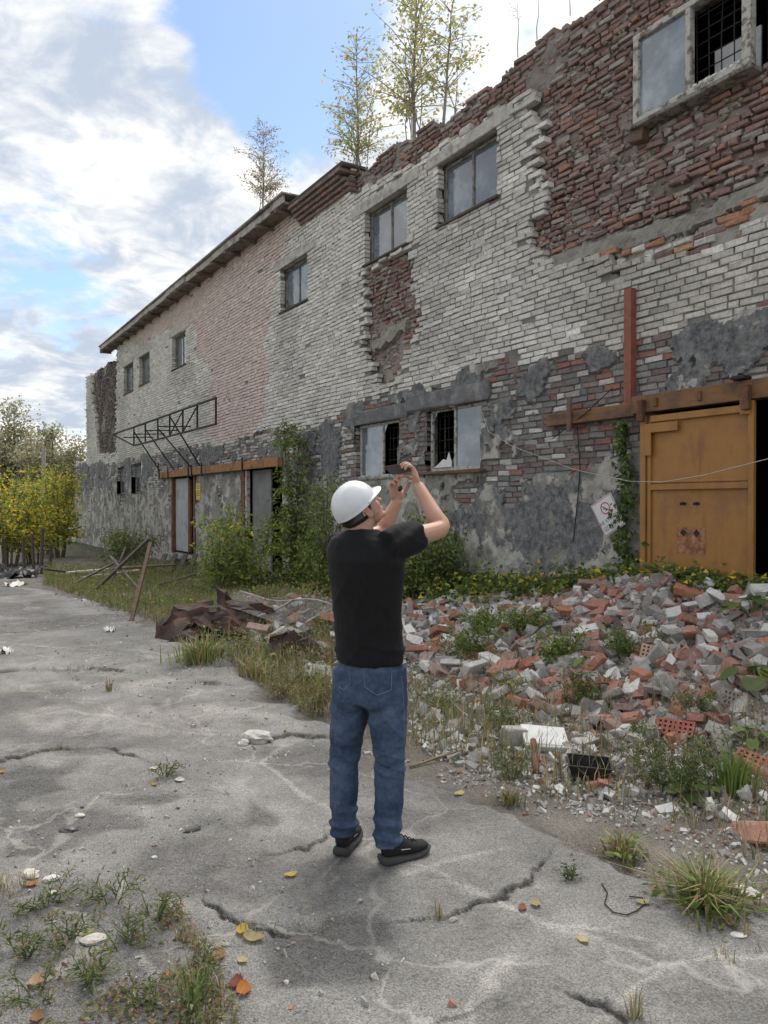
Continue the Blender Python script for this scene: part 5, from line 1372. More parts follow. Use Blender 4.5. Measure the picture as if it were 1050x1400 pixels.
# ------------------------------------------------------------------ shrubs along the wall
def shrub(px, py, stems_, hgt, wdt, nl, size, cols, label, name='shrub', wid=.42, loc=None, droop=.45, nb_=16, bl=.6, low=.15, kind=None):
    bl *= 1.25; wdt *= 1.15; nl = int(nl * .75); cols = list(cols) + LIGHT[:3]
    p = loc or GG(px, py); root = tag(empty(name, p), label, kind or 'shrub')
    st = []
    for i in range(stems_):
        a = random.uniform(0, 6.28); r_ = random.uniform(.2, 1) * wdt
        st.append((stem((math.cos(a) * r_ * .25, math.sin(a) * r_ * .25, -.05), hgt * random.uniform(.6, 1.0), (math.cos(a) * r_, math.sin(a) * r_), 6, .05), .012 + .006 * hgt, nb_, bl))
    tree_like(root, st, cols, nl, size, wid, m_bark, droop, .5, low, 'foliage', 'stem')
def wl_(px, d, z=None):
    """ground point in front of the wall at distance d, in line with a pixel column"""
    x = WX(px, -d); return Vector((x, -d, gz_at(x, -d)))
shrub(0, 0, 7, 3.6, .30, 3800, .10, GREENS + LIGHT, 'tall leafy maple shrub climbing the dark wall between door and windows', loc=wl_(402, .4), nb_=20, bl=.5)
shrub(0, 0, 7, 2.1, .45, 2600, .095, LIGHT + GREENS[:2], 'wide green shrub against the wall just behind the man', loc=wl_(446, .8), nb_=18, bl=.6)
shrub(0, 0, 6, 1.9, .75, 2600, .11, LIGHT + YEL[1:2], 'bright yellow-green maple shrub in front of the open doorway', loc=wl_(345, 1.6), nb_=16, bl=.65)
shrub(0, 0, 5, 1.35, .6, 1500, .10, LIGHT + GREENS, 'low pale green shrub spilling toward the rubbish below the left door', loc=wl_(300, 2.4), nb_=14, bl=.5)
shrub(0, 0, 6, 1.35, .6, 2600, .085, DARKG + GREENS, 'dark green shrub at the wall foot below the foam window', loc=wl_(588, .55), nb_=16, bl=.5)
shrub(0, 0, 5, 1.15, .5, 1300, .085, GREENS + LIGHT, 'light green shrub rising right of the man below the window', loc=wl_(560, .9), nb_=14, bl=.45)
shrub(0, 0, 6, 1.5, .9, 2200, .10, DARKG + DRY[:1] + GREENS, 'dark tangled shrub heap at the far corner of the building', loc=wl_(170, 2.0), nb_=16, bl=.6)

# climbing vine by the sign
x_, _z = W(858, 700, -.06); vine = tag(empty('climbing_vine', (x_, -.06, gz_at(x_, -.25))), 'narrow green creeper climbing the wall beside the ochre gate', 'vine')
top = W(858, 575, -.06)[1] - vine.location.z
pts = [Vector((.05 * math.sin(i * .9) + .02 * (i / 14), -.01, top * i / 14)) for i in range(15)]
b = MB(); b.tube(pts, [.012 - .0006 * i for i in range(15)], 6); b.build('stem', m_bark, vine)
n = 560; t = fr.uniform(0, 1, n) ** .9; ip = np.array([p[:] for p in pts]); ps = np.stack([np.interp(t, np.linspace(0, 1, 15), ip[:, k]) for k in range(3)], -1)
wd_ = np.interp(t, [0, .15, .5, .9, 1], [.16, .10, .085, .055, .03])[:, None]
ps += fr.normal(0, 1, (n, 3)) * wd_ * np.array((.75, .0, .3)) - np.abs(fr.normal(0, 1, (n, 3))) * np.array((0, .07, 0))
leaves('foliage', ps, fr.normal(0, .6, (n, 3)) + np.array((0, -.5, -.7)), .075 * fr.uniform(.6, 1.2, n), palette(n, GREENS + DARKG), vine, .8)

# ------------------------------------------------------------------ ground cover along the wall foot
n = 16000
gx2 = fr.uniform(-14.5, -4.2, n * 2); gd = np.abs(fr.normal(0, .55, n * 2)) + .08
band = np.interp(gx2, [-14, -10, -8.2, -7, -5.8, -4.6, -4], [1.6, 1.8, 1.5, 1.05, .75, .60, .5]); k = (gd < band * (.5 + fbm(gx2 * 1.6, gd * 1.6, 201, 3))) & (fbm(gx2 * 2.2, gd * 2.2, 202, 4) > .36)
gx2, gd = gx2[k][:n], gd[k][:n]; n = len(gx2)
zz = height(gx2, -gd); lift = np.abs(fr.normal(0, .5, n)) * np.interp(gx2, [-13, -9, -6, -4], [.42, .30, .20, .2]) * (.5 + vnoise(gx2 * 2.5, gd * 2.5, 203))
yl = fr.random(n) < .10
cols = np.where(yl[:, None], palette(n, YEL), palette(n, GREENS + LIGHT[:2] + DARKG))
tag(leaves('ground_cover', np.stack([gx2, -gd, zz + lift + .01], -1), np.stack([fr.normal(0, 1, n), fr.normal(-.6, .8, n), fr.normal(-.1, .5, n)], -1), .075 * fr.uniform(.5, 1.3, n), cols, None, .72), 'low green creeping weeds along the foot of the wall', None, None, 'stuff')

# ------------------------------------------------------------------ grass and weeds in the verge
def verge_points(n, seed, polyg, thr=.5, f=1.3):
    P0 = np.array(polyg); lo, hi = P0.min(0), P0.max(0)
    r2 = np.random.default_rng(seed); x = r2.uniform(lo[0], hi[0], n); y = r2.uniform(lo[1], hi[1], n)
    k = inpoly(x, y, polyg) & (fbm(x * f, y * f, seed, 4) > thr)
    return x[k], y[k]
def gzs(x, y): return np.array([gz_at(a, b_) for a, b_ in zip(x, y)])
VERGE = gp((1250, 1300), (1050, 1190), (860, 1130), (700, 1080), (560, 1040), (430, 985), (330, 920), (240, 865), (120, 815), (60, 795), (60, 775), (150, 770), (300, 800), (420, 850), (560, 890), (800, 960), (1250, 1000))
GR = [(.115, .135, .045), (.15, .155, .065), (.09, .115, .04), (.19, .165, .085), (.22, .18, .10)]
x1, y1 = verge_points(34000, 31, VERGE, .50, 1.1); n = len(x1)
tag(blades('grass', np.stack([x1, y1, gzs(x1, y1) - .005], -1), fr.uniform(.05, .24, n) * (.5 + fbm(x1 * .8, y1 * .8, 33, 3)), palette(n, GR), None, .45, .0035), 'thin mixed green and straw grass on the dirt verge', None, None, 'stuff')
x1, y1 = verge_points(15000, 35, VERGE, .52, 1.5); n = len(x1)
tag(leaves('weeds', np.stack([x1, y1, gzs(x1, y1) + np.abs(fr.normal(0, .07, n))], -1), fr.normal(0, 1, (n, 3)) * np.array((1, 1, .5)), .03 * fr.uniform(.5, 1.6, n), palette(n, WEED + GREENS), None, .5), 'small mixed weeds on the dirt verge', None, None, 'stuff')
# dry growth in the strip towards the far doors
STRIP = gp((60, 800), (200, 850), (300, 905), (430, 985), (460, 930), (440, 850), (350, 790), (200, 770), (60, 770))
x1, y1 = verge_points(26000, 37, STRIP, .40, .7); n = len(x1)
tag(blades('dry_grass', np.stack([x1, y1, gzs(x1, y1) - .005], -1), fr.uniform(.07, .30, n) * (.45 + fbm(x1 * .7, y1 * .7, 39, 3)), palette(n, DRY[:2] + GR[:3] + WEED + LIGHT[:2]), None, .4, .005), 'tall half-dry grass between the yard and the left doors', None, None, 'stuff')

x1, y1 = verge_points(30000, 41, STRIP, .44, .8); n = len(x1)
tag(leaves('strip_weeds', np.stack([x1, y1, gzs(x1, y1) + np.abs(fr.normal(0, .11, n)) * (.3 + 1.4 * vnoise(x1 * 1.1, y1 * 1.1, 43))], -1), fr.normal(0, 1, (n, 3)) * np.array((1, 1, .7)) + np.array((0, 0, .3)), .05 * fr.uniform(.5, 1.5, n), palette(n, GREENS + LIGHT + WEED + DRY[:1]), None, .42), 'mixed green weeds along the strip before the left doors', None, None, 'stuff')
def herb(px, py, hgt, nst, nl, cols, label, size=.035, spread=.12, name='weed', dry=False, grp=None, bl=.4):
    p = GG(px, py); root = tag(empty(name, p), label, 'weed', grp)
    st = []
    for i in range(nst):
        a = random.uniform(0, 6.28); r_ = random.uniform(.2, 1) * spread
        st.append((stem((math.cos(a) * r_ * .3, math.sin(a) * r_ * .3, -.01), hgt * random.uniform(.5, 1), (math.cos(a) * r_, math.sin(a) * r_), 5, .05), .0035, 9, hgt * bl))
    tree_like(root, st, cols, nl, size, .4, m_dry if dry else m_stem, .1, .35, .1, 'foliage', 'stem')
def tuft(px, py, n, hgt, spr, cols, label, lean=.5, wid=.005, name='grass_tuft', under=0):
    p = GG(px, py); root = tag(empty(name, p), label, 'grass tuft')
    a = fr.uniform(0, 6.28, n); r_ = np.abs(fr.normal(0, spr * .5, n)); d = np.stack([np.cos(a), np.sin(a), a * 0], -1)
    blades('blade', d * r_[:, None] - np.array((0, 0, .01)), hgt * fr.uniform(.4, 1.1, n), palette(n, cols), root, lean, wid, unit(d + fr.normal(0, .5, (n, 3)) * np.array((1, 1, 0))))['kind'] = 'stuff'
    if under:
        r3 = fr.uniform(0, 1, (under, 2)) - .5
        leaves('foliage', np.stack([r3[:, 0] * spr * 2.6, r3[:, 1] * spr * 2.6, np.abs(fr.normal(0, .03, under)) + .01], -1), fr.normal(0, 1, (under, 3)) * np.array((1, 1, .4)), .045 * fr.uniform(.5, 1.3, under), palette(under, cols + GREENS[:2]), root, .5)
tuft(968, 1240, 420, .19, .16, GR + LIGHT[1:2] + GREENS[:2], 'large spreading grass tuft at the right edge of the asphalt', .75, .0045, under=140)
tuft(852, 1172, 130, .13, .08, GR + LIGHT[:2], 'small bright grass tuft on the gravel edge below the herb clump', .6, under=50)
tuft(275, 905, 420, .30, .30, LIGHT + GR, 'bright green grass tuft in front of the rusty sheet', .5, .006)
tuft(1005, 1085, 240, .28, .14, GREENS[:2] + LIGHT[1:2], 'tall upright grass clump near the right end of the rubble', .3, .006)
tuft(700, 1100, 80, .12, .07, GR, 'sparse grass tuft beside the yellow leaf on the gravel', .5)
tuft(345, 925, 160, .2, .2, GR + DRY, 'half-dry grass tuft at the asphalt edge left of the man', .5)
tuft(870, 1395, 30, .12, .03, GR + LIGHT[:1], 'single grass spray growing from the bottom asphalt crack', .4, .003)
tuft(148, 945, 40, .16, .06, GR + DRY, 'thin weed stalks standing alone on the left asphalt', .35, .003)
tuft(600, 1258, 24, .10, .04, LIGHT[1:3] + GR, 'faint pale sprig on the slab lip before the man', .4, .002)
herb(780, 1205, .10, 4, 50, DARKG, 'small dark sprig on the crack right of the man', .02, .05)
herb(915, 1085, .45, 16, 1500, DARKG + WEED[:2] + [(.07, .09, .05)], 'dense grey-green herb clump in front of the rubble bank', .030, .32)
herb(700, 1065, .25, 7, 260, WEED + GREENS, 'low herb by the concrete block below the white board', .028, .14)
herb(795, 965, .38, 9, 620, GREENS + DARKG, 'feathery dark weed growing between the bricks of the bank', .035, .22)
herb(640, 905, .5, 9, 700, GREENS + LIGHT[1:2], 'leafy green weed on the pale bricks right of the man', .05, .28)
herb(600, 975, .22, 6, 200, LIGHT + GREENS, 'small yellow-green weed beside the left leg of the rubble gravel', .035, .14)
herb(690, 955, .26, 6, 240, WEED + YEL[1:2], 'yellowish weed at the foot of the rubble bank', .035, .16)
herb(440, 975, .42, 10, 620, DRY + WEED, 'brown dry weed clump just left of the man', .03, .25, dry=True)
herb(385, 955, .32, 8, 340, DRY + WEED, 'low brown weed on the asphalt edge left of the dry clump', .03, .22, dry=True)
herb(225, 1060, .16, 6, 130, WEED, 'little weed sprouting from the hole in the middle of the yard', .022, .12)
herb(500, 985, .30, 5, 200, GREENS + YEL[:1], 'green weed seen between the legs of the man', .035, .15)
herb(870, 905, .34, 8, 520, GREENS + LIGHT[1:2], 'green weed growing out of the middle of the bank', .045, .22)
herb(720, 870, .38, 9, 620, GREENS + LIGHT, 'tall pale weed at the upper left of the bank', .05, .26)
herb(770, 905, .36, 9, 620, GREENS + LIGHT, 'leafy weed left of the pale perforated brick', .05, .26)
herb(655, 870, .42, 9, 760, GREENS + LIGHT, 'tall green weed spilling over the left end of the bank', .055, .3)
herb(960, 985, .3, 8, 480, DARKG + WEED, 'bushy weed between the perforated bricks', .035, .2)
herb(680, 1000, .3, 8, 380, WEED + GREENS, 'scraggly weed above the concrete block', .03, .2)
# sprigs rooted in the cracks of the slabs
cr_pts = []
for L_ in (STEP1, STEP2, STEP3, STEP4, STEP6, VEINS[0], VEINS[1], VEINS[5]):
    for (a0, b0), (a1, b1) in zip(L_[:-1], L_[1:]):
        k_ = fr.poisson(22 * math.hypot(a1 - a0, b1 - b0)); t_ = fr.random(k_); cr_pts += list(zip(a0 + (a1 - a0) * t_ + fr.normal(0, .03, k_), b0 + (b1 - b0) * t_ + fr.normal(0, .03, k_)))
cr_pts = np.array(cr_pts); kk = vnoise(cr_pts[:, 0] * 2.2, cr_pts[:, 1] * 2.2, 91) > .68; cr_pts = np.repeat(cr_pts[kk], 5, 0) + fr.normal(0, .018, (kk.sum() * 5, 2)); n = len(cr_pts)
tag(blades('crack_grass', np.c_[cr_pts, gzs(*cr_pts.T) - .003], fr.uniform(.015, .07, n), palette(n, GR + DRY + WEED), None, .6, .002), 'tiny grass sprigs rooted in the cracks of the asphalt', None, None, 'stuff')
# foreground patch bottom left
spots = [(60, 1240, .16, 9, 260), (150, 1235, .2, 8, 220), (210, 1260, .18, 9, 260), (95, 1290, .16, 9, 240), (170, 1300, .2, 8, 240), (30, 1310, .18, 9, 240), (270, 1340, .2, 7, 160), (120, 1345, .16, 10, 300), (50, 1365, .14, 9, 220), (190, 1370, .14, 7, 160), (260, 1390, .2, 8, 200)]
names = ['rosette weed at the top of the corner patch', 'stalky weed beside the pale crumbs', 'reddish low weed on the right of the corner patch', 'broad grey weed in the middle of the corner patch', 'leafy weed next to the white stone', 'dense weed at the left border of the corner patch', 'thin weed by the red leaves', 'fresh green weed above the bottom edge', 'small weed in the very corner', 'sparse weed on the dark asphalt at the bottom', 'grassy weed beside the whitish crack']
for (px, py, hh, ns, nl), nm in zip(spots, names):
    herb(px, py, hh * .8, max(4, ns - 3), int(nl * .5), WEED + [(.12, .15, .075), (.20, .14, .09)] + GREENS[:1], nm, .024, .13, grp='weeds in the near corner patch', bl=.55)
CORNER = gp((-40, 1190), (110, 1195), (250, 1250), (300, 1330), (330, 1410), (-40, 1410))
x1, y1 = verge_points(6500, 45, CORNER, .52, 1.8); n = len(x1)
tag(leaves('low_weeds', np.stack([x1, y1, gzs(x1, y1) + np.abs(fr.normal(0, .02, n)) + .004], -1), fr.normal(0, 1, (n, 3)) * np.array((1, 1, .35)), .022 * fr.uniform(.5, 1.6, n), palette(n, WEED + [(.20, .17, .10), (.17, .10, .07), (.11, .14, .07)]), None, .45), 'low matted weeds and dead leaf scraps in the near corner', None, None, 'stuff')
x1, y1 = verge_points(3600, 47, CORNER, .53, 1.8); n = len(x1)
tag(blades('corner_grass', np.stack([x1, y1, gzs(x1, y1) - .003], -1), fr.uniform(.02, .11, n), palette(n, GR + DRY), None, .6, .0018), 'fine straw-coloured grass in the near corner patch', None, None, 'stuff')
tuft(265, 1385, 40, .22, .05, LIGHT[1:2] + GREENS, 'upright green grass blades by the whitish crack', .3, .003)

# ------------------------------------------------------------------ burdock
def burdock(px, py, nl_, size, label, hgt=.18):
    p = GG(px, py); root = tag(empty('burdock_plant', p), label, 'plant')
    for i in range(nl_):
        a = 6.28 * i / nl_ + random.uniform(-.4, .4); r_ = random.uniform(.3, 1) * size * 1.15; hz = hgt * random.uniform(.5, 1.2)
        d = Vector((math.cos(a), math.sin(a), -.25)).normalized(); s = Vector((-math.sin(a), math.cos(a), 0)); c0 = Vector((math.cos(a) * r_, math.sin(a) * r_, hz)); sz = size * random.uniform(.65, 1.1)
        nrm = d.cross(s); nrm = nrm if nrm.z > 0 else -nrm
        tilt = Matrix.Rotation(random.uniform(-.3, .5), 3, s); d = tilt @ d
        V = [c0]; F = []; n_ = 14; cc = palette(1, GREENS + LIGHT[1:2] + [(.085, .125, .045)], .1)[0]
        for k in range(n_):
            t = 2 * math.pi * k / n_; rr = sz * (.55 + .12 * math.cos(t) - .22 * math.exp(-((t - math.pi) / .35) ** 2)) * random.uniform(.93, 1.07)
            V.append(c0 + d * rr * math.cos(t) + s * rr * math.sin(t) * .9 + nrm * sz * (.05 * math.sin(t * 3) + .06 - .10 * abs(math.cos(t))))
        F = [(0, 1 + k, 1 + (k + 1) % n_) for k in range(n_)]
        b = MB(); b.add(V, F, tuple(float(q) for q in cc)); lo = b.build('leaf', m_leaf, root, True)
        b = MB(); b.tube([Vector((0, 0, 0)), c0 * .5 + Vector((0, 0, hz * .35)), c0 - nrm * .004], [.007, .006, .004], 5); b.build('stalk', m_stem, lo)
burdock(1030, 850, 8, .17, 'broad-leaved burdock on top of the rubble near the gate', .22)
burdock(1035, 945, 9, .16, 'broad-leaved burdock at the right edge among orange bricks', .16)
burdock(800, 912, 5, .10, 'small burdock with round leaves amid the white bricks', .08)
burdock(945, 1095, 8, .10, 'burdock leaves at the foot of the dense herb clump', .09)
burdock(1035, 1020, 5, .11, 'low burdock leaves beside the perforated brick', .08)
burdock(1015, 790, 4, .12, 'burdock pair reaching up at the gate threshold', .35)

# ------------------------------------------------------------------ far left: yellow shrubs and trees beyond the yard
for i, (px, py, hh, wd, nl, cs, lb) in enumerate(((12, 775, 2.7, .9, 2600, YEL + LIGHT, 'yellow-green shrub at the left border of the yard'), (48, 770, 2.3, .8, 2200, YEL + LIGHT + GREENS[:1], 'golden shrub behind the rusty fence posts'), (82, 762, 2.9, .9, 2600, YEL + LIGHT[:2], 'brightest yellow shrub next to the building corner'), (60, 758, 3.3, 1.0, 2200, YEL[:3] + LIGHT, 'tall yellowing shrub rising behind the golden one'), (-60, 775, 2.8, 1.2, 2200, YEL + LIGHT, 'green and yellow shrub just past the left border'))):
    shrub(px, py, 10, hh * 1.18, wd, int(nl * 1.7), .125, cs, lb, nb_=15, bl=.7, wid=.5, droop=.3, low=.2)
def bigtree(px, dist, hgt, wdt, nl, cols, label, size=.30):
    d = ray(px, 690); x, y = d.x * dist, -WALL_D + d.y * dist
    root = tag(empty('tree', (x, y, -.3)), label, 'tree', 'trees beyond the yard')
    st = [(stem((0, 0, 0), hgt, (random.uniform(-.5, .5), 0), 8, .03), .16, 34, wdt * .75)]
    for _ in range(6): a = random.uniform(0, 6.28); st.append((stem((0, 0, hgt * random.uniform(.12, .35)), hgt * random.uniform(.35, .55), (math.cos(a) * wdt * .8, math.sin(a) * wdt * .8), 5, .03), .07, 16, wdt * .5))
    tree_like(root, st, cols, int(nl * 3.2), size * .82, .75, m_bark, .15, 1.1, .2)
FT = [(.20, .22, .13), (.22, .23, .14), (.15, .165, .10), (.25, .25, .15)]
bigtree(-60, 62, 10.5, 3.6, 5200, FT, 'broad green tree beyond the left border'); bigtree(20, 66, 10.2, 3.6, 5200, FT, 'round-topped green tree at the left skyline'); bigtree(72, 58, 7.8, 2.6, 3600, FT, 'narrower tree next to the building corner on the skyline'); bigtree(48, 80, 9, 3.4, 3200, FT, 'paler tree seen in the gap of the skyline'); bigtree(95, 75, 6.5, 3, 2600, FT, 'low tree touching the far building corner'); bigtree(-190, 70, 11, 4, 3600, FT, 'tree standing past the left border')
# ------------------------------------------------------------------ rubble: loose bricks, chunks and gravel
rr = np.random.default_rng(77)
m_rub = material('rubble', attr=True, var=.3, scale=30, bump=.6, bscale=90, dist=.006, second=(.33, .31, .285), sscale=9, slo=.55, shi=.72)
REDC = [(.30, .145, .108), (.25, .13, .105), (.33, .17, .125), (.24, .145, .125), (.35, .155, .095), (.27, .18, .155)]
WHTC = [(.56, .55, .525), (.50, .49, .465), (.64, .63, .605), (.45, .435, .41)]
GRYC = [(.28, .265, .245), (.34, .325, .30), (.24, .225, .205)]
def chunk_mesh(name, col, L, wd, hh, broken=.5, jit=.006):
    """a brick with worn arrises, often snapped off at a slant"""
    b = MB(); b.box(-L / 2, L / 2, -wd / 2, wd / 2, -hh / 2, hh / 2, bev=.007, jit=jit)
    V = [Vector(v) for v in b.v]
    snapped = random.random() < broken
    if snapped:
        k = random.uniform(.45, .9); s1, s2 = random.uniform(-.5, .5), random.uniform(-.6, .6)
        for v in V:
            lim = L / 2 * (2 * k - 1) + s1 * v.y + s2 * v.z
            if v.x > lim: v.x = lim + random.uniform(-.006, .006)
    b.v = [tuple(v) for v in V]; b.c = [col] * len(V)
    o = b.build(name, m_rub); me = o.data; bpy.data.objects.remove(o); BROKEN[me.name] = snapped
    return me
BROKEN = {}
VAR = {'red': [chunk_mesh('red_brick', random.choice(REDC), .25, .12, .065, .55) for _ in range(16)],
       'white': [chunk_mesh('white_brick', random.choice(WHTC), .25, .12, .065, .5) for _ in range(16)],
       'grey': [chunk_mesh('mortar_chunk', random.choice(GRYC), random.uniform(.12, .24), random.uniform(.09, .14), random.uniform(.05, .1), .8, .016) for _ in range(12)]}
PILE = gp((575, 1010), (640, 1020), (700, 1040), (800, 1050), (900, 1060), (1130, 1080))
def put(kind, x, y, dz, label, group, sc_=1., rot=None):
    me = random.choice(VAR[kind]); o = link(me.name.split('.')[0], me); tag(o, label, {'red': 'brick', 'white': 'brick', 'grey': 'rubble chunk'}[kind], group)
    o.location = (x, y, gz_at(x, y) + dz)
    o.rotation_euler = rot or (rr.normal(0, .45), rr.normal(0, .35), rr.uniform(0, 6.28)); o.scale = (sc_,) * 3
    return o
LB = {'red': 'worn red brick lying loose on the rubble bank below the gate', 'white': 'broken white silicate brick lying loose on the rubble bank below the gate', 'grey': 'lump of grey mortar lying on the rubble bank below the gate'}
# the bank: polygon on the ground in front of the gate
BANK = [(-8.9, -1.15), (-7.6, -.75), (-6.3, -.50), (-4.7, -.42), (-3.6, -.5), (-3.2, -2.7), (-4.6, -2.9), (-5.6, -2.95), (-6.6, -2.85), (-7.6, -2.75), (-8.8, -2.3), (-9.5, -1.7)]
def bank_label(ob, kd, x, y):
    what = {'red': 'red brick', 'white': 'white brick', 'grey': 'mortar lump'}[kd]
    if kd != 'grey': what = ('snapped ' if BROKEN[ob.data.name] else 'whole ') + what
    a = max(abs(ob.rotation_euler[0]), abs(ob.rotation_euler[1]))
    pose = 'flat' if a < .3 else 'tilted' if a < .75 else 'edgewise'
    row = 'along the top' if y > -1.15 else 'high on the slope' if y > -1.75 else 'low on the slope' if y > -2.35 else 'at the foot'
    col_ = 'near the man' if x < -8.3 else 'left of the sign' if x < -7.4 else 'under the sign' if x < -6.4 else 'under the gate' if x < -5.2 else 'by the burdock'
    what = ('small ' if ob.scale[0] < .75 else 'large ' if ob.scale[0] > .98 else '') + what
    return f'{what} {pose} {row} of the bank, {col_}'
placed = []
tries = 0
while len(placed) < 250 and tries < 9000:
    tries += 1
    x, y = rr.uniform(-9.5, -3.2), rr.uniform(-2.95, -.4)
    if not inpoly(np.array(x), np.array(y), BANK) or rr.random() > np.interp(x, [-9.5, -8.4, -7.4, -6.4], [.12, .3, .75, 1]): continue
    lim = .135 if len(placed) < 200 else .09
    if any((x - a) ** 2 + (y - b_) ** 2 < lim ** 2 for a, b_ in placed): continue
    placed.append((x, y))
    redp = np.interp(x, [-9.5, -7.5, -6.2, -4.5], [.14, .30, .50, .55]); q = rr.random()
    kd = 'red' if q < redp else ('white' if q < redp + (1 - redp) * .68 else 'grey')
    ob = put(kd, x, y, .02 + rr.uniform(0, .05) + (.05 if len(placed) > 200 else 0), LB[kd], {'red': 'red bricks on the bank', 'white': 'white bricks on the bank', 'grey': 'mortar lumps on the bank'}[kd], rr.uniform(.62, 1.12))
    ob['label'] = bank_label(ob, kd, x, y)
# scattered pieces on the gravel in front
LS = {'red': 'single red brick lying on the gravel in front of the rubble bank', 'white': 'single white brick lying on the gravel in front of the rubble bank', 'grey': 'single grey lump lying on the gravel in front of the rubble bank'}
for px, py, kd, lb in ((600, 985, 'white', 'white brick beside the small yellow-green weed'), (625, 1003, 'grey', 'grey lump on the gravel right of the man at thigh height'), (655, 1022, 'grey', 'grey lump just left of the concrete block'), (690, 985, 'white', 'white brick above the concrete block'), (740, 985, 'grey', 'grey lump left of the short log'), (665, 945, 'red', 'red brick at the left foot of the bank'), (820, 1080, 'red', 'red brick just right of the black tray'), (955, 1005, 'white', 'white brick right of the red perforated brick'), (845, 1005, 'white', 'white brick above the black tray'), (870, 1015, 'grey', 'grey lump left of the red perforated brick'), (985, 1025, 'grey', 'grey lump above the tall grass clump'), (760, 1015, 'red', 'red brick behind the white panel'), (800, 1020, 'white', 'white brick between the panel and the tray'), (835, 1022, 'grey', 'grey lump directly behind the black tray'), (600, 940, 'white', 'white brick below the leafy green weed'), (585, 915, 'white', 'white brick next to the hip of the man'), (565, 885, 'white', 'white brick touching the shirt hem of the man in view'), (585, 878, 'white', 'long white brick in the pale cluster right of the man'), (560, 900, 'grey', 'grey lump in the pale cluster right of the man'), (575, 862, 'white', 'uppermost white brick of the pale cluster right of the man'), (600, 870, 'white', 'rightmost white brick of the pale cluster by the man'), (615, 930, 'red', 'only red brick near the pale cluster by the man')):
    p = GG(px, py); put(kd, p.x, p.y, .02, lb, 'pieces scattered in front of the bank', rr.uniform(.6, 1.0))
tag(put('red', *GG(1040, 1152)[:2], .03, None, None), 'pinkish brick at the right edge on the asphalt border', 'brick')
tag(put('red', *GG(1038, 1062)[:2], .03, None, None), 'brick half hidden in grass at the right edge', 'brick')
# heap behind the rusty sheet
LH = {'red': 'red brick in the low heap behind the rusty sheet', 'white': 'pale brick in the low heap behind the rusty sheet', 'grey': 'grey lump in the low heap behind the rusty sheet'}
def heap_label(ob, kd, px, py):
    what = {'red': 'red brick', 'white': 'pale brick', 'grey': 'grey lump'}[kd]
    if kd != 'grey': what = ('snapped ' if BROKEN[ob.data.name] else 'whole ') + what
    a = max(abs(ob.rotation_euler[0]), abs(ob.rotation_euler[1])); pose = 'flat' if a < .3 else 'tilted' if a < .75 else 'edgewise'
    row = 'on the far side' if py < 845 else 'on top' if py < 865 else 'in front' if py < 885 else 'at the near foot'
    col_ = 'by the rusty sheet' if px < 385 else 'under the netting' if px < 415 else 'near the man'
    return f'{what} {pose} {row} of the low heap, {col_}'
for k in range(46):
    px, py = rr.normal(405, 34), rr.normal(862, 26)
    if px > 455 or px < 335: continue
    p = GG(px, py); q = rr.random(); kd = 'red' if q < .33 else 'white' if q < .6 else 'grey'
    ob = put(kd, p.x, p.y, rr.uniform(.02, .12), LH[kd], 'pieces of the low heap')
    ob['label'] = heap_label(ob, kd, px, py)
# timber caught in the bank
for i, (pa, pb, lb) in enumerate((((-7.3, -1.9), (-6.5, -2.2), 'grey lath lying on the lower slope of the bank'), ((-5.3, -1.2), (-4.7, -1.7), 'splintered dark board on the bank near the gate'), ((-8.6, -1.6), (-8.0, -1.3), 'short pale lath on the bank beside the ground cover'))):
    a_, c_ = Vector((*pa, gz_at(*pa) + .06)), Vector((*pb, gz_at(*pb) + .10)); b = MB(); b.bar(a_, c_, .07, .022, bev=.004); tag(b.build('plank', (m_gframe, m_sill, m_frame)[i]), lb, 'plank')
# perforated bricks
def perforated(px, py, rot, col, label):
    p = GG(px, py); root = tag(empty('perforated_brick', (p.x, p.y, p.z + .05)), label, 'brick'); root.rotation_euler = rot
    nx, ny = 7, 3; hx, hy = .25 / (nx * 2 + 1), .12 / (ny * 2 + 1); b = MB()
    for i in range(nx * 2 + 1):
        if i % 2 == 0: b.box(-.125 + i * hx, -.125 + (i + 1) * hx, -.06, .06, -.033, .033)
        else:
            for j in range(0, ny * 2 + 1, 2): b.box(-.125 + i * hx, -.125 + (i + 1) * hx, -.06 + j * hy, -.06 + (j + 1) * hy, -.0325, .0325)
    b.c = [col] * len(b.v); b.build('ceramic_body', m_rub, root)
    b = MB(); b.box(-.12, .12, -.055, .055, -.015, .012); b.build('hole_shade', m_iron, root)  # black slab inside the brick, standing in for the shade in its holes
perforated(897, 903, (R(62), R(12), R(40)), (.42, .30, .22), 'pale perforated brick standing tilted on the bank')
perforated(925, 1008, (R(48), 0, R(25)), (.30, .10, .075), 'red perforated brick leaning in front of the bank')
perforated(1035, 1058, (R(30), R(10), R(10)), (.30, .11, .08), 'red perforated brick in the grass at the right edge')
perforated(1005, 968, (R(75), R(20), R(70)), (.26, .22, .20), 'grey perforated brick half buried by the burdock')
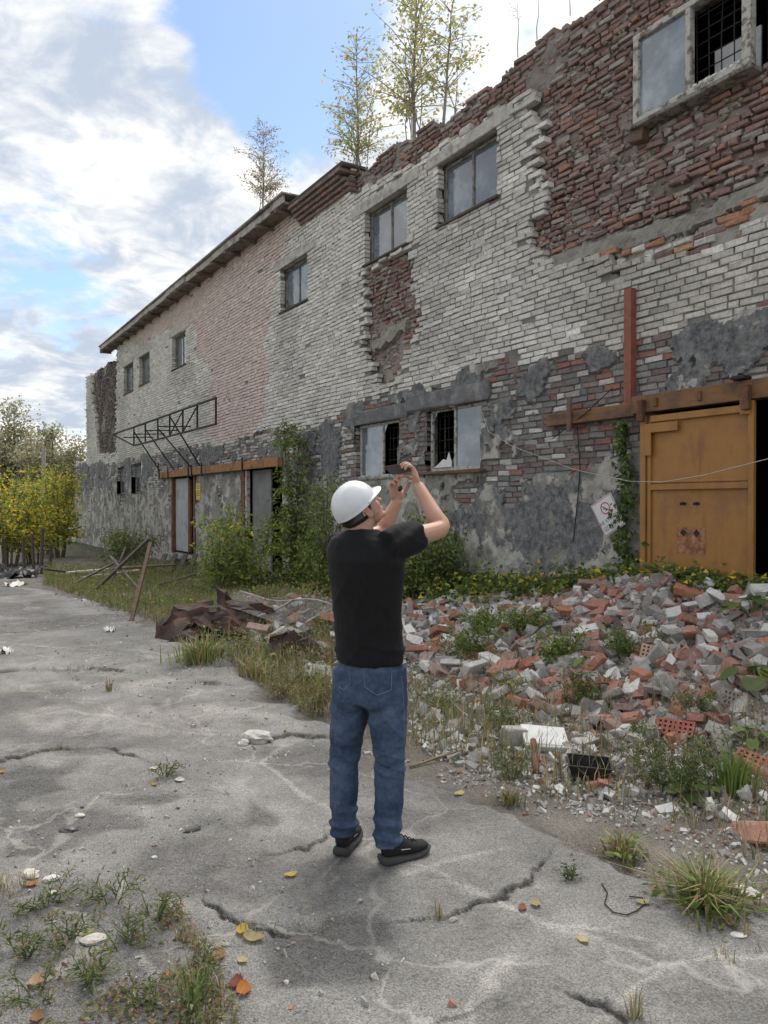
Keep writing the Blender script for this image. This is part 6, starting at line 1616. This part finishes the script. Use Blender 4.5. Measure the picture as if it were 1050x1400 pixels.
# small rubble as a mass: chips, gravel
def chips(name, x, y, s, cols, label, lift=.3):
    n = len(x); z = gzs(x, y)
    oc8 = np.array([(-1, -1, -1), (1, -1, -1), (1, 1, -1), (-1, 1, -1), (-1, -1, 1), (1, -1, 1), (1, 1, 1), (-1, 1, 1)], float)
    F8 = np.array([(0, 3, 2, 1), (4, 5, 6, 7), (0, 1, 5, 4), (1, 2, 6, 5), (2, 3, 7, 6), (3, 0, 4, 7)])
    V = oc8[None] * np.stack([s, s * rr.uniform(.4, .9, n), s * rr.uniform(.25, .7, n)], -1)[:, None] * (1 + rr.normal(0, .22, (n, 8, 3)))
    q = rr.normal(0, 1, (n, 4)); q[:, 0] += 1.2; q /= np.linalg.norm(q, axis=1, keepdims=True); w, a, b_, c_ = q.T
    Rm = np.stack([1 - 2 * (b_ * b_ + c_ * c_), 2 * (a * b_ - c_ * w), 2 * (a * c_ + b_ * w), 2 * (a * b_ + c_ * w), 1 - 2 * (a * a + c_ * c_), 2 * (b_ * c_ - a * w), 2 * (a * c_ - b_ * w), 2 * (b_ * c_ + a * w), 1 - 2 * (a * a + b_ * b_)], -1).reshape(n, 3, 3)
    az = rr.uniform(0, 6.28, n); ca, sa = np.cos(az), np.sin(az); Rz = np.zeros((n, 3, 3)); Rz[:, 0, 0] = ca; Rz[:, 0, 1] = -sa; Rz[:, 1, 0] = sa; Rz[:, 1, 1] = ca; Rz[:, 2, 2] = 1
    V = np.einsum('nij,nkj->nki', Rz @ Rm, V) + np.stack([x, y, z + s * lift], -1)[:, None]
    return tag(np_mesh(name, V, (F8[None] + (np.arange(n) * 8)[:, None, None]).reshape(-1, 4), m_rub, None, np.repeat(cols, 8, 0)), label, None, None, 'stuff')
def pal(n, redfrac):
    k = rr.random(n); c = np.array(WHTC)[rr.integers(0, 4, n)] * .82
    c = np.where((k < redfrac)[:, None], np.array(REDC)[rr.integers(0, 6, n)], np.where((k > .50)[:, None], np.array(GRYC)[rr.integers(0, 3, n)], c))
    return c * (1 + rr.normal(0, .12, (n, 1)))
n = 11000; x = rr.uniform(-9.6, -3.2, n); y = rr.uniform(-3.0, -.42, n); k = inpoly(x, y, BANK) & (rr.random(n) < np.interp(x, [-9.5, -8.4, -7.2], [.25, .5, 1])); x, y = x[k], y[k]; n = len(x)
chips('rubble', x, y, np.clip(rr.lognormal(-3.85, .65, n), .006, .085), pal(n, np.interp(x, [-9.5, -7, -4.5], [.10, .22, .32])), 'broken brick and mortar chips filling the rubble bank')
LOW = gp((560, 870), (640, 880), (700, 930), (850, 985), (1130, 1010), (1130, 1130), (850, 1120), (700, 1075), (580, 1030), (540, 980), (540, 900))
x, y = verge_points(16000, 53, LOW, .40, 1.5); n = len(x)
chips('gravel', x, y, np.clip(rr.lognormal(-4.6, .6, n), .004, .05), pal(n, .10), 'grey gravel and crumbs in front of the rubble bank')
HEAP = gp((335, 830), (460, 840), (470, 900), (470, 960), (420, 930), (350, 895))
x, y = verge_points(2600, 57, HEAP, .3, 1.5); n = len(x)
chips('heap_rubble', x, y, np.clip(rr.lognormal(-3.6, .5, n), .01, .09), pal(n, .3), 'broken chips of the low heap beside the rusty sheet')
YARD = gp((-60, 830), (150, 830), (430, 1000), (760, 1120), (1150, 1260), (1150, 1420), (-60, 1420))
x, y = verge_points(5200, 59, YARD, .46, .8); n = len(x)
chips('yard_crumbs', x, y, np.clip(rr.lognormal(-5.55, .55, n), .0018, .022), pal(n, .05), 'small stones and crumbs strewn over the asphalt')
x, y = verge_points(3200, 61, gp((440, 1020), (640, 1080), (800, 1150), (1150, 1260), (1150, 1180), (800, 1090), (600, 1020)), .42, 1.4); n = len(x)
chips('edge_gravel', x, y, np.clip(rr.lognormal(-5.0, .5, n), .003, .02), pal(n, .06), 'gravel along the broken edge of the asphalt')
x, y = verge_points(1800, 63, gp((420, 690 + 150), (60, 790), (60, 810), (300, 900), (430, 985)), .5, .9); n = len(x)
chips('strip_litter', x, y, np.clip(rr.lognormal(-4.2, .5, n), .006, .05), pal(n, .15), 'scattered chips and litter in the strip of dry grass')

# ------------------------------------------------------------------ single objects lying about
def at(px, py, dz=0.): p = GG(px, py); return Vector((p.x, p.y, p.z + dz))
# black tray
tr = tag(empty('plastic_tray', at(805, 1066, .03), R(58) - R(10)), 'black oblong plastic tray lying in front of the herb clump', 'tray')
m_tray = material('black_plastic_tray', (.022, .023, .025), rough=.4, var=.3, bump=.1, second=(.09, .06, .045), sscale=6, slo=.55, shi=.7)
def frustum(w0, l0, w1, l1, z0, z1): return [(-l0, -w0, z0), (l0, -w0, z0), (l0, w0, z0), (-l0, w0, z0), (-l1, -w1, z1), (l1, -w1, z1), (l1, w1, z1), (-l1, w1, z1)]
V = frustum(.055, .10, .075, .125, .0, .075) + frustum(.052, .097, .070, .120, .006, .075)
F = [(3, 2, 1, 0), (0, 1, 5, 4), (1, 2, 6, 5), (2, 3, 7, 6), (3, 0, 4, 7), (8, 9, 10, 11), (12, 13, 9, 8), (13, 14, 10, 9), (14, 15, 11, 10), (15, 12, 8, 11), (4, 5, 13, 12), (5, 6, 14, 13), (6, 7, 15, 14), (7, 4, 12, 15)]
tr.rotation_euler = (R(10), R(3), R(50)); b = MB(); b.add(V, F); b.build('tub', m_tray, tr)
b = MB(); L1, W1_ = .128, .078
for a_ in ((-L1, L1, -W1_, -W1_ + .008), (-L1, L1, W1_ - .008, W1_), (-L1, -L1 + .008, -W1_ + .008, W1_ - .008), (L1 - .008, L1, -W1_ + .008, W1_ - .008)): b.box(a_[0], a_[1], a_[2], a_[3], .0755, .083)
b.build('rim', m_tray, tr)
# white foam panel propped on a block
bl_ = at(702, 1022); blk = MB(); blk.box(-.08, .08, -.06, .06, 0, .13, bev=.01, jit=.006)
o = blk.build('concrete_block', m_conc); o.location = bl_; o.rotation_euler = (0, R(6), R(65)); tag(o, 'grey concrete block standing left of the white panel', 'block')
wpn = tag(empty('foam_packaging', at(745, 1024, .075), R(58)), 'white foam packaging panel resting beside the concrete block', 'panel'); wpn.rotation_euler = (R(22), R(5), R(60))
b = MB(); b.box(-.15, .15, -.10, .10, 0, .02, bev=.005, jit=.003); b.build('sheet', m_foam, wpn)
b = MB(); b.box(-.15, .155, -.118, -.101, -.03, .018, bev=.005, jit=.003); b.build('flange', m_foam, wpn)
def stick(name, a, c, r, mat, label, cat, n=6, sag=0):
    b = MB(); a, c = Vector(a), Vector(c); b.tube([a.lerp(c, i / 5) + Vector((0, 0, -sag * math.sin(math.pi * i / 5))) + Vector((random.uniform(-1, 1), random.uniform(-1, 1), random.uniform(-1, 1))) * r * .35 for i in range(6)], r, n)
    return tag(b.build(name, mat, None, True), label, cat)
stick('rusty_pipe', at(733, 1062, .02), at(730, 1035, .10), .022, m_rust, 'short rusty pipe stub before the white panel', 'pipe')
stick('branch', at(752, 988, .03), at(800, 976, .04), .02, m_bark, 'short grey log lying at the foot of the bank', 'branch')
stick('branch', at(560, 1052, .01), at(640, 1030, .03), .008, m_dry, 'thin pale stick on the gravel right of the man', 'branch')
# dark twine loop on the asphalt
b = MB(); b.tube([at(px, py, .006) for px, py in ((824, 1212), (832, 1225), (828, 1240), (840, 1252), (858, 1256), (872, 1250), (884, 1240), (880, 1232), (862, 1230))], .0028, 5); tag(b.build('wire_loop', m_iron, None, True), 'dark curled wire lying on the right slab', 'wire')
# stones on the yard
def stone(px, py, s, col, label, flat=.45, name='stone'):
    b = MB(); ellipsoid(b, Vector((0, 0, 0)), [Vector((s, 0, 0)), Vector((0, s * .7, 0)), Vector((0, 0, s * flat))], 10, 7)
    b.v = [tuple(Vector(v) * (1 + random.uniform(-.16, .16))) for v in b.v]; b.c = [col] * len(b.v)
    o = b.build(name, m_rub); o.location = at(px, py, s * flat * .5); o.rotation_euler = (0, 0, random.uniform(0, 6)); return tag(o, label, 'stone')
stone(93, 1137, .05, (.10, .10, .10), 'dark flat stone on the left asphalt', .35); stone(262, 1137, .045, (.12, .12, .115), 'second dark stone lying right of the flat one', .4)
stone(350, 1012, .12, (.45, .43, .39), 'pale crumbling concrete lump on the asphalt left of the man', .35); stone(333, 1019, .05, (.42, .40, .37), 'small pale piece beside the crumbling lump', .5)
stone(108, 1118, .025, (.52, .50, .46), 'tiny white chip above the dark flat stone'); stone(210, 1175, .015, (.55, .54, .5), 'white pebble in the middle of the left yard'); stone(308, 1296, .016, (.35, .34, .32), 'grey pebble below the slab lip')
stone(40, 1200, .045, (.50, .47, .42), 'pale stone at the edge of the corner patch', .4); stone(68, 1206, .035, (.52, .50, .46), 'whitish stone right of the pale one in the corner', .4); stone(70, 1225, .02, (.5, .47, .43), 'small whitish stone in the corner weeds')
stone(210, 1052, .03, (.5, .48, .45), 'white flake by the weed hole in the yard', .3); stone(245, 1068, .035, (.42, .4, .37), 'pale flat stone just beyond the weed hole', .3); stone(125, 1290, .05, (.42, .40, .36), 'light stone embedded in the corner weeds', .3)
stone(1028, 1225, .06, (.55, .54, .52), 'white plaster scrap behind the large grass tuft', .25); stone(1012, 1282, .028, (.60, .58, .55), 'white flake below the large grass tuft', .2); stone(620, 1262, .02, (.3, .29, .28), 'little stone resting on the slab lip')
# fallen leaves
def fallen(px, py, s, col, label, curl=.25):
    p = at(px, py, .004); b = MB(); a = random.uniform(0, 6.28); d = Vector((math.cos(a), math.sin(a), 0)); q = Vector((-d.y, d.x, 0)); V = []
    for i in range(7):
        t = i / 6; w = math.sin(math.pi * min(1, t * .92 + .05)) ** .7 * .34
        zc = curl * s * (t - .5) ** 2 * 2
        for k in (-1, 0, 1): V.append(d * (t - .5) * s + q * w * s * k + Vector((0, 0, zc + (abs(k) * curl * s * .35))))
    F = [(3 * i + k, 3 * i + k + 1, 3 * i + k + 4, 3 * i + k + 3) for i in range(6) for k in (0, 1)]
    b.add(V, F, col); b.tube([d * -.5 * s, d * -.72 * s + Vector((0, 0, .004))], .0012, 4, col=col)
    o = b.build('fallen_leaf', m_leaf, None, True); o.location = p; return tag(o, label, 'leaf', 'fallen leaves on the asphalt')
Y1, O1, B1, P1 = (.52, .36, .06), (.46, .17, .03), (.24, .13, .06), (.50, .44, .24)
for px, py, s, col, lb in ((397, 1200, .06, (.55, .42, .09), 'yellow leaf on edge on the slab left of the man'), (330, 1277, .07, Y1, 'yellow leaf under the slab lip'), (346, 1288, .085, (.42, .33, .16), 'tan curled leaf beside the yellow one under the slab lip'), (330, 1318, .05, P1, 'pale narrow leaf below the tan one'), (297, 1312, .08, (.34, .19, .09), 'brown curled leaf right of the corner weeds'), (332, 1360, .075, O1, 'orange leaf near the bottom edge'), (322, 1350, .07, (.22, .06, .04), 'dark red leaf touching the orange one'), (228, 1338, .04, O1, 'small orange leaf on the whitish crack'), (798, 1290, .05, (.55, .48, .20), 'pale yellow leaf on the lower right slab'), (880, 1238, .055, (.46, .40, .22), 'buff leaf at the end of the wire loop'), (628, 1088, .07, (.50, .45, .16), 'yellow crumpled leaf on the gravel beyond the man'), (733, 1240, .06, (.40, .33, .19), 'tan leaf on the crack joint right of the slab lip'), (715, 1246, .05, (.30, .10, .05), 'reddish leaf on the crack joint'), (1003, 1268, .06, (.34, .24, .12), 'brown leaf under the large grass tuft'), (210, 1075, .045, (.48, .26, .06), 'orange leaf at the weed hole'), (48, 1398, .06, B1, 'brown leaf in the bottom corner'), (47, 1348, .07, (.40, .27, .16), 'curled tan leaf among corner weeds'), (112, 1282, .065, (.48, .44, .22), 'pale yellow leaf among corner weeds'), (40, 1213, .06, (.44, .20, .10), 'rust coloured leaf at the top of the corner patch'), (0, 1058, .05, (.48, .25, .06), 'orange leaf at the left border')):
    fallen(px, py, s, col, lb)
# rusty crumpled sheets
def sheet(name, px, py, w_, h_, rot, label, mat, amp=.05, seed=1, fold=0., seg=14):
    n_ = seg; b = MB(); V = []; rust = 'rusty' in name; lat = [[random.uniform(-1, 1) for _ in range(8)] for _ in range(8)]
    def cr_(i, j):
        # creases: straight facets between a coarse lattice of kinks
        fu, fv = 4.0 * i / n_, 4.0 * j / n_; iu, iv = min(int(fu), 3), min(int(fv), 3); a_, b2 = fu - iu, fv - iv
        if a_ + b2 < 1: q_ = lat[iv][iu] + (lat[iv][iu + 1] - lat[iv][iu]) * a_ + (lat[iv + 1][iu] - lat[iv][iu]) * b2
        else: q_ = lat[iv + 1][iu + 1] + (lat[iv + 1][iu] - lat[iv + 1][iu + 1]) * (1 - a_) + (lat[iv][iu + 1] - lat[iv + 1][iu + 1]) * (1 - b2)
        return q_ + random.uniform(-.10, .10)
    crum = [[cr_(i, j) for i in range(n_ + 1)] for j in range(n_ + 1)]; jg = [[(random.uniform(-.6, .6) / n_, random.uniform(-.6, .6) / n_) for _ in range(n_ + 1)] for _ in range(n_ + 1)]
    for lay in (0, .004):
        for j in range(n_ + 1):
            for i in range(n_ + 1):
                u, v = i / n_ - .5, j / n_ - .5
                zz = (amp * (fbm(np.array(u * 4 + seed), np.array(v * 4), seed, 3) - .5) * 2 if not rust else crum[j][i] * amp * .6) + fold * abs(u) + lay + .02 * math.sin(u * 26)
                V.append(((u + jg[j][i][0]) * w_, (v + jg[j][i][1]) * h_, float(zz)))
    q = (n_ + 1) ** 2; F = []
    for j in range(n_):
        for i in range(n_):
            a_ = j * (n_ + 1) + i; F += [(a_, a_ + 1, a_ + n_ + 2, a_ + n_ + 1), (q + a_, q + a_ + n_ + 1, q + a_ + n_ + 2, q + a_ + 1)]
    b.add(V, F); o = b.build(name, mat, None, not rust); o.location = at(px, py, .12); o.rotation_euler = rot; return tag(o, label, 'metal sheet')
m_rsheet = material('brown_rusted_sheet', (.045, .028, .022), rough=.7, var=.4, scale=7, bump=.4, second=(.10, .045, .03), sscale=4, slo=.48, shi=.66)
o = sheet('rusty_sheet', 275, 872, 1.2, .8, (R(30), R(-8), R(70)), 'brown rusted metal sheet folded like a tent beside the verge', m_rsheet, .24, 3, -.5, 12); o.location.z += .08
o = sheet('rusty_sheet', 322, 868, .9, .6, (R(38), R(20), R(40)), 'second rusted sheet leaning on the folded one', m_rsheet, .22, 5, -.30, 11); o.location.z += .10
o = sheet('rusty_sheet', 425, 905, .7, .5, (R(30), R(10), R(80)), 'dark rusted plate sunk in the low heap', m_rsheet, .2, 8, -.2, 10)
# wire netting with its tube frame, dropped on the heap
net = tag(empty('wire_netting', at(365, 850, .10), R(30)), 'grey wire netting on a bent tube frame lying over the heap', 'netting')
m_galv = material('galvanised_wire', (.27, .265, .255), rough=.5, var=.3, metallic=.3, bump=0)
def npt(u, v): return Vector((u * 1.5 - .7, v * .7 - .35, .05 - .25 * max(0, u - .55) ** 1.2 + .05 * math.sin(u * 7 + v * 2) + .10 * v))
b = MB()
for k in range(26):
    b.tube([npt(i / 12, k / 25) + Vector((0, 0, .006 * (i % 2))) for i in range(13)], .0018, 3, False)
for k in range(44):
    b.tube([npt(k / 43, i / 8) for i in range(9)], .0018, 3, False)
b.build('mesh', m_galv, net)['kind'] = 'stuff'
b = MB(); b.tube([npt(i / 10, 1) for i in range(11)], .014, 8); b.tube([npt(.55, i / 6) for i in range(7)], .013, 8); b.tube([npt(1, i / 6) for i in range(7)], .012, 8); b.build('tube_frame', m_galv, net, True)
# leaning poles, planks, pallet stack near the left doors
m_plank = material('old_grey_plank', (.15, .13, .11), var=.4, scale=16, bump=.5, second=(.08, .065, .055), sscale=5, slo=.45, shi=.62)
def plank(px0, py0, px1, py1, d0, d1, w_, t_, label, mat=m_plank, name='plank'):
    b = MB(); b.bar(P(px0, py0, d0), P(px1, py1, d1), w_, t_, bev=.005); return tag(b.build(name, mat), label, name.replace('_', ' '))
plank(124, 812, 202, 738, 14.3, 15.5, .06, .06, 'long dark pole leaning across the rubbish from lower left', m_sill, 'leaning_pole')
plank(176, 862, 206, 742, 10.5, 11.5, .05, .05, 'mossy pole leaning upright at the verge', m_sill2, 'leaning_pole')
for a_, b_, c_, d_, e_, f_, lb in ((150, 800, 172, 748, 15.5, 16.0, 'thin upright pole behind the crossing poles'), (100, 798, 160, 768, 15.0, 16.5, 'low slanting pole near the fence posts'), (195, 812, 150, 760, 14.0, 15.5, 'thin pole leaning the other way across the long one'), (215, 800, 300, 776, 14.5, 15.0, 'grey pole lying in the weeds before the board pile')):
    plank(a_, b_, c_, d_, e_, f_, .04, .04, lb, m_plank, 'leaning_pole')
for i, (a_, b_) in enumerate(((166, 188), (172, 194), (180, 199), (187, 203), (160, 181))):
    plank(a_, 776, b_, 736 + i % 3 * 2, 22.5, 23.5, .16, .03, ['topmost', 'second', 'third', 'fourth', 'lowest'][i] + ' plank of the stack leaning at the far wall')
for i in range(5):
    y0 = 764 + i * 4
    pl = plank(206 - i % 2 * 3, y0 + 12, 266, y0, 20.0 - i * .3, 20.5 - i * .3, .14, .05, ['top', 'second', 'third', 'fourth', 'bottom'][i] + ' dark board of the pile below the left door', m_sill)
for i in range(4):
    plank(215 + i * 14, 784, 226 + i * 14, 758, 18.5, 20.5, .12, .05, ['first', 'second', 'third', 'last'][i] + ' crosswise dark slat on the board pile under the door', m_sill)
for i, (a_, b_, c_, d_, lb) in enumerate(((92, 783, 175, 776, 'pale long board lying before the far shrub'), (110, 790, 190, 780, 'white-edged board in the rubbish strip'), (150, 778, 240, 772, 'reddish board lying under the leaning poles'), (60, 778, 130, 788, 'thin dark lath near the rusty fence posts'))):
    plank(a_, b_, c_, d_, 16.5, 17.5, .16, .04, lb, (m_frame, m_frame, m_sill2, m_sill)[i])
for i, (px, py, s, lb) in enumerate(((122, 783, .3, 'crumpled pale sheet in the rubbish strip'), (22, 800, .45, 'white flat scrap on the far asphalt edge'), (8, 893, .16, 'white scrap at the left border of the yard'), (150, 864, .13, 'small white scrap on the far asphalt'), (375, 852, .35, 'bent pale sheet on the low heap'))):
    o = sheet('white_scrap', px, py, s, s * .6, (R(6), R(4), random.uniform(0, 3)), lb, m_foam, .08, 20 + i, 0, 8); o.location.z -= .10; o['category'] = 'scrap'
o = sheet('black_tarp', 24, 790, 1.1, .7, (R(14), 0, R(50)), 'black tarpaulin hump at the left border', m_tray, .3, 31); o['category'] = 'tarpaulin'
# fence posts in front of the yellow shrubs
for i, (px, p0, p1, lb) in enumerate(((33, 783, 735, 'thin rusty fence post leaning left of the others'), (56, 785, 722, 'tallest rusty fence post before the yellow shrubs'), (46, 780, 730, 'middle dark fence post before the yellow shrubs'), (4, 775, 728, 'fence post at the left border'), (68, 778, 745, 'short fence post closest to the building'))):
    g = GG(px, p0); d_ = (g - Vector((0, -WALL_D, CAM_H))); dep_ = -_s * d_.x + _c * d_.y
    b = MB(); b.tube([P(px, p0 + 3, dep_), P(px + random.uniform(-3, 3), p1, dep_)], .045, 6); tag(b.build('fence_post', m_sill, None), lb, 'fence post')
b = MB(); b.tube([P(150, 640 + 50, 50), P(152, 640, 50)], .15, 8)
# pale mast behind the shrubs
q = ray(60, 690); mx_, my_ = q.x * 40, -WALL_D + q.y * 40
b = MB(); b.tube([(mx_, my_, -.3), (mx_, my_, 4.6)], [.13, .09], 8); tag(b.build('utility_pole', m_conc, None), 'pale concrete pole standing behind the yellow shrubs', 'pole')
# big pale stones and slabs of the doorway rubbish
stone(330, 778, .35, (.40, .38, .35), 'big pale lump before the open left doorway', .6); stone(352, 800, .28, (.38, .36, .33), 'rounded pale lump under the yellow-green shrub', .7); stone(225, 705 + 50, .3, (.35, .33, .3), 'stone at the foot of the left door', .5)
stone(85, 742, .5, (.36, .35, .33), 'pale rubble block in the far dark shrubs', .5)
